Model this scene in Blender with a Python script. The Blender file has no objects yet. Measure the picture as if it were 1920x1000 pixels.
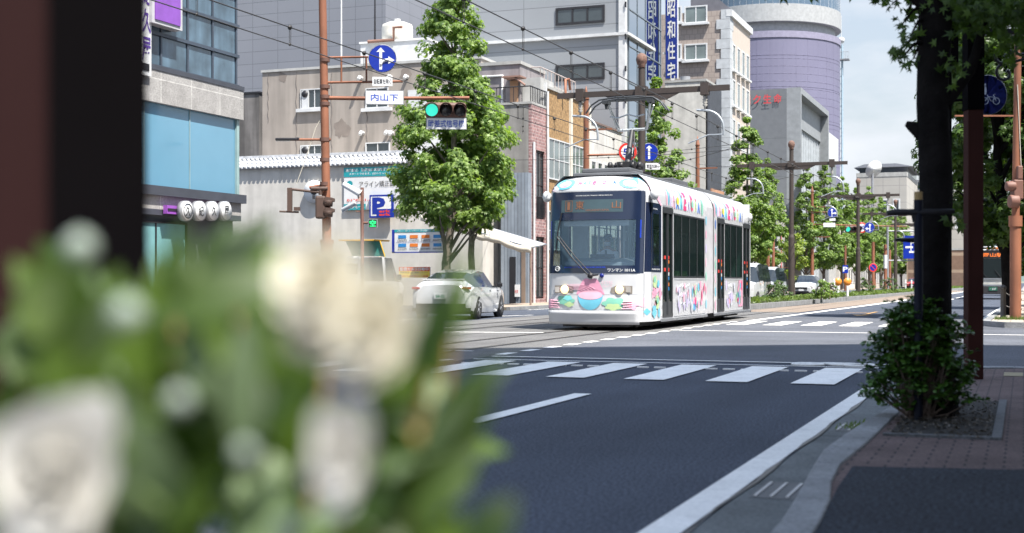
import bpy, bmesh, math, random
from mathutils import Vector, Matrix
R = math.radians
rnd = random.Random(7)
SC = bpy.context.scene
COL = SC.collection
# World axes: X runs across the street (to the right), Y runs along it, Z is up. The camera stands at the origin.
TH = R(21); CT, ST = math.cos(TH), math.sin(TH)
F = 2500.0; HOR = 527.0; CAMZ = 1.1
# ---------------------------------------------------------------- camera
cam = bpy.data.cameras.new('camera'); co = bpy.data.objects.new('camera', cam); COL.objects.link(co)
co.location = (0, 0, CAMZ); co.rotation_euler = (R(90), 0, TH)
cam.sensor_width = 36; cam.lens = 36*F/1920; cam.shift_y = (HOR-500)/1920
cam.clip_start = .05; cam.clip_end = 6000
cam.dof.use_dof = True; cam.dof.focus_distance = 31; cam.dof.aperture_fstop = 2.5
SC.camera = co
# ---------------------------------------------------------------- sky, sun, exposure
LIGHT = Vector((-.46, .28, -1)).normalized()
sun_el = math.asin(-LIGHT.z); sun_az = math.atan2(-LIGHT.x, -LIGHT.y)
W = bpy.data.worlds.new('World'); SC.world = W; W.use_nodes = True
nt = W.node_tree; nt.nodes.clear()
wo = nt.nodes.new('ShaderNodeOutputWorld'); bg = nt.nodes.new('ShaderNodeBackground')
sk = nt.nodes.new('ShaderNodeTexSky'); sk.sky_type = 'NISHITA'; sk.sun_disc = False
sk.sun_elevation = sun_el; sk.sun_rotation = sun_az; sk.dust_density = 3.0; sk.air_density = 1.2; sk.ozone_density = 2.0
tc = nt.nodes.new('ShaderNodeTexCoord'); mp = nt.nodes.new('ShaderNodeMapping'); mp.inputs['Scale'].default_value = (1, 1, 2.6)
no = nt.nodes.new('ShaderNodeTexNoise'); no.inputs['Scale'].default_value = 4.2; no.inputs['Detail'].default_value = 7; no.inputs['Roughness'].default_value = .55
rp = nt.nodes.new('ShaderNodeValToRGB'); rp.color_ramp.elements[0].position = .40; rp.color_ramp.elements[1].position = .60
rp.color_ramp.elements[0].color = (.42, .42, .42, 1); rp.color_ramp.elements[1].color = (.97, .97, .97, 1)
cl = nt.nodes.new('ShaderNodeMixRGB'); 
sp = nt.nodes.new('ShaderNodeSeparateXYZ'); nt.links.new(tc.outputs['Generated'], sp.inputs[0])
zr = nt.nodes.new('ShaderNodeValToRGB'); zr.color_ramp.elements[0].color = (.56, .585, .63, 1); zr.color_ramp.elements[1].color = (.54, .70, 1, 1); zr.color_ramp.elements[0].position = .22; zr.color_ramp.elements[1].position = .70
nt.links.new(sp.outputs[2], zr.inputs[0]); sv_ = nt.nodes.new('ShaderNodeVectorMath'); sv_.operation = 'SCALE'; sv_.inputs['Scale'].default_value = 9.0
nt.links.new(zr.outputs[0], sv_.inputs[0]); nt.links.new(sv_.outputs[0], cl.inputs[2])
nt.links.new(tc.outputs['Generated'], mp.inputs[0]); nt.links.new(mp.outputs[0], no.inputs['Vector']); nt.links.new(no.outputs['Fac'], rp.inputs[0])
nt.links.new(rp.outputs[0], cl.inputs[0]); nt.links.new(sk.outputs[0], cl.inputs[1]); nt.links.new(cl.outputs[0], bg.inputs[0])
bg.inputs[1].default_value = .078; nt.links.new(bg.outputs[0], wo.inputs[0])
sl = bpy.data.lights.new('sun', 'SUN'); sl.energy = 5.0; sl.angle = R(.5); sl.color = (1, .95, .87)
so = bpy.data.objects.new('sun', sl); COL.objects.link(so); so.rotation_euler = LIGHT.to_track_quat('-Z', 'Y').to_euler(); so.location = (20, -10, 60)
SC.view_settings.view_transform = 'Standard'; SC.view_settings.look = 'None'; SC.view_settings.exposure = 1.24; SC.view_settings.gamma = 1
SC.render.engine = 'CYCLES'
try:
    SC.cycles.use_denoising = True; SC.cycles.max_bounces = 7; SC.cycles.transparent_max_bounces = 12
    SC.cycles.caustics_reflective = False; SC.cycles.caustics_refractive = False; SC.cycles.sample_clamp_indirect = 6
except Exception: pass

# ---------------------------------------------------------------- where a thing seen at a place in the photo stands
def ray(px): x = (px-960)/F; return x*CT-ST, x*ST+CT
def Q(px, py, D): a, b = ray(px); return Vector((a*D, b*D, CAMZ+(HOR-py)/F*D))
def G(px, py): return Q(px, py, F*CAMZ/(py-HOR))
def onX(px, py, X): return Q(px, py, X/ray(px)[0])
def onY(px, py, Y): return Q(px, py, Y/ray(px)[1])

# ---------------------------------------------------------------- materials
MATS = {}
def mat(key, col=(.5, .5, .5), rough=.7, metal=0, var=.12, scale=2.5, bump=0, bscale=60, brick=None, streak=0, emit=0, ecol=None, spec=.5, trans=0, speck=0, aniso=None, coat=0, wear=0, lanes=0):
    if key in MATS: return MATS[key]
    m = bpy.data.materials.new(key); m.use_nodes = True; t = m.node_tree; N = t.nodes; L = t.links
    b = N['Principled BSDF']; b.inputs['Roughness'].default_value = rough; b.inputs['Metallic'].default_value = metal
    b.inputs['Specular IOR Level'].default_value = spec
    if coat: b.inputs['Coat Weight'].default_value = coat; b.inputs['Coat Roughness'].default_value = .05
    c4 = (*col, 1)
    geo = N.new('ShaderNodeNewGeometry')
    rgb = N.new('ShaderNodeRGB'); rgb.outputs[0].default_value = c4; cur = rgb.outputs[0]
    hbump = None
    if brick:
        bw, bh, ms, mc, c2, flat = brick
        sx = N.new('ShaderNodeSeparateXYZ'); L.new(geo.outputs['Position'], sx.inputs[0])
        cx = N.new('ShaderNodeCombineXYZ')
        if flat: L.new(sx.outputs[0], cx.inputs[0]); L.new(sx.outputs[1], cx.inputs[1])
        else:
            ad = N.new('ShaderNodeMath'); ad.operation = 'ADD'; L.new(sx.outputs[0], ad.inputs[0]); L.new(sx.outputs[1], ad.inputs[1])
            L.new(ad.outputs[0], cx.inputs[0]); L.new(sx.outputs[2], cx.inputs[1])
        bt = N.new('ShaderNodeTexBrick'); bt.inputs['Scale'].default_value = 1; bt.inputs['Brick Width'].default_value = bw; bt.inputs['Row Height'].default_value = bh
        bt.inputs['Mortar Size'].default_value = ms; bt.inputs['Mortar'].default_value = (*mc, 1); bt.inputs['Color1'].default_value = c4; bt.inputs['Color2'].default_value = (*c2, 1)
        bt.inputs['Mortar Smooth'].default_value = .1; bt.offset = .5 if flat == 2 or (flat == 0 and bw < .5) else 0.0
        L.new(cx.outputs[0], bt.inputs['Vector']); cur = bt.outputs['Color']; hbump = bt.outputs['Fac']
    def mul(cur, vec_scale, sc, lo, hi, detail=4, p0=.3, p1=.7):
        n = N.new('ShaderNodeTexNoise'); n.inputs['Scale'].default_value = sc; n.inputs['Detail'].default_value = detail
        mpn = N.new('ShaderNodeMapping'); mpn.inputs['Scale'].default_value = vec_scale; L.new(geo.outputs['Position'], mpn.inputs[0]); L.new(mpn.outputs[0], n.inputs['Vector'])
        mr = N.new('ShaderNodeMapRange'); mr.inputs[1].default_value = p0; mr.inputs[2].default_value = p1; mr.inputs[3].default_value = lo; mr.inputs[4].default_value = hi
        L.new(n.outputs['Fac'], mr.inputs[0])
        mx = N.new('ShaderNodeVectorMath'); mx.operation = 'SCALE'; L.new(cur, mx.inputs[0]); L.new(mr.outputs[0], mx.inputs['Scale']); return mx.outputs[0]
    if var: cur = mul(cur, (1, 1, 1), scale, 1-var, 1+var)
    if speck: cur = mul(cur, (1, 1, 1), 48, 1-speck, 1+speck, 3, .36, .64)
    if streak: cur = mul(cur, (2.2, 2.2, .18), 1.0, 1-streak, 1.04, 6, .35, .62)
    if wear: cur = mul(cur, (1, 1, 1), 7.0, 1, 1-wear, 10, .56, .68)
    if lanes: cur = mul(cur, (1.1, .05, 1), 1.0, 1-lanes, 1+lanes, 3, .35, .65)
    L.new(cur, b.inputs['Base Color'])
    if bump or hbump:
        bp = N.new('ShaderNodeBump'); bp.inputs['Strength'].default_value = max(bump, .25)
        bp.inputs['Distance'].default_value = .01
        if bump:
            n2 = N.new('ShaderNodeTexNoise'); n2.inputs['Scale'].default_value = bscale; n2.inputs['Detail'].default_value = 3
            L.new(geo.outputs['Position'], n2.inputs['Vector']); L.new(n2.outputs['Fac'], bp.inputs['Height'])
        else:
            bp.invert = True; L.new(hbump, bp.inputs['Height'])
        L.new(bp.outputs[0], b.inputs['Normal'])
    if emit: b.inputs['Emission Color'].default_value = (*(ecol or col), 1); b.inputs['Emission Strength'].default_value = emit
    if trans:
        o = N['Material Output']; tr = N.new('ShaderNodeBsdfTransparent'); mix = N.new('ShaderNodeMixShader'); mix.inputs[0].default_value = trans
        tr.inputs[0].default_value = (*aniso, 1) if aniso else (1, 1, 1, 1)
        L.new(b.outputs[0], mix.inputs[1]); L.new(tr.outputs[0], mix.inputs[2]); L.new(mix.outputs[0], o.inputs[0])
    MATS[key] = m; return m
def leafmat(key, dark, light, tr=.35, rough=.45):
    if key in MATS: return MATS[key]
    m = bpy.data.materials.new(key); m.use_nodes = True; t = m.node_tree; N = t.nodes; L = t.links
    b = N['Principled BSDF']; b.inputs['Roughness'].default_value = rough; b.inputs['Specular IOR Level'].default_value = .4
    g = N.new('ShaderNodeNewGeometry'); r = N.new('ShaderNodeValToRGB'); r.color_ramp.elements[0].color = (*dark, 1); r.color_ramp.elements[1].color = (*light, 1)
    L.new(g.outputs['Random Per Island'], r.inputs[0])
    L.new(r.outputs[0], b.inputs['Base Color'])
    ts = N.new('ShaderNodeBsdfTranslucent'); mx = N.new('ShaderNodeMixShader'); mx.inputs[0].default_value = tr
    mu = N.new('ShaderNodeMixRGB'); mu.blend_type = 'MULTIPLY'; mu.inputs[0].default_value = 1; mu.inputs[2].default_value = (1.5, 1.6, .5, 1) if light[0] < .6 else (1, 1, 1, 1); L.new(r.outputs[0], mu.inputs[1])
    L.new(mu.outputs[0], ts.inputs[0]); L.new(b.outputs[0], mx.inputs[1]); L.new(ts.outputs[0], mx.inputs[2]); L.new(mx.outputs[0], N['Material Output'].inputs[0])
    MATS[key] = m; return m

# ---------------------------------------------------------------- text as flat triangles
_T = {}
def text2d(s, bold=0.0, spacing=1.0):
    if any(ord(ch) > 0x2000 for ch in s): bold = min(bold, .014)
    k = (s, bold, spacing)
    if k in _T: return _T[k]
    c = bpy.data.curves.new('t', 'FONT'); c.body = s; c.offset = bold; c.space_character = spacing; c.resolution_u = 2; c.space_line = .95; c.align_x = 'CENTER'
    o = bpy.data.objects.new('t', c); COL.objects.link(o); bpy.context.view_layer.update()
    me = bpy.data.meshes.new_from_object(o.evaluated_get(bpy.context.evaluated_depsgraph_get()))
    vs = [(v.co.x, v.co.y) for v in me.vertices]; fs = [tuple(p.vertices) for p in me.polygons]
    bpy.data.objects.remove(o); bpy.data.curves.remove(c); bpy.data.meshes.remove(me)
    if vs:
        x0 = min(v[0] for v in vs); x1 = max(v[0] for v in vs); y0 = min(v[1] for v in vs); y1 = max(v[1] for v in vs)
        vs = [((v[0]-(x0+x1)/2)/(x1-x0), (v[1]-(y0+y1)/2)/(y1-y0)) for v in vs]
    _T[k] = (vs, fs); return _T[k]

# ---------------------------------------------------------------- mesh builder
class MB:
    def __init__(s): s.v = []; s.f = []; s.m = []; s.s = []
    def add(s, vs, fs, mi=0, sm=False):
        o = len(s.v); s.v += [tuple(v) for v in vs]; s.f += [tuple(i+o for i in f) for f in fs]; s.m += [mi]*len(fs); s.s += [sm]*len(fs); return s
    def box(s, x0, x1, y0, y1, z0, z1, mi=0):
        return s.add([(x0,y0,z0),(x1,y0,z0),(x1,y1,z0),(x0,y1,z0),(x0,y0,z1),(x1,y0,z1),(x1,y1,z1),(x0,y1,z1)],
                     [(3,2,1,0),(4,5,6,7),(0,1,5,4),(1,2,6,5),(2,3,7,6),(3,0,4,7)], mi)
    def path(s, pts, r, n=8, mi=0, closed=False, sm=True):
        pts = [Vector(p) for p in pts]; k = len(pts); rr = r if isinstance(r, (list, tuple)) else [r]*k
        vs = []; prev = None
        for i, p in enumerate(pts):
            d = (pts[min(i+1, k-1)]-pts[max(i-1, 0)]).normalized() if not closed else (pts[(i+1) % k]-pts[i-1]).normalized()
            a = prev if prev is not None else (Vector((1, 0, 0)) if abs(d.x) < .9 else Vector((0, 1, 0)))
            a = (a-d*a.dot(d)).normalized(); prev = a; b = d.cross(a)
            for j in range(n):
                t = 2*math.pi*j/n; vs.append(p+(a*math.cos(t)+b*math.sin(t))*rr[i])
        fs = []
        for i in range(k if closed else k-1):
            i2 = (i+1) % k
            for j in range(n): fs.append((i*n+j, i*n+(j+1) % n, i2*n+(j+1) % n, i2*n+j))
        s.add(vs, fs, mi, sm)
        if not closed: s.add([vs[j] for j in range(n)], [tuple(range(n))[::-1]], mi); s.add([vs[(k-1)*n+j] for j in range(n)], [tuple(range(n))], mi)
        return s
    def tube(s, p, q, r, r2=None, n=10, mi=0): return s.path([p, q], [r, r if r2 is None else r2], n, mi)
    def lathe(s, prof, n=20, mi=0, axis='z', c=(0, 0, 0), sm=True):
        vs = []; k = len(prof)
        for (r, h) in prof:
            for j in range(n):
                t = 2*math.pi*j/n; a, b = r*math.cos(t), r*math.sin(t)
                p = (a, b, h) if axis == 'z' else ((h, a, b) if axis == 'x' else (a, h, b)); vs.append((p[0]+c[0], p[1]+c[1], p[2]+c[2]))
        fs = [(i*n+j, i*n+(j+1) % n, (i+1)*n+(j+1) % n, (i+1)*n+j) for i in range(k-1) for j in range(n)]
        fs += [tuple(range(n))[::-1], tuple((k-1)*n+j for j in range(n))]
        return s.add(vs, fs, mi, sm)
    def poly(s, pts, mi=0): return s.add(pts, [tuple(range(len(pts)))], mi)
    def prism(s, poly, fn, t0, t1, mi=0):
        n = len(poly); vs = [fn(a, b, t0) for a, b in poly]+[fn(a, b, t1) for a, b in poly]
        return s.add(vs, [tuple(range(n))[::-1], tuple(range(n, 2*n))]+[(i, (i+1) % n, n+(i+1) % n, n+i) for i in range(n)], mi)
    def blob(s, fn, pts, mi=0, rings=3, c=None):
        n = len(pts); cx = c[0] if c else sum(p[0] for p in pts)/n; cz = c[1] if c else sum(p[1] for p in pts)/n
        vs = [fn(cx, cz)]; fs = []
        for k in range(1, rings+1):
            for (a, b) in pts: vs.append(fn(cx+(a-cx)*k/rings, cz+(b-cz)*k/rings))
        for j in range(n): fs.append((0, 1+j, 1+(j+1) % n))
        for k in range(rings-1):
            for j in range(n): a = 1+k*n; b = a+n; fs.append((a+j, b+j, b+(j+1) % n, a+(j+1) % n))
        return s.add(vs, fs, mi)
    def text(s, st, fn, cx, cz, w, h, mi=0, bold=.0, spacing=1.0):
        vs, fs = text2d(st, bold, spacing); return s.add([fn(cx+x*w, cz+y*h) for x, y in vs], fs, mi)
    def grid(s, fn, us, vs_, mi=0, skip=None, sm=True):
        nu, nv = len(us), len(vs_); V = [fn(u, v) for v in vs_ for u in us]; fs = []
        for j in range(nv-1):
            for i in range(nu-1):
                if skip and skip((us[i]+us[i+1])/2, (vs_[j]+vs_[j+1])/2): continue
                fs.append((j*nu+i, j*nu+i+1, (j+1)*nu+i+1, (j+1)*nu+i))
        return s.add(V, fs, mi, sm)
    def build(s, name, mats, parent=None, world=True, loc=None, bevel=0, solid=0, sub=0):
        if not isinstance(mats, (list, tuple)): mats = [mats]
        off = Vector((0, 0, 0))
        if parent is not None and world:
            p = parent
            while p.parent: p = p.parent
            off = Vector(p.location)
        if loc is not None: off = Vector(loc)
        me = bpy.data.meshes.new(name); me.from_pydata([(v[0]-off.x, v[1]-off.y, v[2]-off.z) for v in s.v], [], s.f)
        for m in mats: me.materials.append(m)
        me.polygons.foreach_set('material_index', s.m); me.polygons.foreach_set('use_smooth', s.s); me.validate(); me.update()
        o = bpy.data.objects.new(name, me); COL.objects.link(o); o.parent = parent
        if loc is not None: o.location = loc
        if solid: k = o.modifiers.new('s', 'SOLIDIFY'); k.thickness = solid
        if bevel: k = o.modifiers.new('b', 'BEVEL'); k.width = bevel; k.segments = 2; k.limit_method = 'ANGLE'; k.angle_limit = R(35)
        if sub: k = o.modifiers.new('u', 'SUBSURF'); k.levels = sub; k.render_levels = sub
        return o
def tag(o, label=None, cat=None, group=None, kind=None):
    if label: o['label'] = label
    if cat: o['category'] = cat
    if group: o['group'] = group
    if kind: o['kind'] = kind
    return o
def thing(name, label, cat, loc=(0, 0, 0), rz=0, group=None):
    o = bpy.data.objects.new(name, None); COL.objects.link(o); o.empty_display_size = .3
    o.location = loc; o.rotation_euler = (0, 0, rz); return tag(o, label, cat, group)
def dup(root, loc, rz=None, label=None, scale=None):
    def cp(o, par):
        c = o.copy(); COL.objects.link(c); c.parent = par
        for ch in list(o.children): cp(ch, c)
        return c
    c = cp(root, None); c.location = loc
    if rz is not None: c.rotation_euler = (0, 0, rz)
    if scale: c.scale = scale
    if label: c['label'] = label
    return c
def struct(name, mb, m, **k): return tag(mb.build(name, m, **k), kind='structure')
def circ(cx, cy, r, n=24, ry=None): return [(cx+r*math.cos(2*math.pi*i/n), cy+(ry or r)*math.sin(2*math.pi*i/n)) for i in range(n)]

# common materials
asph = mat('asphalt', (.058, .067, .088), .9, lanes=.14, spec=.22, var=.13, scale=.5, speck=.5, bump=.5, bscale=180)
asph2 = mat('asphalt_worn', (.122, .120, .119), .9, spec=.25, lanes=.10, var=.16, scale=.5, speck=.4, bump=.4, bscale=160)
conc = mat('concrete', (.33, .33, .32), .85, var=.18, scale=1.5, speck=.12, bump=.3, bscale=90)
kerbm = mat('kerb_stone', (.21, .215, .22), .85, var=.25, scale=3, speck=.2, bump=.4)
paint = mat('road_paint', (.80, .78, .74), .7, var=.06, scale=3, speck=.07, bump=.2, bscale=200, wear=.10)
steel = mat('steel', (.45, .47, .5), .4, 1, var=.1)
grey = mat('grey_metal', (.28, .29, .31), .5, .3)
dark = mat('dark_metal', (.02, .02, .024), .5, .2)
white = mat('white_paint', (.54, .55, .56), .4)
black = mat('black', (.012, .012, .014), .4)
orange = mat('orange_brown_steel', (.25, .10, .055), .6, .1, var=.22, scale=1.2, streak=.25)
brown = mat('dark_brown_steel', (.055, .042, .037), .6, .1, var=.12)
glass = mat('window_glass', (.035, .045, .05), .06, 0, var=.3, scale=.7, spec=1)
glassg = mat('grey_window_glass', (.12, .15, .15), .1, 0, var=.3, scale=.6, spec=.9)
blue = mat('sign_blue', (.003, .022, .27), .35, var=.03)
red = mat('sign_red', (.62, .03, .02), .4, var=.03)
signw = mat('sign_white', (.64, .65, .66), .4, var=.05)
# ================================================================ ground
def ell(px, py): p = G(px, py); return p.x, p.y
mb = MB().poly([(-2500,-800,-.03),(2500,-800,-.03),(2500,4500,-.03),(-2500,4500,-.03)])
struct('ground', mb, mat('ground_earth', (.16, .17, .13), .95, scale=.1, var=.3))
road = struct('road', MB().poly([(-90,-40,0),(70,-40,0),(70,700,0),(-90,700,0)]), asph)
# paved tram track slab: worn paving between and beside the rails
tb = MB().poly([(-14.3,-40,.004),(-7.25,-40,.004),(-7.25,700,.004),(-14.3,700,.004)])
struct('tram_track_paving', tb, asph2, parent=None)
rl = MB()
for c in (-8.88, -12.4):
    for s in (-.55, .55):
        rl.box(c+s-.035, c+s+.035, -40, 400, .0, .010)
rlo = rl.build('rail', mat('rail_steel', (.16, .13, .11), .35, .9, var=.3), parent=road)
gr = MB()
for c in (-8.88, -12.4):
    for s in (-.55, .55):
        gr.box(c+s+.04, c+s+.11, -40, 400, .0, .007)
for c in (-10.65,): gr.box(c-.02, c+.02, -40, 44, .0, .006)
gr.build('rail_groove', dark, parent=road)
struct('tram_bed', MB().poly([(-9.75,47,.008),(-7.3,47,.008),(-6.6,72,.008),(-5.4,160,.008),(-8.4,160,.008),(-8.8,72,.008)]), mat('brown_track_ballast_paving', (.20,.155,.12), .9, speck=.25))
pb2 = MB(); pb2.poly([(-16.9,20,.0055),(-15.2,20,.0055),(-15.2,26,.0055),(-16.9,26,.0055)]); pb2.build('asphalt_repair', mat('fresh_asphalt', (.044,.048,.058), .9, spec=.22, speck=.55), parent=road)
crk = MB(); rk = random.Random(8)
for (x, y, n, dx, dy) in ((-5.9,10,14,.16,.2),(-4.5,19,22,.25,.10),(-6.5,24,26,.3,.03)):
    P_ = []
    for i in range(n): P_.append((x, y)); x += dx*.6+rk.gauss(0,.05); y += dy*.6+rk.gauss(0,.05)
    for (a, b_), (c, d) in zip(P_, P_[1:]): w = .006; crk.poly([(a-w,b_-w,.0062),(a+w,b_+w*.2,.0062),(c+w,d+w*.2,.0062),(c-w,d-w,.0062)])
crk.build('asphalt_crack', mat('tar_line', (.02,.021,.024), .7), parent=road)
struct('brightened_junction_paving', MB().poly([(-7.25,17.9,.0035),(-7.25,41,.0035),(2,41,.0035),(60,30,.0035),(60,18.5,.0035),(2,17.9,.0035)]), mat('asphalt_brightened', (.092,.098,.114), .9, spec=.25, var=.16, scale=.6, speck=.5, bump=.4, bscale=170))  # aged asphalt tone, paled further to brighten the sunlit junction
# painted markings
def mk(name, quads, z=.010, m=paint):
    b = MB()
    for q in quads: b.poly([(x, y, z) for x, y in q])
    return b.build(name, m, parent=road)
def rect(x0, x1, y0, y1): return [(x0, y0), (x1, y0), (x1, y1), (x0, y1)]
mk('crosswalk', [rect(-8.53+.92*i-.23, -8.53+.92*i+.23, 14.3, 17.0) for i in range(8)], .012)
mk('crosswalk', [rect(-6.7+.92*i-.24, -6.7+.92*i+.24, 32.9, 36.2) for i in range(6)], .012)
mk('edge_line', [[(-1.62,-10),(-1.42,-10),(-1.36,16.9),(-1.52,16.9)], [(-1.2,36),(-1.05,36),(-.75,60),(-.9,60)], [(-.9,60),(-.75,60),(-.2,120),(-.5,120)]])
mk('lane_line', [rect(-4.07, -3.9, 9.45, 12.3), rect(-4.07, -3.9, 1, 4.5)]+[rect(-4.05, -3.9, 41+8*i, 45+8*i) for i in range(12)])
mk('track_side_line', [rect(-7.35, -7.17, 18.4+1.05*i, 18.95+1.05*i) for i in range(17)]+[[(-7.1,36.3),(-6.9,36.3),(-6.6,50),(-6.85,50)], [(-6.85,50),(-6.6,50),(-6.1,78),(-6.45,78)], [(-6.45,78),(-6.1,78),(-5.2,160),(-5.7,160)]])
mk('stop_line', [rect(-7.1, 1.4, 28.7, 28.86), rect(-7.2, -1.1, 17.9, 18.02), rect(-7.2,-1.1,17.22,17.30)])
mk('cross_line', [[(-17.5,25.1),(-17.5,24.85),(-9.4,26.4),(-9.4,26.6)], rect(-13.9,-10.2,22.2,22.32), rect(-17.4,-12.5,28.6,28.8), rect(-17.4,-14.7,31.2,31.5), rect(-12.2,-9.8,20.0,20.1),
   [(-16.6,33.5),(-16.2,33.5),(-14.6,40),(-14.75,40)], rect(-17.2,-13.2,19.2,19.4), rect(-9.6,-8.0,19.1,19.2)])
mk('lane_line', [rect(-14.45,-14.32,44+8*i,48+8*i) for i in range(12)]+[rect(-17.45,-17.32,47,140)])
# yellow arrow mark and the small bicycle mark beside the crosswalk
mk('arrow_mark', [rect(-4.9,-4.78,44,48.5), [(-5.2,44.2),(-4.5,44.2),(-4.84,42.6)], rect(-5.7,-4.9,46.5,46.8)], .012, mat('yellow_road_paint', (.38,.22,.08), .7, speck=.3))
bk = MB()
for cx in (-2.62, -1.95):
    bk.path([(cx+.2*math.cos(t), 17.55+.17*math.sin(t), .014) for t in [i*math.pi/6 for i in range(12)]], .022, 4, closed=True)
bk.path([(-2.62,17.55,.014),(-2.42,17.78,.014),(-2.05,17.78,.014),(-1.95,17.55,.014),(-2.3,17.55,.014),(-2.42,17.78,.014)], .022, 4)
for i in range(26): bk.box(-7.0+i*.22, -6.86+i*.22, 16.35, 16.42, .0, .0145)
bk.build('bicycle_mark', paint, parent=road)
# near right pavement
def kx(y): return -1.02+.10*max(0, min(1, (7-y)/3))*1.0
sw = MB()
pts = [(-.80,-30),(-.80,4.5),(-.95,7.2),(-.92,9),(-.90,15.0),(-.5,16.0),(.4,16.5),(9,16.5),(9,-30)]
sw.prism(pts, lambda a, b, t: (a, b, t), -.02, .10)
paver = mat('pink_grey_pavers', (.125,.09,.085), .9, spec=.2, var=.18, speck=.2, brick=(.20,.10,.007,(.035,.033,.035),(.14,.10,.095),2))
walk = struct('pavement', sw, paver)
MB().poly([(-.74,-20,.104),(.03,-20,.104),(.03,7.55,.104),(-.86,7.35,.104),(-.84,6.6,.104),(-.76,5.1,.104)]).build('asphalt_patch', mat('patch_asphalt', (.026,.031,.040), .9, spec=.2, speck=.75, bump=.5, bscale=140), parent=walk)
kb = MB()
yy = -10.0
while yy < 15.2:
    y2 = min(yy+.62, 15.3); hh = .115 if yy > 8.4 else .115
    def KO(y): return [(-.98 if y < 4 else 0) or next(a+(c-a)*(y-p)/(q-p) for (p,a),(q,c) in zip(KP, KP[1:]) if p <= y <= q)][0]
    KP = [(3.9,-.94),(5.6,-.965),(6.4,-1.02),(7.9,-1.13),(9.1,-1.10),(11,-1.01),(16,-1.01)]; KI = [(3.9,-.74),(5.1,-.76),(6.0,-.80),(7.1,-.93),(8.6,-.895),(12,-.865),(16,-.865)]
    def KN(y): return -.74 if y < 4 else next(a+(c-a)*(y-p)/(q-p) for (p,a),(q,c) in zip(KI, KI[1:]) if p <= y <= q)
    a0, a1, b0, b1 = KO(yy), KO(y2), KN(yy), KN(y2)
    kb.add([(a0,yy+.007,-.02),(b0,yy+.007,-.02),(b1,y2-.007,-.02),(a1,y2-.007,-.02),(a0+.03,yy+.007,hh),(b0,yy+.007,hh),(b1,y2-.007,hh),(a1+.03,y2-.007,hh)],
           [(3,2,1,0),(4,5,6,7),(0,1,5,4),(1,2,6,5),(2,3,7,6),(3,0,4,7)])
    yy = y2
for a in range(5):
    t0, t1 = R(180-18*a), R(180-18*(a+1))
    P = [(-.1+r*math.cos(t)*.95, 15.3+r*math.sin(t)*1.15) for t in (t0, t1) for r in (.81, 1.0)]
    kb.prism([P[1], P[3], P[2], P[0]], lambda x, y, t: (x, y, t), -.02, .116)
kb.box(-.1,9,16.24,16.42,-.02,.116)
kb.build('kerb', kerbm, parent=walk, bevel=.012)
gt = MB()
gt.poly([(-1.36,-10,.005),(-.9,-10,.005),(-.9,16.3,.005),(-1.36,16.3,.005)])
gut = struct('gutter', gt, mat('gutter_concrete', (.125,.135,.135), .9, var=.25, scale=2, speck=.25, bump=.4, brick=(40,2.4,.012,(.03,.03,.03),(.12,.13,.13),2)))
gg = MB()
for yc in (7.0, 10.2, 13.2):
    gg.poly([(-1.30,yc-.28,.008),(-1.0,yc-.28,.008),(-1.0,yc+.28,.008),(-1.30,yc+.28,.008)], 0)
    for k in range(4): gg.box(-1.28+.08*k, -1.265+.08*k, yc-.24, yc+.24, .008, .014, 1)
gg.build('drain_grate', [mat('grate_iron', (.09,.095,.10), .6, .4), mat('grate_edge', (.5,.48,.46), .5)], parent=gut)
cr = MB()
for i in range(44):
    y = -4+i*.45; cr.poly([(-1.375+.012*math.sin(i*2.1), y, .013), (-1.355+.014*math.sin(i*1.3), y, .013), (-1.355+.014*math.sin((i+1)*1.3), y+.45, .013), (-1.375+.012*math.sin((i+1)*2.1), y+.45, .013)])
cr.build('joint_crack', black, parent=gut)
# tree pit soil
pit = MB(); pit.poly([(-.82,9.0,.106),(-.19,9.0,.106),(-.19,11.7,.106),(-.82,11.7,.106)])
pitm = mat('soil', (.016,.014,.012), .95, var=.4, scale=8, speck=.5, bump=.8, bscale=30)
po = struct('tree_pit_soil', pit, pitm)
pk = MB(); pk.box(-.19,-.13,8.95,11.8,.09,.115); pk.box(-.85,-.13,8.89,8.95,.09,.118)
pk.build('pit_edging', mat('dark_edging', (.10,.105,.11), .9, speck=.3), parent=po)
lt = MB(); r2 = random.Random(5)
for i in range(900):
    x, y = r2.uniform(-.84,-.2), r2.gauss(9.8,1.1)
    if not 8.8 < y < 11.7: continue
    a = r2.uniform(0, 6.28); s = r2.uniform(.008, .024); z = .118+r2.uniform(0, .018)
    lt.add([(x+s*math.cos(a), y+s*math.sin(a), z), (x-s*.5*math.sin(a), y+s*.5*math.cos(a), z+.01), (x-s*math.cos(a), y-s*math.sin(a), z), (x+s*.5*math.sin(a), y-s*.5*math.cos(a), z+.004)], [(0,1,2,3)])
tag(lt.build('leaf_litter', leafmat('litter', (.025,.02,.015), (.13,.105,.08), .05)), 'dry leaves and bark scraps scattered on the dark tree pit', 'leaf litter', kind='stuff')
# tactile strip on pavement edge
MB().poly([(-.2,14.9,.105),(6,14.9,.105),(6,15.5,.105),(-.2,15.5,.105)]).build('tactile_strip', mat('faded_yellow_tile', (.30,.25,.14), .85, brick=(.3,.3,.01,(.08,.07,.06),(.27,.23,.14),1)), parent=walk)
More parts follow.
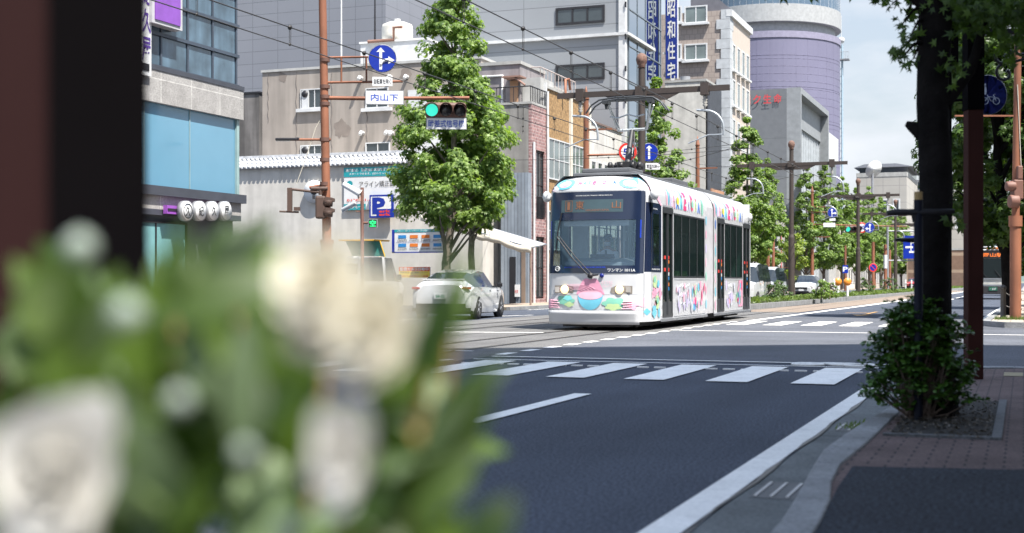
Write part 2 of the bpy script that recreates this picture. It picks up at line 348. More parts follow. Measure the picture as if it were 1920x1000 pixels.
# far right pavement and left pavements
s2 = MB(); s2.prism([(-.75,34.4),(-.3,33.4),(9,33.4),(9,600),(1.2,600),(-.3,80)], lambda a, b, t: (a, b, t), -.02, .12)
tag(s2.build('pavement', [mat('sandy_pavers', (.36,.31,.25), .85, brick=(.3,.3,.008,(.15,.13,.11),(.33,.29,.24),1))]), kind='structure')
k2 = MB(); k2.prism([(-.95,34.4),(-.42,33.2),(9,33.2),(9,33.39),(-.32,33.39),(-.76,34.4),(-.31,80),(1.19,600),(1.0,600),(-.5,80)], lambda a, b, t: (a, b, t), -.02, .135)
struct('kerb', k2, kerbm)
s3 = MB(); s3.prism([(-20.6,46.5),(-18.0,46.5),(-18.0,600),(-20.6,600)], lambda a, b, t: (a, b, t), -.02, .12); s3.prism([(-20.6,-30),(-18.0,-30),(-18.0,32.2),(-20.6,32.2)], lambda a, b, t: (a, b, t), -.02, .12)
tag(s3.build('pavement', mat('brownish_pavers', (.33,.26,.20), .85, brick=(.3,.3,.008,(.15,.13,.11),(.30,.24,.19),1))), kind='structure')
k3 = MB(); k3.box(-18.0,-17.85,46.3,600,-.02,.13); k3.box(-18.0,-17.85,-30,32.4,-.02,.13); struct('kerb', k3, kerbm)
# planted strip between the tracks, with its kerb
ps = [(-11.4,45.5),(-9.95,45.5),(-9.75,52),(-8.7,98),(-7.6,170),(-5.5,300),(-9,300),(-10.4,170),(-11.3,98)]
k4 = MB(); k4.prism(ps, lambda a, b, t: (a, b, t), -.02, .20); isl = struct('median_kerb', k4, kerbm)
def inset(x, y): return x
hb = MB(); hb.prism([(-11.2,45.8),(-10.15,45.8),(-9.95,52),(-8.95,98),(-7.9,170),(-5.8,300),(-8.7,300),(-10.2,170),(-11.1,98)], lambda a, b, t: (a, b, t), .18, .27)
struct('median_soil', hb, mat('planting_soil', (.07,.085,.035), .95, var=.4, scale=4))
def edge(y):
    P = [(-9.95,45.5),(-9.75,52),(-8.7,98),(-7.6,170),(-5.5,300)]
    for (a, b), (c, d) in zip(P, P[1:]):
        if y <= d: return a+(c-a)*(y-b)/(d-b)
    return -5.5
gc = MB(); r2 = random.Random(11)
def leafq(b, p, s, r, mi=0, flat=.5):
    n = Vector((r.gauss(0, 1), r.gauss(0, 1), r.gauss(0, 1)+flat)).normalized(); a = n.orthogonal().normalized(); a.rotate(Matrix.Rotation(r.uniform(0, 6.28), 3, n)); c = n.cross(a)
    b.add([p+a*s, p+c*s*.55+n*s*.12, p-a*s, p-c*s*.55+n*s*.12], [(0,1,2,3)], mi)
for i in range(16000):
    t = r2.random()**2.1; y = 45.8+t*140; w = 1.3*min(1, 1)
    x = edge(y)-.15-r2.random()**1.4*(1.25 if y < 90 else 1.9); hgt = .27+.14*(.5+.5*math.sin(y*1.7)*math.sin(y*.6+2))+.05*r2.random()
    leafq(gc, Vector((x, y, hgt-r2.random()**2*.16)), .05*(1+t*1.6), r2)
tag(gc.build('ground_cover', leafmat('ground_cover_leaf', (.06,.10,.02), (.17,.24,.06))), 'low green ground cover filling the kerbed median strip', 'ground cover', kind='stuff')
# hills
hl = MB(); n = 60
vs = []
for i in range(n+1):
    a = R(-60+i*100/n); r = 2600; h = 150+60*math.sin(i*.35)+35*math.sin(i*.9+1)+14*math.sin(i*2.3)
    for rr, hh in ((r, -5), (r+150, h*.6), (r+400, h), (r+900, h*.5)): vs.append((-math.sin(a)*-rr*1.0, math.cos(a)*rr, hh))
fs = [(i*4+k, (i+1)*4+k, (i+1)*4+k+1, i*4+k+1) for i in range(n) for k in range(3)]
hl.add(vs, fs, 0, True); struct('hills', hl, mat('hill_forest', (.09,.13,.12), .95, scale=.01))
# ================================================================ buildings (left side of the street unless said)
tree_green = None
def win(root, face, plane, a0, a1, z0, z1, fm=None, gm=None, mull=1, fr=.07, sill=0, horiz=0, proud=.07):
    """a framed window with its pane; face 'F' looks down the street towards the camera, 'S' looks across the street"""
    fm = fm or white; gm = gm or glass
    b = MB(); P = MB()
    def bx(mbb, p0, p1, q0, q1, d0, d1):
        if face == 'F': mbb.box(p0, p1, plane-d1, plane-d0, q0, q1)
        else: mbb.box(plane+d0, plane+d1, p0, p1, q0, q1)
    bx(b, a0-fr, a1+fr, z1, z1+fr, 0, proud); bx(b, a0-fr, a1+fr, z0-fr, z0, 0, proud); bx(b, a0-fr, a0, z0, z1, 0, proud); bx(b, a1, a1+fr, z0, z1, 0, proud)
    for i in range(mull):
        c = a0+(a1-a0)*(i+1)/(mull+1); bx(b, c-fr*.4, c+fr*.4, z0, z1, 0, proud*.8)
    for i in range(horiz):
        c = z0+(z1-z0)*(i+1)/(horiz+1); bx(b, a0, a1, c-fr*.35, c+fr*.35, 0, proud*.75)
    if sill: bx(b, a0-.25, a1+.25, z0-fr-.16, z0-fr, 0, sill)
    bx(P, a0, a1, z0, z1, 0, .025)
    w = b.build('window', fm, root); P.build('pane', gm, w); return w
def bld(name, label, x0, x1, y0, y1, h, m, cat='building', parapet=.0, pm=None, z0=0, wallname='wall', group=None):
    t = thing(name, label, cat, ((x0+x1)/2, y0, 0), group=group)
    MB().box(x0, x1, y0, y1, z0, h).build(wallname, m, t)
    if parapet: MB().box(x0-.06, x1+.06, y0-.06, y1+.06, h, h+parapet).build('roof_coping', pm or conc, t)
    return t
LB = -20.6
plaster = mat('stained_beige_render', (.31,.275,.245), .9, streak=.22, var=.1, scale=.8, bump=.2)
cream = mat('cream_plaster', (.52,.50,.465), .9, streak=.12, var=.07)
# --- corner shop building with granite bands and blue glass (u 20..32.7)
Y0, Y1, X1 = 12.0, 32.7, -20.9
t = thing('corner_shop_building', 'corner building with granite bands, gridded glass upper floors and a light blue glazed floor', 'building', (X1-4, Y1, 0))
def zb(py, px=447): return onX(px, py, X1).z
granite = mat('speckled_granite', (.29,.28,.27), .7, speck=.28, brick=(1.35,.9,.012,(.5,.49,.47),(.33,.32,.31),0))
za, zb_, zc, zd, ze, zf = zb(447), zb(382), zb(366), zb(225), zb(172), zb(0)
core = mat('grey_core_wall', (.10,.11,.12), .8)
MB().box(X1-9, X1-.12, Y0, Y1-.12, 0, 16).build('wall', core, t)
b = MB(); b.box(X1-9, X1+.10, Y0, Y1+.10, zd, ze+.02); b.box(X1-9, X1+.04, Y0, Y1+.06, 2.95, zb_); b.box(X1-9, X1+.05, Y0, Y1+.05, 0, .5)
b.build('granite_band', granite, t)
b = MB(); b.box(X1-9, X1+.16, Y0, Y1+.16, zb_, zc); b.box(X1-9, X1+.12, Y0, Y1+.12, ze+.02, ze+.14); b.box(X1-9, X1+.05, Y0, Y1+.05, 2.8, 2.95); b.build('dark_trim', mat('dark_trim', (.05,.055,.07), .5), t)
bg_ = mat('pale_blue_film_glass', (.12,.27,.38), .12, 0, var=.06, scale=.5, spec=.8)
b = MB(); P = [Y0, 24.4, 26.0, 28.35, 30.35, Y1-.12]
for i in range(len(P)-1): b.box(X1-.12, X1-.04, P[i]+.02, P[i+1]-.02, zc+.0, zd)
pn = b.build('display_glass', bg_, t)
b = MB()
for y in P[1:]: b.box(X1-.12, X1-.02, y-.02, y+.02, zc, zd)
b.build('glazing_bead', mat('glazing_bead', (.20,.30,.33), .4), t)
MB().box(X1-.3, X1+.02, Y1-.12, Y1, zc, zd).build('corner_glass', mat('greenish_corner_glass', (.25,.36,.36), .15), t)
bl2 = mat('hazy_blue_glass', (.085,.14,.19), .15, 0, var=.45, scale=1.4, spec=1, streak=.35)
b = MB(); cw, rh = 1.18, (zf-ze-.14)/2.9
zt = ze+.14
fr_ = MB()
for r_ in range(8):
    for c in range(12):
        y1 = Y1-.1-c*cw; z = zt+r_*rh
        b.box(X1-.12, X1-.03, y1-cw+.05, y1-.05, z+.05, z+rh-.05)
for r_ in range(9): fr_.box(X1-.12, X1+.03, Y0, Y1, zt+r_*rh-.045, zt+r_*rh+.045)
for c in range(13): fr_.box(X1-.12, X1+.0, Y1-.1-c*cw-.035, Y1-.1-c*cw+.035, zt, 16)
b.build('glass_grid', bl2, t); fr_.build('mullion_grid', mat('dark_blue_mullion', (.05,.065,.09), .4), t)
# ground floor openings
win(t, 'S', X1-.1, 27.6, 30.2, .6, 2.6, fm=dark, gm=mat('teal_shop_glass', (.16,.34,.36), .1, spec=.9), mull=1, fr=.05)
win(t, 'S', X1-.1, 23.5, 26.9, .6, 2.6, fm=dark, gm=glass, mull=1, fr=.05)
# shop sign of four white discs on a purple bar
ps_ = onX(300, 393, X1); y_a = ps_.y
sg = thing('disc_sign', 'row of four round white lettered discs on a purple striped bar above shop front', 'shop sign', (X1+.1, y_a, ps_.z))
purple = mat('purple_panel', (.24,.07,.36), .4, var=.1)
b = MB(); b.box(X1+.10, X1+.22, y_a, Y1-.75, ps_.z-.11, ps_.z+.11, 0); b.box(X1+.22, X1+.235, y_a+.02, Y1-.77, ps_.z-.03, ps_.z+.03, 1); b.build('bar', [purple, dark], sg)
for px, ch in ((346,'久'),(371,'紀'),(395,'久'),(419,'屋')):
    p = onX(px, 396, X1+.3); b = MB(); b.lathe([(.27,0),(.27,.16)], 28, 0, 'x', (X1+.24, p.y, p.z))
    b.lathe([(.245,.16),(.245,.165)], 28, 1, 'x', (X1+.24, p.y, p.z))
    b.text(ch, lambda a, c, p=p: (X1+.412, p.y+a, p.z+c), 0, 0, .22, .28, 2, .01)
    if px == 346: b.path([(X1+.411, p.y+.19*math.cos(i*math.pi/12), p.z+.19*math.sin(i*math.pi/12)) for i in range(24)], .012, 4, 2, closed=True)
    b.build('disc', [grey, signw, black], sg)
# purple box sign and white vertical sign
p0, p1 = onX(290, 5, X1+.3), onX(337, 50, X1+.3)
sg = thing('purple_box_sign', 'purple box sign in a grey frame near the top of the gridded glass', 'shop sign', (X1+.1, p0.y, p1.z))
b = MB(); b.box(X1+.0, X1+.3, p0.y-.1, p1.y+.12, p1.z-.1, p1.z+2.2); b.build('frame', mat('pale_frame', (.42,.42,.44), .5), sg)
MB().box(X1+.3, X1+.33, p0.y, p1.y, p1.z, p1.z+2.1).build('panel', mat('violet_panel', (.20,.07,.36), .35, var=.15), sg)
q0, q1 = onX(262, 137, X1+.3), onX(290, 30, X1+.3)
sg = thing('vertical_sign', 'white vertical board with purple brush lettering beside the dark post', 'shop sign', (X1, q0.y, q0.z))
MB().box(X1, X1+.2, q0.y, q1.y-.0, q0.z, q0.z+2.6).build('board', signw, sg)
b = MB()
for k, ch in enumerate('紀久屋'): b.text(ch, lambda a, c: (X1+.21, a, c), (q0.y+q1.y)/2+.1, q0.z+2.1-.72*k, .36, .62, 0, .02)
b.box(X1+.2, X1+.215, q0.y+.05, q1.y-.1, q0.z+.12, q0.z+.3, 1)
b.build('lettering', [mat('purple_ink', (.09,.04,.26), .5), dark], sg)
# --- plastered wall building with tiled coping, signs on it
YW = 54.0
def w2(px, py, y=YW): p = onY(px, py, y); return p.x, p.z
xl, zt = w2(430, 304); xr, _ = w2(905, 304)
t = thing('white_plaster_building', 'low white plastered building with a tiled coping behind the car park', 'building', ((xl+xr)/2, YW, 0))
MB().box(xl, xr, YW, YW+3.5, 0, 6.35).build('wall', cream, t)
rf = MB(); tilem = mat('silver_roof_tile', (.50,.51,.53), .45, var=.25, scale=9)
rf.prism([(YW-.16, 6.36), (YW-.14, 6.46), (YW+.3, 6.86), (YW+.9, 6.46), (YW+.9, 6.36)], lambda a, c, tt: (tt, a, c), xl-.1, xr, 0)
x = xl
while x < xr:
    for k in range(3):
        rf.lathe([(.085,0),(.085,.24)], 8, 0, 'y', (x+.11*(k % 2), YW-.20+.17*k, 6.43+.17*k))
    x += .235
rf.box(xl-.1, xr, YW+.18, YW+.42, 6.84, 6.98)
rf.build('roof', tilem, t)
b = MB()
for (px, py) in ((452,420),(540,455),(620,470),(790,560)):
    X, Z = w2(px, py); b.box(X-.04, X+.04, YW-.05, YW, 0, min(Z, 6))
# signs mounted on the plaster wall
def wallboard(name, label, pxa, pya, pxb, pyb, mats, draw, depth=.12, y=YW, cat='signboard', gap=.1):
    xa, za = w2(pxa, pya, y-gap); xb, zb2 = w2(pxb, pyb, y-gap); g = thing(name, label, cat, ((xa+xb)/2, y-gap, zb2))
    MB().box(xa, xb, y-gap, y-gap+depth*.7, zb2, za).build('board', mats[0], g)
    b = MB(); W_, H_ = xb-xa, za-zb2; yy = y-gap-.012
    fn = lambda a, c: (xa+a*W_, yy, zb2+c*H_); draw(b, fn, W_, H_); b.build('lettering', mats[1:], g); return g
teal = mat('teal_sign', (.01,.27,.31), .4, var=.04); ink = mat('ink_black', (.03,.03,.035), .5); inkr = mat('ink_red', (.6,.04,.03), .5)
def rq(b, fn, a0, a1, c0, c1, mi, lift=0): b.poly([(lambda p: (p[0], p[1]-lift, p[2]))(fn(*q)) for q in ((a0,c0),(a1,c0),(a1,c1),(a0,c1))], mi)
def up(fn, l=.006): return lambda a, c: (lambda p: (p[0], p[1]-l, p[2]))(fn(a, c))
def d1(b, fn, W_, H_):
    rq(b, fn, 0, 1, .78, 1, 0); rq(b, fn, 0, .37, 0, .14, 0); f = up(fn)
    b.text('治療前に、治療後の状態を確認してから', f, .5, .935, .94, .075, 1, .02); b.text('スタートできます。(3Dシミュレーション)', f, .5, .84, .82, .065, 1, .02)
    b.text('アライン矯正歯科', f, .6, .6, .68, .14, 2); b.text('0120-41-4211', f, .33, .23, .56, .06, 3, .02); b.text('イオンモール', f, .185, .07, .33, .075, 1, .02)
    b.blob(f, circ(.1, .62, .05, ry=.07), 0)
wallboard('dental_signboard', 'large teal and white dental clinic signboard on the white plastered wall', 645, 315, 757, 392, [signw, teal, signw, ink, inkr], d1)
def d2(b, fn, W_, H_):
    rq(b, fn, .0, 1, 0, 1, 0); f = up(fn); rq(b, fn, .06, .92, .08, .92, 1, .005); f2 = up(fn, .01)
    rq(b, fn, .3, .95, .05, .38, 0, .007); b.text('P', f2, .4, .52, .56, .74, 0, .05); b.text('ark\nark', f2, .66, .21, .5, .26, 2, .05)
wallboard('parking_sign', 'blue and white square sign with a big P on the white plastered wall', 693, 366, 737, 408, [blue, blue, signw, inkr], d2, gap=.25)
def d3(b, fn, W_, H_):
    rq(b, fn, 0, .05, 0, 1, 0); rq(b, fn, .05, 1, .88, 1, 1); f = up(fn); rq(b, fn, 0, 1, 0, .05, 0)
    b.text('パークンパーク内山下', f, .45, .94, .7, .08, 2, .02)
    for i in range(4):
        for j in range(2):
            rq(b, fn, .12+.22*i, .27+.22*i, .62-.36*j, .76-.36*j, (3, 4, 4, 3)[i])
            b.text((('1000円','1500円','500円','800円'),('40分200円','30分200円','60分100円','60分200円'))[j][i], f, .195+.22*i, .53-.36*j, .17, .085, 5, .02)
    rq(b, fn, .08, .96, .455, .465, 0)
wallboard('price_board', 'white parking price board with a blue edge and rows of yen prices', 735, 431, 835, 474, [signw, blue, teal, signw, mat('ink_blue', (.02,.2,.5), .5), mat('ink_orange', (.6,.16,.02), .5), ink], d3, y=52.3)
def d4(b, fn, W_, H_):
    rq(b, fn, 0, 1, .6, 1, 0); rq(b, fn, 0, 1, 0, .6, 1); f = up(fn); b.text('監視カメラ作動中', f, .5, .8, .92, .32, 2, .02); b.text('無断駐車はご遠慮ください', f, .5, .48, .9, .14, 3); b.text('当店での両替はご遠慮', f, .5, .15, .9, .2, 0, .01)
wallboard('camera_warning_banner', 'orange and yellow security camera warning banner low on the wall', 748, 501, 806, 521, [signw, mat('banner_red', (.6,.10,.03), .5), mat('banner_yellow', (.75,.55,.06), .5), signw, ink], d4, y=52.4)
# round white sign (plain)
X, Z = w2(592, 360); b = MB(); b.lathe([(.52,0),(.52,.1)], 30, 0, 'y', (X, YW-.2, Z)); b.lathe([(.20,-.01),(.20,-.004)], 20, 1, 'y', (X+.02, YW-.2, Z+.05)); b.box(X-.06,X+.08,YW-.21,YW-.205,Z-.34,Z-.16,1)
tag(b.build('round_wall_sign', [signw, ink], loc=(X, YW, Z)), 'round white sign with a dark emblem on the plastered wall', 'sign')
# teal sheet canopy of the ticket machine
pa, pb = onY(648, 453, 51.5), onY(722, 488, 51.5)
t = thing('ticket_machine_canopy', 'green sloping canopy with yellow edge over the parking ticket machine', 'canopy', (pa.x+.8, 51.5, 0))
b = MB(); b.prism([(pa.x, pa.z), (pb.x-.25, pa.z), (pb.x, pb.z+.15), (pb.x, pb.z-.05), (pa.x+.45, pb.z-.05)], lambda a, c, tt: (a, tt, c), 51.5, 51.6, 0)
b.prism([(pa.x, pa.z), (pb.x-.25, pa.z), (pb.x-.2, pa.z+.06), (pa.x-.05, pa.z+.06)], lambda a, c, tt: (a, tt, c), 50.9, 52.4, 1)
b.path([(pb.x-.22, 51.45, pa.z), (pb.x+.02, 51.45, pb.z+.15), (pb.x+.02, 51.45, pb.z-.05)], .03, 6, 1); b.build('hood', [mat('canopy_green', (.04,.24,.20), .5), mat('canopy_yellow', (.6,.33,.03), .5)], t)
MB().box(pa.x+.5, pb.x-.1, 51.62, 52.2, 0, pb.z-.02).build('ticket_machine', mat('machine_grey', (.3,.33,.33), .5), t)
# small yellow barrier sign
p = G(769, 566); t = thing('yellow_barrier_sign', 'small yellow hoop barrier with a round parking mark beside the car', 'barrier', p)
MB().path([(-.45,0,0),(-.45,0,.85),(-.3,0,1.0),(.3,0,1.0),(.45,0,.85),(.45,0,0)], .035, 8).build('hoop', mat('barrier_yellow', (.65,.42,.03), .5), t, world=False)
b = MB(); b.box(-.3,.3,-.06,-.03,.42,.9,0); b.lathe([(.17,-.075),(.17,-.065)], 20, 1, 'y', (0,0,.66)); b.path([(-.1,-.08,.56),(.1,-.08,.76)], .02, 4, 0); b.build('plate', [mat('barrier_yellow'), ink], t, world=False)
# --- beige rendered four-storey block
YB = 58.0
xl, zt = w2(492, 130, YB); xr, _ = w2(902, 130, YB); zt = 11.55
t = bld('beige_rendered_block', 'weathered beige rendered four-storey block behind the tiled wall', xl, xr, YB, YB+14, zt, plaster, parapet=.12, pm=mat('grey_coping', (.38,.38,.37), .8))
for (a, c, d, e) in ((566,170,603,201),(566,275,603,293),(688,168,727,200),(688,270,730,293)):
    x0, z1 = w2(a, c, YB); x1, z0 = w2(d, e, YB); win(t, 'F', YB, x0, x1, z0, z1, fm=white, fr=.05, gm=glass, mull=2 if a < 600 else 1, sill=.16)
ac = MB()
for (a, c) in ((569,173),(569,278)):
    x0, z0 = w2(a, c, YB); ac.lathe([(.17,0),(.17,.03)], 16, 1, 'y', (x0+.14, YB-.13, z0-.12)); ac.box(x0-.04, x0+.33, YB-.1, YB-.02, z0-1.0, z0+.06, 0)
ac.build('window_fan', [white, dark], t)
for (a, c) in ((678,147),(681,250),(728,249),(736,250),(733,145),(764,145)):
    x0, z0 = w2(a, c, YB); MB().path([(x0, YB, z0), (x0, YB-.22, z0+.03), (x0, YB-.34, z0-.1)], .09, 8).build('vent_hood', white, t)
b = MB()
for (px, y0, y1) in ((556,135,290),(688,200,293),(503,140,230),(622,135,290)):
    x0, z0 = w2(px, y1, YB); _, z1 = w2(px, y0, YB); b.path([(x0+.03*math.sin(i*1.9), YB-.012, z0+(z1-z0)*i/14) for i in range(15)], .016, 5)
b.build('wall_crack', mat('crack_fill', (.17,.15,.14), .9), t)
r2 = random.Random(3); x0, z0 = w2(640, 240, YB)
stn = mat('wall_stain', (.20,.17,.15), .95)
for (px, py, r_) in ((640,238,.42),(648,247,.35),(636,250,.25),(530,133,.3),(760,140,.35)):
    a, c = w2(px, py, YB); c = min(c, zt-.3); pts = [(a+math.cos(i*.52)*r_*r2.uniform(.5,1.1), c+math.sin(i*.52)*r_*r2.uniform(.6,1.1)) for i in range(12)]
    st = MB(); st.blob(lambda u, w: (u, YB-.006-.002*r_, w), pts); st.build('stain', stn, t)
# dark side wall left of it
xa, za = w2(440, 178, 62); xb, _ = w2(486, 178, 62)
bld('dark_concrete_annex', 'narrow blackened concrete annex left of the beige block', xa-6, xb, 62, 70, za, mat('blackened_concrete', (.17,.16,.155), .9, streak=.5), parapet=.1, pm=dark)
# white roof house with a water tank
xa, za = w2(676, 83, 64); xb, _ = w2(800, 83, 64)
t = bld('white_roof_house', 'white rooftop block on top of the beige building', xa, xb, 64, 69, za, white, z0=zt, parapet=.1, pm=signw)
b = MB(); x0, z0 = w2(690, 82, 63.9); x1, _ = w2(738, 82, 63.9); _, z2 = w2(738, 52, 63.9); b.path([(x0, 63.9, z0+.1),(x1, 63.9, z0+.1),(x1, 63.9, z2),(x1+.5, 63.9, z2)], .09, 8)
b.build('rust_pipe', mat('rust_pipe', (.22,.12,.09), .8), t)
x0, z0 = w2(745, 80, 65); _, z1 = w2(745, 46, 65); t = thing('water_tank', 'cream cylindrical water tank standing on the white rooftop block', 'water tank', (x0, 65, z0))
b = MB(); b.lathe([(.82,za-z0),(.84,.3),(.84,z1-z0-.2),(.80,z1-z0-.05),(.5,z1-z0+.08),(.2,z1-z0+.12)], 28); b.build('tank', mat('tank_cream', (.62,.60,.54), .5), t, world=False)
MB().tube((0,0,z1-z0+.1),(0,0,z1-z0+.28),.18).build('hatch', white, t, world=False)
def mast(px, py0, py1, y, r, name, label, m, arms=0, top=None):
    p0, p1 = onY(px, py0, y), onY(px if top is None else top, py1, y); t = thing(name, label, 'antenna', p0)
    MB().tube((0,0,0), p1-p0, r, r*.7, 6).build('mast', m, t, world=False)
    if arms:
        b = MB(); b.tube((-1.1,0,arms),(1.3,0,arms),.02)
        for i in range(7): b.tube((-1+i*.35,-.35,arms),(-1+i*.35,.35,arms),.012,n=5)
        b.build('elements', m, t, world=False)
mast(640, 128, -30, 60, .05, 'flagpole_antenna', 'thin white mast rising from the beige block beside the orange pole', white)
mast(703, 76, -20, 65, .06, 'rooftop_antenna', 'dark rooftop antenna mast behind the round arrow sign', dark)
b = MB(); pL = onY(588, 128, 61); b.tube((0,0,0),(0,0,.5),.03); b.tube((-1.3,0,.45),(1.3,.1,.3),.02)
for i in range(8): b.tube((-1.2+i*.32,-.3,.45-.02*i),(-1.2+i*.32,.3,.45-.02*i),.012,n=5)
t = thing('aerial', 'small television aerial lying low on the beige block roof edge', 'antenna', (pL.x, 61, zt+.1)); b.build('elements', steel, t, world=False)
# --- big grey clad tower behind (two wings)
clad = mat('blue_grey_cladding', (.20,.21,.24), .6, brick=(2.0,.85,.02,(.12,.13,.15),(.19,.20,.23),0), var=.05, scale=.2)
clad2 = mat('pale_ribbed_cladding', (.235,.25,.27), .6, brick=(7.4,1.18,.025,(.15,.16,.175),(.225,.24,.26),0), var=.05, scale=.2)
xc = onY(723, 100, 80).x
bld('grey_clad_tower', 'tall blue grey panel clad tower behind the beige block', xc-40, xc, 80, 110, 28, clad)
YG = 70.9; xa = onY(800, 100, YG).x; xb = LB-.02
t = bld('grey_office_tower', 'tall pale grey ribbed office tower with a glass corner', xa, xb, YG, 76.5, 19.6, clad2)
sv = MB()
for (a, c, d, e) in ((1046,20,1130,38),(1046,127,1130,144)):
    x0, z1 = w2(a, c, YG); x1, z0 = w2(d, e, YG); win(t, 'F', YG, x0, x1, z0, z1, fm=dark, gm=glass, mull=2, fr=.12)
b = MB(); _, zz = w2(1050, 72, YG); b.box(xa, xb+.3, YG-.2, YG, zz-.08, zz+.08); b.box(xb-.25, xb+.12, YG-.12, YG+.3, 0, 19.6); b.box(xb+.0, xb+.32, YG, 76.5, zz-.08, zz+.08)
b.build('trim', mat('pale_trim', (.5,.51,.52), .5), t)
for k in range(4):
    x0, z0 = w2(1171, 15+60*k, YG)
    b = MB(); b.box(xb+.12, xb+.2, YG-.2, YG-.1, z0, z0+.3)
    b.build('bracket', dark, t)
mir = mat('mirror_curtain_glass', (.40,.47,.54), .01, 1, var=0)
ya, yb2 = onX(1177, 200, LB).y, onX(1237, 200, LB).y
cg = thing('glass_curtain_wall', 'glass curtain wall reflecting the blue banner along the office tower side', 'glazed wall', (LB, ya, 0))
MB().box(LB-4, LB-.01, 76.5, yb2, 0, 19.6).build('core', clad2, cg)
MB().box(LB-.01, LB+.06, ya, yb2, 6, 19.6).build('glass', mir, cg)
b = MB(); z = 6.0
while z < 19.5: b.box(LB+.06, LB+.11, ya, yb2, z-.035, z+.035); z += 2.05
for i in range(5): y = ya+(yb2-ya)*i/4; b.box(LB+.06, LB+.09, y-.03, y+.03, 6, 19.6)
b.build('mullion_grid', mat('thin_dark_mullion', (.14,.17,.20), .4), cg)
# vertical blue banner sign
p0, p1 = onY(1249, 148, 79), onY(1270, 0, 79); cx = (p0.x+p1.x)/2; wx = (p1.x-p0.x)/2
t = thing('vertical_blue_sign', 'tall blue vertical sign with white company characters hung from the tower', 'shop sign', (cx, 79, p0.z))
b = MB(); b.box(cx-wx, cx+wx, 78.9, 79.15, p0.z, 20.5, 0); b.box(cx-wx-.04, cx+wx+.04, 78.95, 79.1, p0.z-.05, 20.55, 1); b.build('panel', [mat('banner_blue', (.004,.022,.20), .5), signw], t)
b = MB()
for k, ch in enumerate('昭和住宅'): b.text(ch, lambda a, c: (a, 78.885, c), cx, onY(1259, 17+39.2*k, 79).z, 1.4*wx, 1.1, 0, .014)
b.build('lettering', signw, t)
b = MB()
for k in range(2): b.box(LB+.1, cx, 78.97, 79.08, p0.z+1.5+4*k, p0.z+1.62+4*k)
b.build('bracket', white, t)
# --- beige tiled apartment block with quoins
xc2 = LB; YT = onX(1367, 200, LB).y
xa = onY(1235, 200, YT).x
tile1 = mat('brown_grey_tile', (.32,.27,.24), .75, brick=(.42,.42,.03,(.24,.20,.18),(.30,.255,.225),0), var=.06)
tile2 = mat('light_beige_render', (.46,.40,.35), .75, var=.05)
Yt2 = onX(1405, 200, LB).y
t = thing('beige_tiled_block', 'beige tiled block with white framed windows and grey quoined corner', 'building', (LB-4, YT, 0))
MB().box(xa-3, LB, YT, Yt2, 0, 21.4).build('wall', tile1, t)
MB().box(LB, LB+.06, YT+.3, Yt2, 0, 21.4).build('side_wall', tile2, t)
for (py0, py1) in ((15,40),(86,110)):
    x0, z1 = w2(1286, py0, YT); x1, z0 = w2(1324, py1, YT); win(t, 'F', YT, x0, x1, z0, z1, fm=white, gm=glassg, mull=1, sill=.3, fr=.1)
    x0, z1 = w2(1262, py0, YT); x1, z0 = w2(1276, py1, YT); win(t, 'F', YT, x0, x1, z0, z1, fm=white, gm=glassg, mull=0, sill=.3, fr=.1)
b = MB(); z = 0; k = 0
while z < 21: b.box(LB-(.95 if k % 2 else .6), LB+.09, YT-.08, YT+(1.2 if k % 2 else .8), z, z+.72); z += .74; k += 1
b.build('quoin', mat('grey_quoin', (.40,.42,.44), .7), t)
b = MB(); b.box(LB-.2, LB+.25, YT-.1, Yt2+.2, 20.9, 21.4); b.prism([(LB+.2,21.4),(LB-3,24.2),(LB-3,21.4)], lambda a, c, tt: (a, tt, c), YT+.3, Yt2+.3, 1); b.build('roof', [white, mat('slate_roof', (.12,.12,.14), .6)], t)
for (py0, py1) in ((14,52),(86,124),(152,190),(226,240)):
    for px in (1373.5,1382.5,1391.3,1399.5):
        w_ = 2.2; a0 = onX(px-2.0, py0, LB).y; a1 = onX(px+2.0, py0, LB).y; dz = onX(px, py0+2*(px-1373)/2.6, LB).z; hz = 1.75
        if dz > 20.8: continue
        win(t, 'S', LB+.06, a0, a1, dz-hz, dz, fm=white, gm=glassg, mull=0, sill=.25, fr=.12)
# --- row of narrow street buildings (from the awning onwards)
def fy(px): return onX(px, 500, LB).y
# corrugated lean-to
YC = 55.0
xa, z1 = w2(939, 325, YC); xb, _ = w2(990, 325, YC); corr = mat('blue_grey_corrugated', (.27,.31,.36), .5, .2, brick=(.16,9,.02,(.17,.20,.24),(.25,.29,.34),0), streak=.2)
t = bld('corrugated_shed', 'blue grey corrugated metal shed front beside the awning', xa, xb, YC, YC+.45, z1, corr)
b = MB(); x0, z0 = w2(956, 482, YC); x1, _ = w2(963, 482, YC); b.box(x0, x1+.1, YC-.03, YC, 0, z0); b.build('door', dark, t)
b = MB(); x0, z0 = w2(966, 534, YC); x1, _ = w2(973, 534, YC); b.box(x0, x1+.05, YC-.06, YC, .4, z0, 0); b.text('駐車', lambda a, c: (a, YC-.07, c), (x0+x1)/2, z0-.3, .15, .15, 1); b.build('notice', [signw, inkr], t)
b = MB(); x0, _ = w2(978, 490, YC); b.box(x0, x0+.18, YC-.04, YC, 0, 2.5); b.build('wood_panel', mat('weathered_wood', (.24,.18,.14), .8, streak=.3), t)
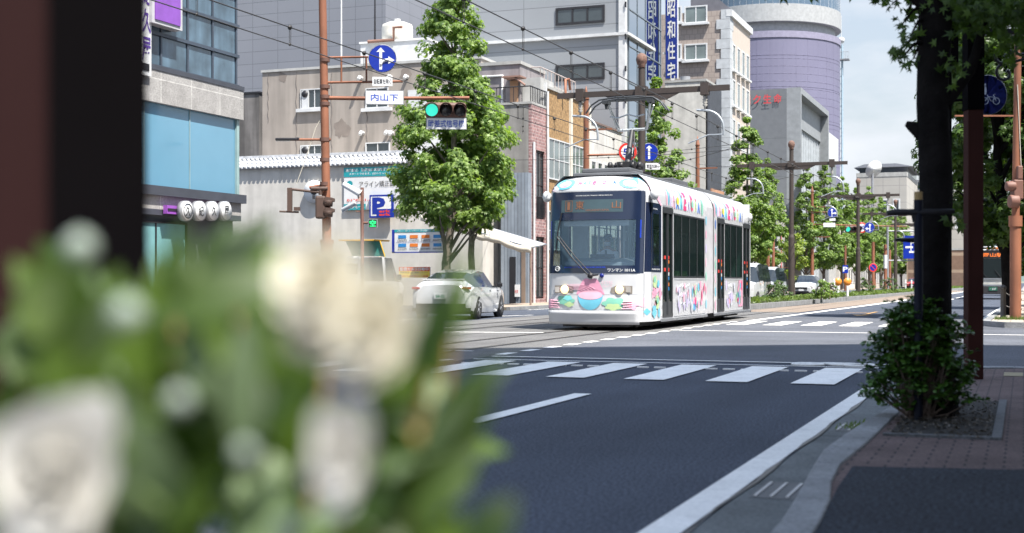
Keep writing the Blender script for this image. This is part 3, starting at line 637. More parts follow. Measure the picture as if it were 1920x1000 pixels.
# recessed shop next to it
xa, z1 = w2(846, 395, YC+1.5); xb, _ = w2(939, 395, YC+1.5)
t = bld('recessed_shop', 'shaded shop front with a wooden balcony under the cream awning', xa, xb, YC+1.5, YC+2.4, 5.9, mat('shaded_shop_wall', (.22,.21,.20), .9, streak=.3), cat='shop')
x0, z0 = w2(907, 432, YC+1.4); x1, z2 = w2(941, 396, YC+1.4); b = MB(); b.box(x0, x1, YC+.9, YC+1.5, z0-.08, z0)
for i in range(12): b.box(x0+(x1-x0)*i/12, x0+(x1-x0)*i/12+.045, YC+.9, YC+.93, z0, z2)
b.box(x0, x1, YC+.88, YC+.94, z2, z2+.06); b.build('balcony', mat('weathered_wood', (.24,.18,.14), .8), t)
b = MB(); b.box(x0, x1, YC+1.44, YC+1.49, z2-.3, z2+1.3); b.build('opening_shade_panel', black, t)  # black panel stands for the shade inside the opening
win(t, 'F', YC+1.5, onY(912,480,YC+1.5).x, onY(938,480,YC+1.5).x, .9, 2.7, fm=mat('weathered_wood'), gm=glassg, mull=1)
win(t, 'F', YC+1.5, onY(868,480,YC+1.5).x, onY(902,480,YC+1.5).x, .3, 2.7, fm=dark, gm=glass, mull=1)
# cream awning on a post
p0 = onY(890, 414, 52.5); p1 = onX(1021, 450, -18.6); 
pa = G(999, 577)
t = thing('shop_awning', 'long cream fabric awning sloping down from the shops to a thin post', 'awning', (-19.8, 51, 0))
cv = MB(); A = Vector((-23.6, 52.6, 4.05)); B_ = Vector((-18.55, 52.3, 2.62))
def aw(u, v):
    p = A.lerp(B_, u); return (p.x, p.y-1.8*v*(1) , p.z+.04*math.sin(u*20)*v-.18*v)
cv.grid(aw, [i/24 for i in range(25)], [0,.25,.5,.75,1])
def aw2(u, v): p = aw(u, 1); return (p[0], p[1]-.02, p[2]-v*(.24+.05*abs(math.sin(u*26))))
cv.grid(aw2, [i/48 for i in range(49)], [0,1])
cv.build('canvas', mat('cream_canvas', (.58,.53,.44), .8, var=.1), t, solid=.01)
b = MB(); b.path([A, B_], .03); b.path([(A.x, A.y-1.8, A.z-.18), (B_.x, B_.y-1.8, B_.z-.18)], .03); b.path([B_, (B_.x, B_.y-1.8, B_.z-.18)], .03); b.tube((B_.x-.05, B_.y-1.75, 0), (B_.x-.05, B_.y-1.75, B_.z-.15), .045, mi=1)
b.build('frame', [steel, mat('rusty_post', (.30,.22,.18), .7, streak=.4)], t)
# building P: grey render with brick street face
XB = LB+.0; y0, y1 = fy(992), fy(1022)
z1 = 9.0
t = thing('brick_faced_building', 'narrow building with grey rendered side and pinkish brick street face', 'building', (LB-2, y0, 0))
MB().box(LB-4.2, LB-.03, y0, y1, 0, z1).build('wall', mat('grey_render', (.27,.26,.245), .9, streak=.35), t)
bk_ = mat('pink_mottled_brick', (.36,.20,.19), .8, brick=(.28,.14,.015,(.36,.29,.28),(.20,.11,.11),0), var=.3, scale=6)
b = MB(); ww = (y1-y0)
for (c0, c1, h0, h1) in ((0,.28,0,z1),(.82,1,0,z1),(.28,.82,0,.3),(.28,.82,3.1,3.9),(.28,.82,7.0,z1)): b.box(LB-.02, LB+.12, y0+ww*c0, y0+ww*c1, h0, h1)
b.build('brick_face', bk_, t)
for (h0, h1) in ((.3,3.1),(3.9,7.0)): win(t, 'S', LB-.02, y0+ww*.3, y0+ww*.8, h0+.1, h1-.1, fm=dark, gm=glass, mull=1, fr=.05, horiz=1)
def railing(b, pts, h=.8, n=9):
    for a, c in zip(pts, pts[1:]):
        a, c = Vector(a), Vector(c); b.tube(a+Vector((0,0,h)), c+Vector((0,0,h)), .03, n=6)
        for i in range(n+1): p = a.lerp(c, i/n); b.tube(p, p+Vector((0,0,h)), .018, n=5)
b = MB(); railing(b, [(LB-3.6, y0+.05, z1), (LB+.05, y0+.05, z1), (LB+.05, y1, z1)]); railing(b, [(LB+.16, y0+ww*.3, 4.0), (LB+.16, y0+ww*.8, 4.0)], .9, 8); b.build('railing', dark, t)
MB().box(LB-4.2, LB+.14, y0-.05, y1, z1, z1+.1).build('roof_coping', conc, t)
b = MB(); b.tube((LB+.2, y0+.1, 0), (LB+.2, y0+.1, 7.3), .06, mi=0); b.tube((LB+.2, y1-.2, 0), (LB+.2, y1-.2, 9.8), .06); b.build('drain_pipe', white, t)
# penthouse with door and small awning
xa, z2 = w2(897, 125, y0+1.6); xb, _ = w2(975, 125, y0+1.6)
t = bld('rooftop_penthouse', 'mauve grey rooftop room with a door and rusty hood above the brick building', xa, xb, y0+1.6, y0+5, z2, mat('mauve_grey_render', (.24,.22,.23), .9, streak=.25), z0=z1+.1, parapet=.15, cat='roof room')
x0, za_ = w2(957, 152, y0+1.55); x1, zb3 = w2(971, 190, y0+1.55)
MB().box(x0, x1, y0+1.5, y0+1.6, z1+.1, za_).build('door', mat('wood_door', (.34,.20,.12), .7), t)
b = MB(); b.path([(x0-.1, y0+1.5, za_+.12),(x0+.5, y0+.9, za_+.02),(x0+1.0, y0+.8, za_-.35)], .05, 6); b.box(x0-.15, x1+.4, y0+.8, y0+1.6, za_+.05, za_+.12); b.build('hood', mat('rust_hood', (.24,.14,.11), .8), t)
b = MB(); b.path([(xa, y0+1.55, z2-.5),(x0-.4, y0+1.55, z2-.5),(x0-.4, y0+1.55, z2-2.0)], .06, 6); b.build('pipe', white, t)
bld('white_roof_shed', 'white rooftop shed beside the penthouse', LB-1.6, LB-.1, y0+1.8, y0+3.6, z1+1.45, mat('dull_white_wall', (.42,.42,.41), .8, streak=.2), z0=z1+.1, cat='roof room')
# building Q: ochre tile
y0q, y1q = fy(1024), fy(1103); zq = 10.0
t = thing('ochre_tiled_building', 'ochre tiled building with ribbon windows between white downpipes', 'building', (LB-3, y0q, 0))
och = mat('ochre_rough_tile', (.32,.20,.09), .8, brick=(.22,.11,.008,(.22,.15,.08),(.26,.155,.065),0), var=.4, scale=7, speck=.2)
MB().box(LB-7, LB, y0q, y1q, 0, zq).build('wall', [och], t)
MB().box(LB-7, LB+.05, y0q-.12, y0q, 0, zq+.25).build('edge_pier', white, t)
b = MB(); L = y1q-y0q
for c in (.52, .985): b.box(LB, LB+.12, y0q+L*c, y0q+L*c+.22, 0, zq)
b.build('downpipe', mat('cream_pipe', (.6,.57,.5), .6), t)
for (c0, c1) in ((.04,.5),(.56,.95)):
    for (h0, h1) in ((5.9,7.7),(2.6,4.3)): win(t, 'S', LB, y0q+L*c0, y0q+L*c1, h0, h1, fm=white, gm=glassg, mull=3, horiz=1, fr=.06)
MB().box(LB-7.05, LB+.08, y0q, y1q, zq, zq+.12).build('roof_coping', conc, t)
b = MB(); railing(b, [(LB-6, y0q+.6, zq+.1),(LB-.5, y0q+.6, zq+.1),(LB-.5, y0q+5.8, zq+.1)], 1.0, 10); b.build('railing', mat('rail_pinkish', (.42,.36,.34), .6), t)
b = MB(); b.path([(LB+.2, y0q+2.2, 9.8),(LB+.2,y0q+2.2,10.7),(LB+.2,y0q+2.7,10.8),(LB+.2,y0q+2.9,10.3)], .06, 8); b.build('gooseneck_pipe', orange, t)
bld('mauve_gable_house', 'mauve grey house with a ridged roof behind the ochre building', LB-9, LB-3, y0q+3, y1q, 11.6, mat('mauve_cladding', (.30,.26,.26), .7), parapet=.15)
# building R: white with small windows
y0r, y1r = fy(1105), fy(1178)-.1; zr = 9.2
t = thing('white_rendered_building', 'white rendered building with a row of tall narrow windows', 'building', (LB-3, y0r, 0))
MB().box(LB-5, LB-.02, y0r, min(y1r, YG-.4), 0, zr).build('wall', mat('chalk_white_render', (.50,.485,.46), .85, streak=.12), t)
L = min(y1r, YG-.4)-y0r
for k in range(5):
    win(t, 'S', LB-.02, y0r+L*(.05+.19*k), y0r+L*(.16+.19*k), 5.2, 7.2, fm=white, gm=glass, mull=0, fr=.06)
win(t, 'S', LB-.02, y0r+.3, y0r+L-.4, 2.0, 3.4, fm=mat('brownish_frame', (.25,.2,.17), .6), gm=glass, mull=4, fr=.07)
MB().box(LB-5.05, LB+.05, y0r, y0r+L+.05, zr, zr+.1).build('roof_coping', mat('dark_coping', (.14,.10,.09), .7), t)
# building S: pale block with louvred street face
xs = -19.9; ys = onX(1322, 200, xs).y; ye = onX(1348, 200, xs).y; zs = onX(1322, 152, xs).z
xsa = onY(1247, 200, ys).x
t = thing('pale_louvred_building', 'pale blank-fronted building with dark louvres and a rust panel on its street side', 'building', ((xsa+xs)/2, ys, 0))
MB().box(xsa, xs, ys, ye, 0, zs).build('wall', mat('pale_render', (.50,.49,.46), .85, streak=.15), t)
b = MB(); b.box(xs, xs+.12, ys+.15, ye, 5.2, zs-.2, 1)
n = int((ye-ys-.3)/.35)
for i in range(n): b.box(xs+.12, xs+.3, ys+.2+i*.35, ys+.3+i*.35, 5.2, zs-.2, 0)
b.build('louvre', [mat('dark_louvre', (.09,.10,.12), .5), black], t)
b = MB(); b.box(xs+.3, xs+.36, ys+.3, ye, 6.2, 7.3, 0)
for i in range(n*2): b.box(xs+.36, xs+.40, ys+.32+i*.17, ys+.38+i*.17, 6.2, 7.3, 1)
b.build('rust_panel', [mat('rust_slats', (.36,.16,.08), .7), mat('rust_slats_light', (.5,.3,.2), .7)], t)
MB().box(xsa-.05, xs+.1, ys-.05, ye, zs, zs+.15).build('roof_coping', conc, t)
win(t, 'S', xs, ys+.6, ye-.5, 1.8, 4.4, fm=dark, gm=glass, mull=2)
b = MB(); b.tube((xs-1.6, ys+1, zs+.1), (xs-1.6, ys+1, zs+.5), .35, n=14); b.build('roof_vent', grey, t)
# --- purple round hotel/department building
cy = onX(1440, 300, -48).y
PC = Q(1437, 300, 205); rr = 11.0
t = thing('purple_round_tower', 'round purple tiled tower with a white band and glazed top floor', 'tower', (PC.x, PC.y, 0))
pur = mat('lavender_tile', (.15,.146,.222), .7, var=.05, scale=.3)
zz = lambda py: CAMZ+(HOR-py)*(205-rr*.6)/F
def drum(name, r, z0, z1, m, n=64): MB().lathe([(r, z0), (r, z1)], 96, 0, 'z', (PC.x, PC.y, 0), False).build(name, m, t)
drum('drum', rr, 0, zz(80), pur); drum('cornice', rr+.12, zz(80), zz(68), mat('lavender_trim', (.22,.21,.29), .6)); drum('recess', rr-.7, zz(68), zz(50), grey)
drum('white_band', rr+.15, zz(50), zz(18), mat('pale_stone_band', (.33,.34,.35), .7)); drum('glazed_floor', rr+.05, zz(18), zz(-40), mat('blue_glazing', (.10,.15,.21), .25, spec=.4)); drum('cap', rr+.3, zz(-40), zz(-60), conc)
b = MB()
for i in range(72):
    a = 2*math.pi*i/72; b.box(0,0,0,0,0,0) if 0 else b.tube((PC.x+(rr+.0)*math.cos(a), PC.y+(rr+.0)*math.sin(a), zz(18)), (PC.x+(rr)*math.cos(a), PC.y+(rr)*math.sin(a), zz(-40)), .06, n=4)
b.build('mullion_grid', white, t)
b = MB()
for k, py in enumerate((112,170,235,300,365)): b.lathe([(rr+.03, zz(py)-.02),(rr+.03, zz(py)+.02)], 64, 0, 'z', (PC.x, PC.y, 0))
for i in range(36): a = 2*math.pi*i/36+.05; b.tube((PC.x+rr*math.cos(a), PC.y+rr*math.sin(a), 2), (PC.x+rr*math.cos(a), PC.y+rr*math.sin(a), zz(80)), .012, n=4)
for k in range(26): b.lathe([(rr+.02, 6+k*1.1),(rr+.02, 6.05+k*1.1)], 64, 0, 'z', (PC.x, PC.y, 0))
b.build('tile_joint', mat('lavender_joint', (.145,.136,.215), .65), t)
# slim service mast with ball
pm_ = Q(1575, 300, 215); t = thing('service_mast', 'slim steel mast with a white ball and platform beside the purple tower', 'mast', (pm_.x, pm_.y, 0))
ZZ = lambda py: CAMZ+(HOR-py)*215/F
b = MB()
for dx in (-.35, .35):
    for dy in (-.35, .35): b.tube((pm_.x+dx, pm_.y+dy, 0), (pm_.x+dx, pm_.y+dy, ZZ(85)), .12, n=6)
for k in range(30): b.tube((pm_.x-.35, pm_.y-.35, k*1.2), (pm_.x+.35, pm_.y-.35, k*1.2+.6), .06, n=4)
b.build('lattice', mat('pale_blue_steel', (.28,.38,.46), .5), t)
b = MB(); b.box(pm_.x-.6, pm_.x+1.5, pm_.y-.8, pm_.y+.8, ZZ(114), ZZ(112)); railing(b, [(pm_.x-.6, pm_.y-.8, ZZ(112)), (pm_.x+1.5, pm_.y-.8, ZZ(112))], 1.1, 8); b.build('platform', grey, t)
b = MB(); b.lathe([(.02,-.55),(.35,-.42),(.52,-.2),(.55,0),(.52,.2),(.35,.42),(.02,.55)], 16, 0, 'z', (pm_.x+.2, pm_.y, ZZ(76))); b.tube((pm_.x+.2, pm_.y, ZZ(70)), (pm_.x+.2, pm_.y, ZZ(30)), .05, n=4); b.build('ball', white, t)
# --- grey concrete office with red characters and framed glazing
yo = onX(1475, 300, LB).y; yo2 = onX(1531, 300, LB).y; zo = onX(1475, 166, LB).z; xo = onY(1400, 300, yo).x
cg2 = mat('blue_grey_concrete', (.13,.14,.155), .7, brick=(3.6,3.6,.04,(.11,.12,.13),(.15,.16,.172),0), var=.07)
t = thing('concrete_insurance_office', 'blue grey concrete office with red roof characters and deep framed glazing', 'building', (LB-5, yo, 0))
MB().box(xo-4, LB, yo, yo2-.01, 0, zo).build('wall', cg2, t)
b = MB(); b.box(LB, LB+1.3, yo, yo+.5, 0, zo+.05); b.box(LB, LB+1.3, yo2-.6, yo2, 0, zo+.05); b.box(LB, LB+1.3, yo+.5, yo2-.6, zo-.5, zo+.05); b.box(LB, LB+.5, yo+.5, yo2-.6, zo-3.2, zo-.5)
b.build('frame', mat('pale_blue_concrete', (.23,.245,.26), .6), t)
b = MB(); b.box(LB, LB+.1, yo+.5, yo2-.6, 0, zo-3.2, 1); n = 16
for i in range(n+1): y = yo+.5+(yo2-yo-1.1)*i/n; b.box(LB+.1, LB+.35, y-.12, y+.12, 0, zo-3.2, 0)
b.build('glazing', [mat('fin_white', (.5,.54,.58), .5), glass], t)
b = MB(); 
for k, ch in enumerate('フコク生命'):
    px = 1387+19*k+ (0 if k else 0); b.text(ch, lambda a, c: (a, yo-.15, c), onY(1380+19.5*k, 189, yo-.15).x, onY(1380, 189, yo).z, .75, .85, 0, .06)
b.build('lettering', mat('letter_red', (.55,.05,.06), .5), t)
# white parapet building beyond it
ya3, yb3 = onX(1533, 300, LB).y, onX(1572, 300, LB).y; z3 = onX(1533, 232, LB).z
t = thing('white_parapet_building', 'white building with a rooftop frame beyond the concrete office', 'building', (LB-5, ya3, 0))
MB().box(LB-9, LB-.3, ya3, yb3, 0, z3-.2).build('wall', mat('shade_grey_wall', (.34,.34,.33), .8), t)
b = MB(); b.box(LB-.3, LB, ya3, yb3, z3-3, z3); b.box(LB-.3, LB, ya3, yb3, z3-9.5, z3-7); b.build('parapet', white, t)
MB().box(LB-.3, LB-.25, ya3, yb3, z3-7, z3-3).build('glazing', glass, t)
b = MB(); b.box(LB-6, LB-1, ya3+1, ya3+10, z3-.2, z3+1.6); b.build('roof_frame', grey, t)
# --- far grey civic buildings
yfar = 262.0
def far(name, label, a, c, d, y, m, pal=0, deep=20, h2=None, cat='building'):
    p0, p1 = onY(a, c, y), onY(d, c, y); return bld(name, label, p0.x, p1.x, y, y+deep, p0.z, m, parapet=pal, cat=cat), p0, p1
fc = mat('far_concrete', (.36,.345,.32), .85, var=.1, scale=.2, brick=(3,3.2,.06,(.26,.25,.24),(.35,.335,.31),0)); fr2 = mat('far_grey_roof', (.17,.18,.21), .7)
t, p0, p1 = far('far_civic_hall', 'wide pale concrete civic hall at the far end of the street', 1606, 333, 1700, yfar, fc, .8, 30)
b = MB(); a0, a1 = onY(1613, 316, yfar+4), onY(1703, 316, yfar+4); b.box(a0.x, a1.x, yfar+3, yfar+25, p0.z+.8, p0.z+2.0, 1); b.prism([(a0.x-1, p0.z+2.0), (a1.x+1, p0.z+2.0), (a1.x-2, a0.z+.6), (a0.x+1, a0.z+.6)], lambda x, z, tt: (x, tt, z), yfar+2, yfar+26, 0); b.build('roof', [fr2, glass], t)
for k in range(2): win(t, 'F', yfar, onY(1655+22*k,360,yfar).x, onY(1663+22*k,360,yfar).x, onY(1660,396,yfar).z, onY(1660,376,yfar).z, fm=white, gm=glass, mull=0, fr=.3)
t, p0, p1 = far('far_civic_annex', 'pale concrete annex behind the round tree brace', 1698, 364, 1822, yfar+25, fc, .8, 30)
b = MB(); a0, a1 = onY(1706, 345, yfar+25), onY(1815, 345, yfar+25); b.box(a0.x, a1.x, yfar+28, yfar+50, p0.z+.8, p0.z+3.0, 1); b.prism([(a0.x-2, p0.z+3.0), (a1.x+2, p0.z+3.0), (a1.x-1, a0.z+.4), (a0.x+1, a0.z+.4)], lambda x, z, tt: (x, tt, z), yfar+27, yfar+51, 0); b.build('roof', [fr2, mat('blue_glazing')], t)
for k in range(2): win(t, 'F', yfar+25, onY(1794+14*k,360,yfar+25).x, onY(1804+14*k,360,yfar+25).x, onY(1799,425,yfar+25).z, onY(1799,372,yfar+25).z, fm=white, gm=glass, mull=0, fr=.4)
# satellite dish
pd = Q(1637, 317, 205); t = thing('satellite_dish', 'large white satellite dish on a rooftop beyond the street trees', 'satellite dish', pd, R(20))
b = MB(); prof = [(.05,.28),(.5,.22),(1.0,.05),(1.42,-.18)]; b.lathe(prof, 28, 0, 'y'); 
dso = b.build('dish', white, t, world=False, solid=.04); dso.rotation_euler = (R(28), R(0), R(22)); dso.location = (0, 0, 0)
MB().tube((0,.4,-6),(0,.3,-.3),.18).build('mount', grey, t, world=False)
# gaps filler: far end street frontage on both sides
t, _, _ = far('far_street_block', 'low brown shop block closing the street far away', 1700, 470, 1850, 215, mat('brown_shop', (.20,.12,.08), .85, brick=(3,2.6,.25,(.30,.22,.16),(.12,.09,.08),0)), .3, 15)
def filler(label, y0, y1, h, m, x=LB, w=9, wins=1):
    t = bld('street_building', label, x-w, x, y0, y1, h, m, parapet=.2)
    n = int((y1-y0)/2.6)
    for k in range(n):
        for f in range(int(h/3.2)): win(t, 'S', x, y0+.6+k*2.6, y0+2.1+k*2.6, .9+3.2*f, 2.5+3.2*f, fm=white, gm=glass, mull=0)
    return t
filler('grey shop building with square windows between the street trees', Yt2+.3, yo-.4, 7.5, mat('grey_shop', (.34,.33,.32), .8))
filler('cream shop building past the white parapet building', yb3+1, yb3+22, 9.5, cream)
filler('low stone-grey building at the far end of the tree row', yb3+23, yb3+60, 7.5, fc)
# low shops along the right pavement past the side street (outside the frame, mirrored in the tram windows)
for k, (y0, y1, h, m_, lb) in enumerate(((35, 52, 7.2, 'right_shop_a', 'low brown shop building on the right pavement corner'), (53, 74, 6.4, 'right_shop_b', 'low grey shop building beyond the brown corner shop on the right'), (75, 120, 7.0, 'right_shop_c', 'long low dark shop building far along the right pavement'))):
    t = bld('shop_building', lb, 4.2+k, 14, y0, y1, h, mat(m_, ((.10,.07,.05), (.14,.14,.14), (.08,.085,.08))[k], .8), parapet=.2)
    MB().box(4.1+k, 4.2+k, y0+1, y1-1, .4, 3.0).build('shopfront', glass, t)
# unseen building on the right, footprint shaped to put shade on the near road
cs = MB(); H = 40; sx, sy = -LIGHT.x/LIGHT.z*-H, -LIGHT.y/LIGHT.z*-H
k_ = Vector((LIGHT.x, LIGHT.y, 0))/(-LIGHT.z)*H
tip = [(-24, 13.5), (-9.15, 19.6), (-2.46, 23.9), (0, 24.3), (40, 24.6)]
foot = [(a-k_.x, b_-k_.y) for a, b_ in tip]
foot = [p for p in foot]
foot[0] = (3.6, foot[1][1]-(foot[1][0]-3.6)*.41) if foot[1][0] > 3.6 else foot[0]
fp = foot+[(foot[-1][0], .8), (3.6, .8)]  # near end cut short so sun reaches the flowers
t = thing('shading_building', 'unseen tall building on the right, shaped so its shadow falls over the near road', 'building', (20, -10, 0))
cs.prism(fp, lambda a, b_, z: (a, b_, z), 0, H); cs.build('wall', mat('right_building_wall', (.24,.235,.23), .85, brick=(1.6,3.2,.2,(.06,.07,.08),(.22,.215,.21),0)), t)
# ================================================================ tram
TW = 1.18
TX, TY = -8.875, 28.0
t = thing('tram', 'white two-section tram wrapped in pink, teal and green hand and cloud graphics', 'tram', (TX, TY, 0))
tw = mat('tram_white', (.53,.54,.56), .28, var=.03, coat=.5)
tmask = mat('windscreen_mask', (.010,.018,.045), .12, var=.05, spec=.8)
thaze = mat('tram_sky_haze_glass', (.17,.27,.38), .03, var=0, spec=.8, trans=.76, aniso=(.82,.90,.95))  # blue base colour stands in for sky haze reflected on the windscreen
tside = mat('tram_side_glass', (.008,.016,.015), .03, var=0, spec=.45, trans=.52, aniso=(.55,.72,.68))
tgrey = mat('tram_gangway_grey', (.34,.34,.36), .6, var=.1)
tlow = mat('tram_underframe', (.03,.03,.033), .7)
def tx(z): return TW-(0 if z < 3.02 else .30*((z-3.02)/.45)**2)
def FS(s, z, off=0):
    a = abs(s); y = .26*a**2.4+(.42*((a-.84)/.16)**2.6 if a > .84 else 0)
    if z > 1.25: y += .10*(z-1.25)
    if z > 3.1: y += .50*((z-3.1)/.38)**2.4
    if z < .45: y += .10*((.45-z)/.25)**2 if False else 0
    b = .03*math.sin(max(0, min(1, (z-.25)/.6))*math.pi)
    return (s*tx(z), y-b-off, z)
def lin(a, b, n): return [a+(b-a)*i/n for i in range(n+1)]
def T(p): return p
zs = lin(.2, 1.27, 8)+lin(1.27, 2.62, 8)[1:]+lin(2.62, 3.08, 4)[1:]+lin(3.08, 3.48, 8)[1:]
ss = lin(-1, -.93, 3)+lin(-.93, -.80, 3)[1:]+lin(-.80, .80, 16)[1:]+lin(.80, .93, 3)[1:]+lin(.93, 1, 3)[1:]
inmask = lambda s, z: abs(s) < .93 and 1.27 < z < 3.08
b = MB(); b.grid(FS, ss, zs, 0, skip=inmask)
L1, LG, L2 = 6.2, 7.0, 12.1
# roof
rp_ = lambda y0, y1: b.box(-.89, .89, y0, y1, 3.40, 3.47)
b.grid(lambda s, y: (s*(TW-.30), y, 3.47+.0*(1-s*s)), lin(-1, 1, 8), [.60, L1]); b.grid(lambda s, y: (s*(TW-.30), y, 3.47), lin(-1, 1, 8), [LG, L2-.1])
def SP(y, z, side, off=0): return (side*(tx(z)+off), y, z)
def sidewall(b, openings, y0, y1, side, z0=.2):
    ys = sorted(set([y0, y1]+[o[0] for o in openings]+[o[1] for o in openings])); zz_ = sorted(set([z0, 3.02]+[o[2] for o in openings]+[o[3] for o in openings]))
    zz_ = zz_+lin(3.02, 3.47, 6)[1:]
    b.grid(lambda y, z: SP(y, z, side), ys, zz_, 0, skip=lambda y, z: any(o[0] < y < o[1] and o[2] < z < o[3] for o in openings))
yc0 = FS(1, 1)[1]
openR = [(yc0+.02, 1.42, 1.42, 2.72), (1.62, 2.56, .30, 2.74), (2.66, 5.93, 1.17, 2.70)]
openL = [(yc0+.02, 1.42, 1.42, 2.72), (2.0, 5.93, 1.17, 2.70)]
open2 = [(7.42, 8.32, .30, 2.74), (8.40, 10.88, 1.17, 2.70), (10.96, 11.95, .30, 2.74)]
open2L = [(7.5, 11.6, 1.17, 2.70)]
sidewall(b, openR, .66, L1, 1); sidewall(b, openL, .66, L1, -1); sidewall(b, open2, LG, L2, 1); sidewall(b, open2L, LG, L2, -1)
b.box(-TW+.02, TW-.02, L2-.06, L2, .2, 3.4); b.box(-TW+.1, TW-.1, L1-.06, L1, .2, 1.0)
b.build('body', tw, t, world=False)
b = MB(); b.grid(lambda s, z: FS(s, z, .012), [s for s in ss if abs(s) <= .9301], [z for z in zs if 1.26 < z < 3.09], 0, skip=lambda s, z: abs(s) < .80 and 1.44 < z < 2.50)
b.build('windscreen_mask', tmask, t, world=False)
b = MB(); b.grid(lambda s, z: FS(s, z, .004), lin(-.80, .80, 16), lin(1.44, 2.50, 8)); b.build('windscreen', thaze, t, world=False)
# skirt / bumper
b = MB(); b.grid(lambda s, z: (lambda p: (p[0], p[1]-.03-.05*(z-.12)/.3, p[2]))(FS(s*.95, z)), lin(-.93, .93, 20), lin(.14, .44, 4)); b.build('bumper_skirt', tw, t, world=False, solid=.02)
b = MB(); b.grid(lambda s, z: FS(s, z, .006), lin(-.97, .97, 40), [.800, .806]); b.grid(lambda s, z: FS(s, z, .006), lin(-.97, .97, 40), [.455, .46])
for s in (-.935, .935): b.grid(lambda u, z: FS(u, z, .006), [s-.004, s+.004], lin(.3, 1.26, 12))
b.grid(lambda s, z: FS(s, z, .007), lin(-1, 1, 40), [3.09, 3.10])
b.build('panel_seam', mat('seam_grey', (.25,.26,.28), .6), t, world=False)
# side cab window, doors, side windows
for side in (1, -1):
    fr_ = MB(); gl = MB()
    fr_.grid(lambda y, z: SP(y, z, side, .006), [yc0-.02, yc0+.10, 1.32, 1.50], [1.30, 1.44, 2.60, 2.84], 0, skip=lambda y, z: yc0+.1 < y < 1.32 and 1.44 < z < 2.60)
    gl.grid(lambda y, z: SP(y, z, side, .001), [yc0+.08, 1.34], [1.42, 2.62])
    fr_.grid(lambda s, z: FS(side*s, z, .008), lin(.935, 1.0, 5), lin(1.30, 2.84, 6))
    fr_.build('cab_window_frame', tmask, t, world=False); gl.build('cab_window', tside, t, world=False)
rubber = mat('tram_door_frame', (.025,.028,.032), .4)
def door(y0, y1):
    b = MB(); X = TW+.01
    b.box(TW-.05, X+.01, y0, y1, 2.66, 2.78); b.box(TW-.05, X, y0, y1, .26, .34); ym = (y0+y1)/2
    for y in (y0, ym-.06, ym+.02, y1-.06): b.box(TW-.05, X, y, y+.05, .3, 2.7)
    for y in (y0+.03, ym+.03): b.box(TW-.04, TW-.0, y, y+(y1-y0)/2-.06, .32, .62)
    d = b.build('door', rubber, t, world=False)
    MB().box(TW-.03, TW-.02, y0+.04, y1-.04, .32, 2.68).build('door_glass', tside, d, world=False)
    b = MB()
    for k, (z, m_) in enumerate(((1.32,0),(1.22,1),(1.12,2),(1.6,0),(1.5,3),(.98,3),(.88,2))):
        b.box(X-.005, X+.004, ym+.03+.0*k, ym+.10, z, z+.08, m_)
        if k in (0, 3): b.box(X-.02, X-.002, ym-.3, ym-.2, z, z+.08, m_)
    b.build('sticker', [inkr, signw, mat('ink_blue'), mat('ink_orange')], d, world=False)
for (a, c) in ((1.62,2.56),(7.42,8.32),(10.96,11.95)): door(a, c)
for side, sets in ((1, ((2.66,5.93,3),(8.40,10.88,2))), (-1, ((2.0,5.93,3),(7.5,11.6,3)))):
    for (a, c, n) in sets:
        b = MB(); g2 = MB(); g2.grid(lambda y, z: SP(y, z, side, -.01), [a, c], [1.17, 2.70])
        for i in range(n+2):
            y = a+(c-a)*i/(n+1); x = side*(TW-.005); b.box(min(x, x-side*.03), max(x, x-side*.03), y-.03, y+.03, 1.17, 2.70)
        for z in (1.17, 2.66): x = side*(TW+.003); b.box(min(x, x-side*.03), max(x, x-side*.03), a, c, z, z+.04)
        b.build('window_frame', rubber, t, world=False); g2.build('side_window', tside, t, world=False)
# gangway bellows
b = MB()
for i in range(9):
    y = L1-.02+i*(LG-L1+.04)/8; o = .03 if i % 2 else -.01
    if i < 8:
        y2 = L1-.02+(i+1)*(LG-L1+.04)/8; o2 = .03 if (i+1) % 2 else -.01
        for side in (1, -1): b.grid(lambda yy_, z: (side*(tx(z)-.03+(o if yy_ < y2-1e-4 else o2)), yy_, z), [y, y2], [.25, 1, 2, 3.02, 3.2, 3.35, 3.46], sm=False)
        b.grid(lambda s, yy_: (s*.9, yy_, 3.44+(o if yy_ < y2-1e-4 else o2)), [-1, 1], [y, y2])
b.build('gangway_bellows', tgrey, t, world=False)
# floor, interior
b = MB(); b.box(-TW+.03, TW-.03, .7, L2-.1, .28, .34, 0); b.box(-TW+.1, TW-.1, .6, L2-.1, 3.2, 3.24, 1); b.box(-.9,.9,.30,1.0,.34,.4,0)
b.build('floor', [tlow, signw], t, world=False)
b = MB(); b.box(-.85, .85, 1.52, 1.56, .34, 1.25, 0); b.box(-.95, -.55, 1.52, 1.56, 1.2, 2.7, 1); b.box(.6, .95, 1.52, 1.56, 1.2, 2.7, 1); b.box(-1, 1, 1.50, 1.56, 2.55, 3.0, 0)
for x in (-.3, .3): b.box(x-.02, x+.02, 1.5, 1.54, 1.2, 2.6, 1)
b.build('cab_partition', [mat('interior_grey', (.30,.32,.33), .6), mat('interior_pale', (.62,.66,.68), .6)], t, world=False)
b = MB(); b.prism([(.42,1.15),(.50,1.52),(.85,1.62),(1.0,1.5),(1.0,.4),(.42,.4)], lambda a, c, tt: (tt, a, c), -.78, .80, 0); b.box(-.25,.3,.68,.74,1.6,1.7,1); b.build('driver_console', [mat('console_grey', (.20,.235,.25), .5), dark], t, world=False)
b = MB(); b.box(-.76,.76,.34,.37,2.32,2.52,0); b.build('sun_blind', mat('blind_grey', (.40,.45,.48), .7), t, world=False)
b = MB(); seatm = mat('seat_green', (.10,.16,.09), .8)
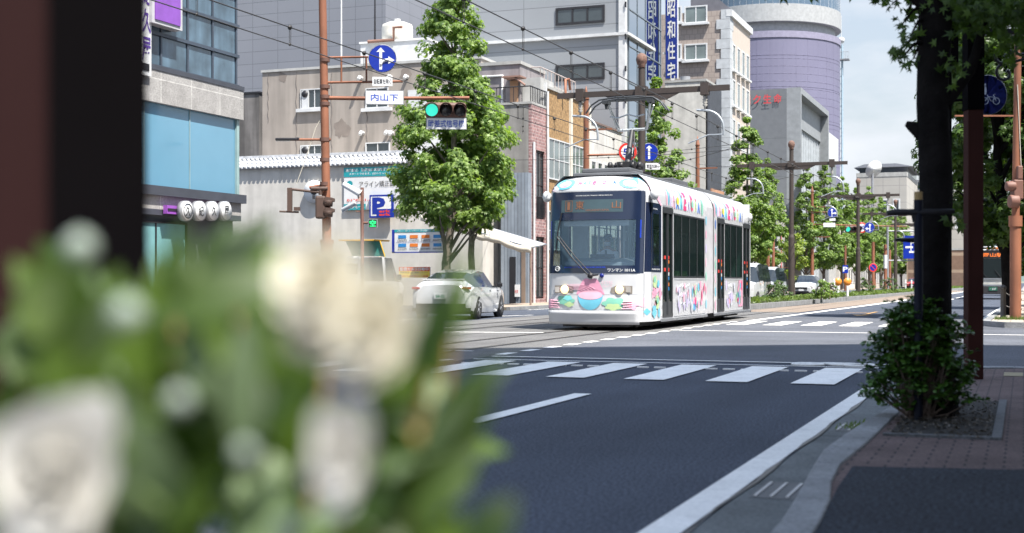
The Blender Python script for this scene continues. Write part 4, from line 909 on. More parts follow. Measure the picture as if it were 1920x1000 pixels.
for y in (3.0, 3.9, 4.8, 8.6, 9.6):
    for x in (-.8, .65): b.box(x-.25, x+.22, y, y+.42, .75, .85, 0); b.box(x-.25, x+.22, y+.38, y+.48, .8, 1.35, 0); b.box(x-.05, x+.05, y+.1, y+.2, .34, .76, 1)
for y in (2.6, 4.2, 5.8, 7.3, 8.4, 10.6):
    for x in (-.35, .45): b.tube((x, y, .34), (x, y, 3.2), .018, n=8, mi=1)
for x in (-.45, .45):
    b.tube((x, 1.8, 2.35), (x, L2-.4, 2.35), .012, n=6, mi=1)
    for i in range(22): b.tube((x, 2.0+i*.45, 2.35), (x, 2.0+i*.45, 2.1), .01, n=4, mi=2)
b.build('seats_and_poles', [seatm, mat('pole_dull', (.35,.36,.36), .4, .6), signw], t, world=False)
# display
b = MB(); fD = lambda o: (lambda a, c: FS(a, c, o))
b.grid(fD(.016), lin(-.66, .56, 12), [2.62, 2.70, 2.90], 0)
f = fD(.022); amber = mat('amber_display', (.20,.09,.05), .6, emit=.01, ecol=(1,.35,.08))
b.text('東', f, -.27, 2.78, .17, .19, 1, .01); b.text('山', f, .44, 2.78, .17, .17, 1, .01); b.text('HIGASHIYAMA', f, .08, 2.665, .45, .05, 1); b.text('1', f, -.50, 2.765, .06, .18, 1, .01)
for (a0, a1, c0, c1) in ((-.57,-.56,2.65,2.88),(-.43,-.42,2.65,2.88),(-.57,-.42,2.875,2.885),(-.57,-.42,2.645,2.655)): b.poly([f(a0,c0), f(a1,c0), f(a1,c1), f(a0,c1)], 1)
b.build('destination_display', [mat('display_panel', (.05,.085,.10), .2, var=.1), amber], t, world=False)
# small writing on the mask
b = MB(); f = fD(.02)
b.text('ワンマン 1011A', f, .56, 1.335, .50, .07, 0, .03); b.text('OKAYAMA ELECTRIC TRAMWAY LIMITED SINCE 1910', f, .0, 2.99, .72, .022, 0, .02)
b.text('OKAYAMA CITY TRAM MODEL MOMO SINCE 2002', f, -.14, 1.40, .82, .03, 1, .02)
b.path([f(-.70+.05*math.cos(i*.52), 1.37+.05*math.sin(i*.52)) for i in range(12)], .010, 4, 0, closed=True); b.path([f(-.72, 1.37), f(-.68, 1.39), f(-.68, 1.35)], .008, 4, 0); b.box(0,0,0,0,0,0)
for s in (-.885, .87):
    for i in range(18): b.poly([f(s, 2.05+i*.022), f(s+.022, 2.05+i*.022), f(s+.022, 2.065+i*.022), f(s, 2.065+i*.022)], 1)
b.text('OKADEN MOMO', lambda a, c: SP(a, c, 1, .012), 1.0, 1.36, .7, .035, 0, .02); b.text('OKADEN', lambda a, c: SP(a, c, 1, .012), .95, 2.71, .4, .03, 0, .02)
b.build('lettering', [signw, mat('lettering_blue', (.01,.05,.5), .4)], t, world=False)
# headlights
for s in (-.56, .56):
    b = MB(); pts = [(s-.17, .83), (s+.17, .83), (s+.17, 1.0), (s-.17, 1.0)] if 0 else [(s-.2,.83),(s+.2,.83),(s+.2,.98),(s+.08,1.0),(s-.2,1.0)] if s < 0 else [(s-.2,.85),(s-.14,.82),(s+.2,.82),(s+.2,.99),(s-.08,1.0),(s-.18,.95)]
    b.blob(fD(.012), pts, 0); h = b.build('headlight', mat('lamp_housing', (.28,.25,.22), .15, .3), t, world=False)
    c = FS(s+(.02 if s < 0 else -.03), .91, .0); b = MB(); b.lathe([(.095,0),(.09,-.03),(.05,-.05),(.01,-.055)], 18, 0, 'y', (c[0], c[1]-.012, c[2])); b.build('bulb', mat('headlamp_glow', (1,.8,.45), .3, emit=.75, ecol=(1,.72,.34)), h, world=False)
    c = FS(s+(-.14 if s < 0 else .13), .91, 0); b = MB(); b.box(c[0]-.05, c[0]+.05, c[1]-.03, c[1]-.014, .85, .97); b.build('indicator', mat('lamp_lens', (.42,.40,.38), .2), h, world=False)
b = MB(); c = FS(.2, 1.215); b.lathe([(.05,-.01),(.045,-.03),(.01,-.032)], 14, 0, 'y', (c[0], c[1]-.0, c[2])); b.build('emblem', mat('emblem_navy', (.01,.02,.2), .3), t, world=False)
# wiper
b = MB(); P0 = Vector(FS(-.0, 1.215, .04)); b.lathe([(.06,0),(.06,-.05)], 12, 0, 'y', (P0.x-.02, P0.y+.03, P0.z))
K = Vector(FS(-.72, 2.08, .08)); b.path([P0+Vector((-.05,0,0)), FS(-.38, 1.62, .09), K], .016, 6); b.path([P0+Vector((.03,0,.02)), FS(-.30, 1.62, .09), K+Vector((.05,.0,.02))], .013, 6); b.path([FS(-.74, 1.72, .045), FS(-.71, 2.2, .045), FS(-.64, 2.62, .045)], .017, 6)
b.path([P0, P0+Vector((.16,0,.02))], .02, 6); b.build('wiper', dark, t, world=False)
for side in (-1, 1):
    b = MB(); c = Vector((side*(TW-.02), .62, 3.02)); b.lathe([(.01,-.13),(.07,-.11),(.10,-.03),(.09,.06),(.03,.12)], 14, 0, 'z', (c.x+side*.10, c.y, c.z)); b.tube(c, c+Vector((side*.1,0,0)), .03, n=6); b.build('camera_pod', white, t, world=False)
b = MB(); b.lathe([(.01,-.12),(.07,-.1),(.09,0),(.07,.1),(.01,.12)], 12, 0, 'z', (TW+.04, L2-.35, 3.0)); b.build('camera_pod', white, t, world=False)
# wheels & underframe
b = MB(); b.box(-.85,.85,.55,L1-.2,.08,.26,0); b.box(-.85,.85,LG+.2,L2-.3,.08,.26,0); b.box(-.7,.8,.1,.6,.09,.19,0)
b.build('underframe', tlow, t, world=False)
for y in (1.3, 2.6, 9.4, 10.6):
    for x in (-.6, .6):
        MB().lathe([(.02,-.06),(.30,-.06),(.31,.0),(.33,.02),(.33,.06),(.02,.06)], 22, 0, 'x', (x, y, .335)).build('wheel', mat('wheel_steel', (.12,.11,.10), .5, .6), t, world=False)
b = MB(); b.box(TW-.0,TW+.02,1.45,L1,.17,.23); b.box(TW-.0,TW+.02,LG,L2,.17,.23); b.box(TW-.02,TW+.01,1.50,1.56,.3,2.85,1); b.build('sill_trim', [steel, signw], t, world=False)
# roof equipment
rq_ = mat('roof_gear_grey', (.10,.105,.115), .6); b = MB()
b.box(-.75,.75,.95,2.3,3.47,3.56); b.box(-.55,.6,1.0,2.0,3.56,3.66); b.box(-.75,.75,4.3,5.9,3.47,3.66); b.box(-.7,.7,7.4,11.4,3.47,3.62); b.box(.62,.86,.9,5.9,3.47,3.52); b.box(-.6,.5,2.3,2.45,3.47,3.7)
b.build('roof_equipment', rq_, t, world=False, bevel=.02)
# pantograph
pt = MB(); y0 = 2.9
for (x, y) in ((-.35,2.5),(.35,2.5),(-.35,3.3),(.35,3.3)): pt.lathe([(.05,3.47),(.09,3.52),(.05,3.56),(.09,3.6),(.05,3.66)], 10, 0, 'z', (x, y, 0))
pt.box(-.45,.45,2.42,2.52,3.66,3.74); pt.box(-.45,.45,3.28,3.38,3.66,3.74); pt.box(-.06,.06,2.42,3.4,3.66,3.76); pt.tube((-.4,y0,3.82),(.4,y0,3.82),.09); pt.box(-.22,.22,2.7,3.2,3.72,3.95)
for i in range(6): pt.lathe([(.02,-.05),(.09,-.04),(.09,.04),(.02,.05)], 8, 0, 'x', (-.4+.14*i, 2.75+.1*(i % 2), 3.86))
pt.path([(-.05,y0+.1,3.8),(-.12,y0+.55,4.35),(-.16,y0+.9,4.80)], [.09,.075,.06], 8); pt.path([(.06,y0+.1,3.8),(-.02,y0+.6,4.35),(-.10,y0+.9,4.78)], .02, 6)
pan = pt.build('pantograph', mat('pantograph_black', (.02,.02,.022), .5), t, world=False)
pt = MB(); E_ = Vector((-.16,y0+.9,4.82)); pt.path([E_+Vector((-.35,0,0)), E_+Vector((.38,0,.02))], .035, 6)
pt.path([E_+Vector((.38,0,.02)), (.55,y0+.0,5.36)], .035, 8); pt.path([E_+Vector((.32,.05,.0)), (.62,y0+.05,5.30)], .018, 6); pt.path([E_+Vector((-.35,0,0)), (-.52,y0,5.42)], .025, 8); pt.path([E_+Vector((-.3,0,.03)), (-.5,y0+.02,5.40)], .014, 6)
pt.path([(-.45,y0,5.06),(-.25,y0,5.02),(0,y0,5.1),(.2,y0,5.04),(.4,y0,5.08)], .02, 6)
pt.build('upper_arm', mat('pantograph_silver', (.42,.45,.46), .45, .4), pan, world=False)
pt = MB()
for dy in (-.14, .14): pt.path([(-1.02,y0+dy,5.15),(-.88,y0+dy,5.34),(-.68,y0+dy,5.46),(-.3,y0+dy,5.50),(.3,y0+dy,5.50),(.66,y0+dy,5.46),(.84,y0+dy,5.34),(.98,y0+dy,5.15)], .022, 6)
pt.box(-.6,-.48,y0-.17,y0+.17,5.36,5.44); pt.box(.5,.62,y0-.17,y0+.17,5.36,5.44); pt.path([(-.55,y0,5.4),(-.52,y0,5.25)], .05, 6); pt.box(-.45,.45,y0-.02,y0+.02,5.42,5.46)
pt.build('collector_bow', mat('collector_dark', (.06,.065,.07), .5, .5), pan, world=False)
# graphics on the tram
GC = [mat('gfx_teal', (.14,.46,.60), .35), mat('gfx_pink', (.66,.30,.42), .35), mat('gfx_pale_pink', (.76,.42,.52), .35), mat('gfx_green', (.20,.50,.38), .35), mat('gfx_lime', (.46,.60,.30), .35), mat('gfx_magenta', (.70,.05,.18), .35), mat('gfx_blue', (.04,.14,.50), .35), mat('gfx_yellow', (.78,.62,.06), .35), mat('gfx_lilac', (.52,.46,.70), .35), mat('gfx_faint', (.56,.58,.66), .35), mat('gfx_turquoise', (.20,.60,.62), .35)]
TEAL, PINK, PALE, GREEN, LIME, MAG, BLUE, YEL, LIL, FAINT, TURQ = range(11)
def cloud(cx, cz, r, lobes=6, ph=0, ry=1, depth=.28):
    return [(cx+r*(1-depth+depth*abs(math.cos(lobes*(a)/2+ph)))*math.cos(a), cz+ry*r*(1-depth+depth*abs(math.cos(lobes*a/2+ph)))*math.sin(a)) for a in [i*2*math.pi/48 for i in range(48)]]
g = MB(); f1, f2, f3, f4 = fD(.009), fD(.012), fD(.015), fD(.018)
def scal(cx, cz, r, ry, n=18): return [(cx+r*(1+.07*(i % 2))*math.cos(i*math.pi/n), cz+ry*(1+.07*(i % 2))*math.sin(i*math.pi/n)) for i in range(2*n)]
for s, d in ((-.66, -1), (.70, 1)):
    pts = scal(s, 3.26, .20, .115); pts = [((x if (x-s)*d < 0 else s+(x-s)*1.15), z+(.05 if (x-s)*d > .1 else 0)) for x, z in pts]
    g.blob(f1, pts, TEAL); g.blob(f2, circ(s+.0, 3.26, .125, 24, .075), PALE); g.blob(f3, circ(s+.02, 3.265, .09, 20, .05), PINK)
cols = [MAG, TEAL, GREEN, MAG, LIL, MAG, TURQ, BLUE]
for k, ch in enumerate('HARENOWA'): g.text(ch, f2, -.33+.105*k, 3.285, .075, .085, cols[k], .02)
for d in (-1, 1):
    g.blob(f1, [(d*.8,3.10),(d*.99,3.10),(d*.985,3.20),(d*.94,3.16)], PALE)
# mouth
g.blob(f1, [(-.30,.80),(-.275,.88),(-.24,.97),(-.20,1.06),(-.165,1.12),(-.12,1.155),(-.07,1.15),(-.025,1.125),(.02,1.15),(.07,1.16),(.115,1.13),(.15,1.07),(.19,.98),(.23,.88),(.255,.80)], PINK, 4)
g.blob(f2, [(-.02+.245*math.cos(R(180+10*i)), .80+.34*math.sin(R(180+10*i))) for i in range(19)], TEAL); g.blob(f3, circ(-.02, .79, .235, 24, .10), PALE)
for k in range(5):
    rr = .1+.05*k; g.path([f2(-.30-.0+rr*1.3*math.cos(R(20+14*i)), .86+rr*.55*math.sin(R(20+14*i))) for i in range(11)], .004, 4, PALE)
# clouds and hands on the front
g.blob(f1, cloud(-.52, .67, .20, 5, .3, .62), GREEN); g.blob(f2, cloud(-.47, .72, .10, 5, .9, .6), TURQ); g.blob(f2, cloud(-.44,.58,.10,4,0,.6), LIME)
g.blob(f1, cloud(.44, .60, .24, 6, .2, .60), GREEN); g.blob(f2, cloud(.42, .53, .16, 5, .8, .5), LIME)
def hand(cx, cz, d, L):
    g.blob(f3, [(cx+d*L, cz-.09), (cx+d*L, cz+.16), (cx+d*.08, cz+.08), (cx, cz+.05), (cx, cz-.11), (cx+d*.1, cz-.14)], PALE)
    for k in range(4): z = cz+.05-.05*k; g.path([f4(cx+d*.06, z), f4(cx-d*(.10+.03*(k % 2)), z-.01)], .014, 5, PALE)
hand(-.78, .62, -1, .20); hand(.70, .60, 1, .26)
g.blob(f2, cloud(-.93, .58, .08, 5, 0, 1.2), PINK); g.blob(f2, cloud(-.955, .95, .035, 4, 0, 1.2), GREEN)
g.text('せとうちに\nハレノワ', f2, .30, 1.03, .22, .15, PALE, 0)
# right corner & side graphics: function of the front corner continuing on to the side
SR = lambda a, c: SP(a, c, 1, .010); SR2 = lambda a, c: SP(a, c, 1, .013); SR3 = lambda a, c: SP(a, c, 1, .016)
g.blob(SR, [(.68,.70),(1.45,.92),(1.45,1.04),(1.1,.92),(.68,.86)], PALE)
g.blob(SR2, cloud(.93, 1.08, .18, 5, .2, .9), LIME); g.blob(SR3, cloud(.90, 1.13, .09, 5, .2, .9), GREEN); g.blob(SR2, cloud(1.22, 1.03, .11, 5, .6, .9), TEAL)
g.blob(SR2, cloud(.90, .85, .18, 5, 1, .65), PINK); g.blob(SR2, cloud(1.38, .82, .13, 5, .5, 1.1), PINK); g.blob(SR2, cloud(1.12, .62, .19, 6, .3, .9), LIME); g.blob(SR3, cloud(1.15, .66, .10, 5, 0, .8), GREEN)
g.blob(SR3, cloud(.86, .42, .20, 5, .7, .75), TEAL); g.blob(SR2, cloud(1.28, .38, .11, 5, .1, 1.1), TEAL); g.blob(SR2, cloud(1.0, .60, .10, 4, .1, .8), PALE)
g.blob(fD(.010), cloud(.965,.42,.03,4,0,2.5), TEAL)
# pink ribbon over the shoulder
def roofpt(a, c, o=.010): return SP(a, c, 1, o)
g.blob(lambda a, c: roofpt(a, c), [(.70,3.30),(.75,3.40),(1.3,3.0),(1.55,2.80),(1.45,2.80),(1.0,2.98),(.72,3.05)], PALE)
# tall letters along the cantrail
word = 'HARENOWA'; lc = [PINK, BLUE, TEAL, MAG, LIL, MAG, LIME, BLUE]
for base, w_, n0 in ((2.55, .37, 0), (7.65, .40, 1)):
    for k, ch in enumerate(word):
        y = base+w_*k; g.text(ch, lambda a, c: roofpt(a, c), y+.1, 3.03, w_*.72, .44, lc[k], .05)
        if k in (1, 5): g.blob(lambda a, c: roofpt(a, c, .016), circ(y+.1, 3.0, .10, 16, .10), YEL if k == 1 else GREEN)
        if k in (2, 6): g.blob(lambda a, c: roofpt(a, c, .016), circ(y+.16, 3.14, .05, 12, .05), MAG)
    for k in range(3): g.blob(lambda a, c: roofpt(a, c), circ(base-.55+.17*k, 3.0+.06*(k % 2), .06, 16, .2), (PALE, TEAL, LIL)[k])
g.blob(lambda a, c: roofpt(a, c), circ(2.55+.37*8+.1, 2.98, .10, 16, .22), GREEN); g.blob(lambda a, c: roofpt(a, c), circ(10.95, 2.96, .10, 16, .2), FAINT)
# lower side panels
r3 = random.Random(9)
for (a, c, dens) in ((2.75, 5.9, 44), (8.5, 10.8, 30)):
    for k in range(dens):
        y = a+(c-a)*(.03+.94*r3.random()); z = r3.uniform(.45, 1.0); late = (y-a)/(c-a) > .55
        colr = r3.choice([PINK, GREEN, TEAL, BLUE, MAG, LIME]) if late else r3.choice([FAINT, LIL, PALE, FAINT])
        ff = lambda u, w, o=.010+.0006*k: SP(u, w, 1, o)
        g.blob(ff, circ(y, z, r3.uniform(.04, .09), 14, r3.uniform(.07, .15)), colr)
    for k in range(9 if a < 3 else 4):
        y = a+.35+.12*k
        for q in range(3): g.path([SP(y+.02*q, .5+.22*q+.02*(k % 3), 1, .009), SP(y+.1+.02*q, .55+.22*q+.02*(k % 3), 1, .009)], .006, 4, FAINT if q != 1 else LIL)
g.blob(SR, [(10.25,.36),(10.86,.36),(10.86,1.12),(10.3,1.12)], PINK)
for k in range(7):
    g.blob(SR, circ(6.06, .5+.36*k, .06, 14, .12), (TEAL, PINK, GREEN, PALE, LIL, PINK, TEAL)[k]); g.blob(SR, circ(7.18, .45+.36*k, .06, 14, .13), (PINK, TEAL, PALE, GREEN, TEAL, PINK, BLUE)[k])
    g.blob(SR, circ(1.53, .5+.33*k, .02, 8, .06), (PINK, FAINT, PALE)[k % 3]) if k < 2 else None
g.build('graphics', GC, t, world=False)
b = MB()
for (a, c) in ((2.7,5.95),(8.42,10.88)): b.box(TW, TW+.008, a, c, .265, .272); b.box(TW, TW+.008, a, c, 1.13, 1.137)
b.box(TW, TW+.02, 1.64, 2.54, 2.80, 2.84); b.box(TW, TW+.02, 7.44, 8.3, 2.80, 2.84); b.box(TW, TW+.02, 10.98, 11.94, 2.80, 2.84)
b.build('drip_rail', mat('seam_grey'), t, world=False)
# ---------------------------------------------------------------- driver
def person_mesh(joints, edges, radii, root=0):
    me = bpy.data.meshes.new('body'); me.from_pydata(joints, edges, []); o = bpy.data.objects.new('person', me); COL.objects.link(o)
    bpy.context.view_layer.objects.active = o
    s = o.modifiers.new('k', 'SKIN'); s.use_smooth_shade = True
    for i, r_ in enumerate(radii): me.skin_vertices[0].data[i].radius = r_ if isinstance(r_, tuple) else (r_, r_)
    me.skin_vertices[0].data[root].use_root = True
    u = o.modifiers.new('u', 'SUBSURF'); u.levels = 1; u.render_levels = 2
    return o
DX, DY = TX+.02, TY+1.16
J = [(0,0,.90),(0,-.02,1.08),(0,-.02,1.28),(0,0,1.42),(0,0,1.52),(0,-.01,1.60),(0,-.01,1.72),
     (.17,0,1.40),(.24,-.10,1.18),(.16,-.34,1.10),(-.17,0,1.40),(-.24,-.10,1.18),(-.16,-.34,1.10),
     (.10,-.02,.88),(.13,-.44,.88),(.13,-.46,.46),(-.10,-.02,.88),(-.13,-.44,.88),(-.13,-.46,.46)]
Ee = [(0,1),(1,2),(2,3),(3,4),(4,5),(5,6),(3,7),(7,8),(8,9),(3,10),(10,11),(11,12),(0,13),(13,14),(14,15),(0,16),(16,17),(17,18)]
rad = [(.17,.12),(.16,.11),(.18,.12),(.13,.09),(.055,.055),(.075,.09),(.07,.085),.075,.05,.035,.075,.05,.035,.09,.075,.055,.09,.075,.055]
o = person_mesh([(x, y, z+.34) for x, y, z in J], Ee, rad); o.location = (DX, DY, 0)
skin = mat('skin', (.42,.27,.20), .6, var=.03); shirt = mat('white_shirt', (.75,.77,.80), .8, var=.04)
o.data.materials.append(skin)
tag(o, 'tram driver in a white shirt and face mask seated behind the windscreen', 'person')
def child_blob(name, prof, m, c, par, axis='z', sc=(1,1,1)):
    b = MB(); b.lathe(prof, 16, 0, axis); b.v = [(x*sc[0]+c[0], y*sc[1]+c[1], z*sc[2]+c[2]) for x, y, z in b.v]; return b.build(name, m, par, world=False)
b = MB(); b.lathe([(.20,.88),(.205,1.0),(.20,1.2),(.215,1.34),(.19,1.42),(.10,1.475),(.06,1.50)], 20); b.v = [(x, y*.68-.01, z+.34) for x, y, z in b.v]
for d in (1, -1): b.path([(d*.16,0,1.73),(d*.245,-.09,1.53),(d*.20,-.25,1.45)], [.09,.065,.055], 10)
b.build('shirt', shirt, o, world=False)
child_blob('hair', [(.105,-.02),(.112,.04),(.10,.10),(.06,.135),(.01,.145)], mat('black_hair', (.02,.018,.018), .6), (0, .015, 2.06), o, sc=(.9,1.05,.8))
child_blob('face_mask', [(.085,-.07),(.095,-.03),(.09,.015)], signw, (0, -.03, 1.965), o, sc=(.82,1.0,1))
b = MB()
for d in (1, -1): b.lathe([(.004,-.008),(.012,0),(.004,.008)], 8, 0, 'z', (d*.032, -.108, 2.02))
b.box(-.035,-.012,-.115,-.108,2.035,2.042); b.box(.012,.035,-.115,-.108,2.035,2.042); b.build('eye', black, o, world=False)
b = MB(); b.prism([(-.02,1.80),(.02,1.80),(.03,1.60),(0,1.56),(-.03,1.60)], lambda a, c, tt: (a, tt, c), -.165, -.155); b.build('tie', dark, o, world=False)
for d in (1, -1):
    b = MB(); base = Vector((d*.16, -.36, 1.44)); b.lathe([(.02,-.03),(.035,0),(.03,.04)], 8, 0, 'y', tuple(base))
    for k in range(4): b.path([base+Vector((-.024+.016*k, -.03, .01)), base+Vector((-.024+.016*k, -.07-.004*(k % 2), .0)), base+Vector((-.022+.015*k, -.075, -.03))], .008, 5)
    b.path([base+Vector((-d*.03, 0, 0)), base+Vector((-d*.05, -.04, -.01))], .009, 5); b.build('hand', skin, o, world=False)

# ================================================================ road vehicles
tyre = mat('tyre', (.02,.02,.021), .8); rim = mat('rim', (.42,.43,.45), .35, .6)
carglass = mat('car_glass', (.02,.028,.035), .04, var=0, spec=1, trans=.15)
def wheel(par, x, y, r, side):
    b = MB(); b.lathe([(r*.55,-.10),(r*.93,-.10),(r,-.06),(r,.06),(r*.93,.10),(r*.55,.10)], 26, 0, 'x'); w = b.build('wheel', tyre, par, world=False); w.location = (x, y, r)
    b = MB(); b.lathe([(.02,side*.07),(r*.2,side*.085),(r*.22,side*.05),(r*.60,side*.06),(r*.66,side*.095)], 20, 0, 'x')
    for k in range(5): a = 2*math.pi*k/5; b.tube((side*.085, r*.15*math.cos(a), r*.15*math.sin(a)), (side*.085, r*.62*math.cos(a), r*.62*math.sin(a)), r*.09, r*.06, 6)
    b.build('rim', rim, w, world=False)
def car(name, label, cat, loc, rz, st, wheels, wr, bm, glassroof=(), side_gl=(), group=None, tail=True, gm=None):
    """stations (y, z low, z belt, z top, half width low, belt, top); +y is the front"""
    t = thing(name, label, cat, loc, rz, group)
    body = MB(); gl = MB(); n = len(st)
    def ring(s):
        y, zl, zb, zt, wl, wb, wt = s; out = []
        zm = zl+(zb-zl)*.45
        return [(wl, y, zl), (wb*1.0, y, zl+(zb-zl)*.18), (wb+.015, y, zm), (wb, y, zb), (wt, y, zt-.04), (wt*.8, y, zt), (0, y, zt+.012)]
    RR = [ring(s) for s in st]
    for d in (1, -1):
        pts = [(d*x, y, z) for r_ in RR for x, y, z in r_]; m_ = 7
        for i in range(n-1):
            for j in range(6):
                q = (i*m_+j, i*m_+j+1, (i+1)*m_+j+1, (i+1)*m_+j)
                tgt = gl if (j == 3 and i in side_gl) or (j >= 4 and i in glassroof) or (j == 3 and i in glassroof) else body
                P_ = [pts[k] for k in q]
                tgt.add(P_ if d > 0 else P_[::-1], [(0,1,2,3)], 0, True)
    for e in (0, n-1):
        r_ = RR[e]; body.poly([(x, y, z) for x, y, z in r_]+[(-x, y, z) for x, y, z in r_[::-1]])
    bo = body.build('body', bm, t, world=False); 
    bm_ = bmesh.new(); bm_.from_mesh(bo.data); bmesh.ops.remove_doubles(bm_, verts=bm_.verts, dist=.002); bm_.to_mesh(bo.data); bm_.free()
    for p in bo.data.polygons: p.use_smooth = True
    bo.modifiers.new('e', 'EDGE_SPLIT').split_angle = R(38)
    gl.build('window', gm or carglass, t, world=False)
    for (x, y) in wheels:
        for d in (1, -1):
            wheel(t, d*x, y, wr, d)
            b = MB(); b.lathe([(wr+.05,-.07),(wr+.05,.075)], 24, 0, 'x', (d*x, y, wr)); b.build('wheel_arch', black, t, world=False)
    b = MB(); b.box(-st[2][4], st[2][4], st[0][0]+.4, st[-1][0]-.4, .16, .30); b.build('underbody', black, t, world=False)
    return t
carw = mat('pearl_white_paint', (.54,.55,.56), .2, coat=1, var=.02)
# white hatchback seen from behind: length 4.5
S = [(-2.25,.42,.70,.98,.62,.70,.55),(-2.15,.30,.80,1.06,.80,.84,.66),(-1.85,.24,.92,1.14,.84,.88,.62),(-1.1,.20,.93,1.34,.86,.89,.58),(-.3,.18,.91,1.43,.86,.89,.58),(.35,.18,.90,1.40,.86,.89,.58),(1.15,.18,.90,1.0,.86,.88,.66),(1.7,.2,.80,.86,.84,.86,.6),(2.15,.25,.66,.72,.74,.78,.5),(2.3,.35,.56,.62,.55,.6,.4)]
pc = Vector((-15.62, 36.5, 0))
t = car('white_hatchback', 'white fastback car waiting in the far lane, seen from behind on its right side', 'car', pc, R(8), S, ((.80,-1.38),(.80,1.35)), .34, carw, glassroof=(2,5), side_gl=(2,3,4,5))
b = MB(); b.box(-.84,.84,-2.235,-2.20,.875,.915,0); b.box(-.86,-.55,-2.2,-2.15,.86,.93,0); b.box(.55,.86,-2.2,-2.15,.86,.93,0); b.build('tail_light', mat('tail_red', (.35,.02,.02), .3, var=0), t, world=False)
b = MB(); b.box(-.72,.72,-2.27,-2.18,.30,.46,0); b.box(-.85,.85,-2.19,-2.12,.24,.34,0); b.build('bumper_insert', black, t, world=False)
b = MB(); b.box(-.18,.18,-2.30,-2.27,.60,.77,0); b.text('58-22', lambda a, c: (a, -2.303, c), 0, .67, .26, .08, 1, .02); b.build('licence_plate', [signw, mat('plate_green', (.02,.2,.1), .5)], t, world=False)
for d in (1, -1):
    b = MB(); b.box(*sorted((d*.90, d*1.06)), .72, .84, .92, 1.05); b.build('mirror', black, t, world=False, bevel=.03)
    b = MB(); b.box(*sorted((d*.892, d*.905)), -.15, .02, .80, .83); b.box(*sorted((d*.892, d*.905)), .85, 1.0, .80, .83); b.build('handle', steel, t, world=False)
b = MB(); b.box(-.6,.6,-2.0,-1.86,1.13,1.16); b.build('spoiler', carw, t, world=False)
# white kei van
S = [(-1.70,.35,.95,1.80,.68,.70,.60),(-1.66,.28,.98,1.88,.72,.735,.64),(-1.0,.24,.98,1.90,.72,.735,.65),(-.1,.24,.98,1.91,.72,.735,.65),(.1,.24,.98,1.91,.72,.735,.65),(.75,.24,.98,1.88,.72,.735,.64),(1.35,.24,.95,1.05,.72,.735,.60),(1.62,.28,.80,.88,.68,.70,.55),(1.70,.35,.60,.7,.6,.62,.5)]
pv = Q(689, 582, 54.5); pv.z = 0
t = car('white_van', 'small white box van with its back turned, parked before the price board', 'van', pv, R(0), S, ((.66,-1.15),(.66,1.2)), .28, carw, glassroof=(5,), side_gl=(1,2,4,5))
t.scale = (1.1, 1.1, 1.1)
b = MB(); b.box(-.47,.47,-1.735,-1.70,1.24,1.62); b.build('rear_window', carglass, t, world=False, bevel=.02)
b = MB(); b.box(-.70,-.60,-1.73,-1.66,.62,1.0); b.box(.60,.70,-1.73,-1.66,.62,1.0); b.build('tail_light', mat('tail_red'), t, world=False)
b = MB(); b.box(-.71,.71,-1.78,-1.68,.30,.46); b.build('bumper', mat('bumper_grey', (.45,.46,.47), .5), t, world=False)
b = MB(); b.box(-.17,.17,-1.79,-1.74,.52,.68,0); b.text('41-07', lambda a, c: (a, -1.792, c), 0, .585, .24, .08, 1, .02); b.build('licence_plate', [mat('plate_yellow', (.6,.5,.05), .5), black], t, world=False)
for d in (1, -1):
    b = MB(); b.box(*sorted((d*.75, d*.90)), .95, 1.05, 1.02, 1.24); b.build('mirror', black, t, world=False, bevel=.02)
    b = MB(); b.box(*sorted((d*.742, d*.752)), -.02, .0, .4, 1.8); b.box(*sorted((d*.742, d*.76)), .1, .25, .9, .93); b.build('door_gap', mat('seam_grey'), t, world=False)
# far cars facing us
S = [(-2.0,.4,.8,.9,.6,.66,.5),(-1.8,.25,.88,1.0,.8,.82,.6),(-1.2,.2,.92,1.42,.82,.84,.58),(.1,.2,.92,1.50,.82,.84,.58),(.35,.2,.92,1.46,.82,.84,.58),(1.15,.2,.92,1.0,.82,.84,.62),(1.8,.25,.78,.85,.80,.80,.6),(2.05,.38,.62,.7,.6,.62,.5)]
def facing(name, label, cat, px, D, rz=R(178), S=S, m=carw, h=1):
    p = Q(px, 527, D); p.z = 0; t = car(name, label, cat, p, rz, S, ((.76,-1.25),(.76,1.25)), .31, m, glassroof=(1,4), side_gl=(1,2,3,4))
    b = MB(); b.box(-.74,-.42,1.86,2.0,.62,.76); b.box(.42,.74,1.86,2.0,.62,.76); b.build('headlight', mat('lamp_lens'), t, world=False, bevel=.02)
    b = MB(); b.box(-.4,.4,2.03,2.08,.52,.66,0); b.box(-.5,.5,2.0,2.07,.3,.42,0); b.build('grille', black, t, world=False)
    b = MB(); b.box(-.17,.17,2.08,2.1,.42,.54); b.build('licence_plate', signw, t, world=False)
    for d in (1, -1): b = MB(); b.box(*sorted((d*.86, d*1.0)), .8, .9, .98, 1.1); b.build('mirror', m, t, world=False)
    return t
facing('white_car', 'white estate car facing us between the brown median pole and the low trees', 'car', 1513, 92)
SV = [(-2.0,.4,1.0,1.7,.6,.70,.6),(-1.8,.25,1.05,1.92,.80,.82,.68),(0,.2,1.05,1.98,.82,.84,.70),(.7,.2,1.05,1.94,.82,.84,.70),(1.0,.2,1.05,1.80,.82,.84,.68),(1.6,.25,1.02,1.1,.80,.82,.62),(1.95,.3,.9,.95,.78,.78,.6),(2.05,.38,.62,.7,.6,.62,.5)]
facing('silver_minivan', 'pale minivan facing us behind the tram, nearer to the tree trunks', 'van', 1439, 84, S=SV, m=mat('silver_paint', (.45,.46,.48), .3, .4))
facing('white_minivan', 'white minivan half hidden behind the tail of the tram', 'van', 1400, 66, S=SV)
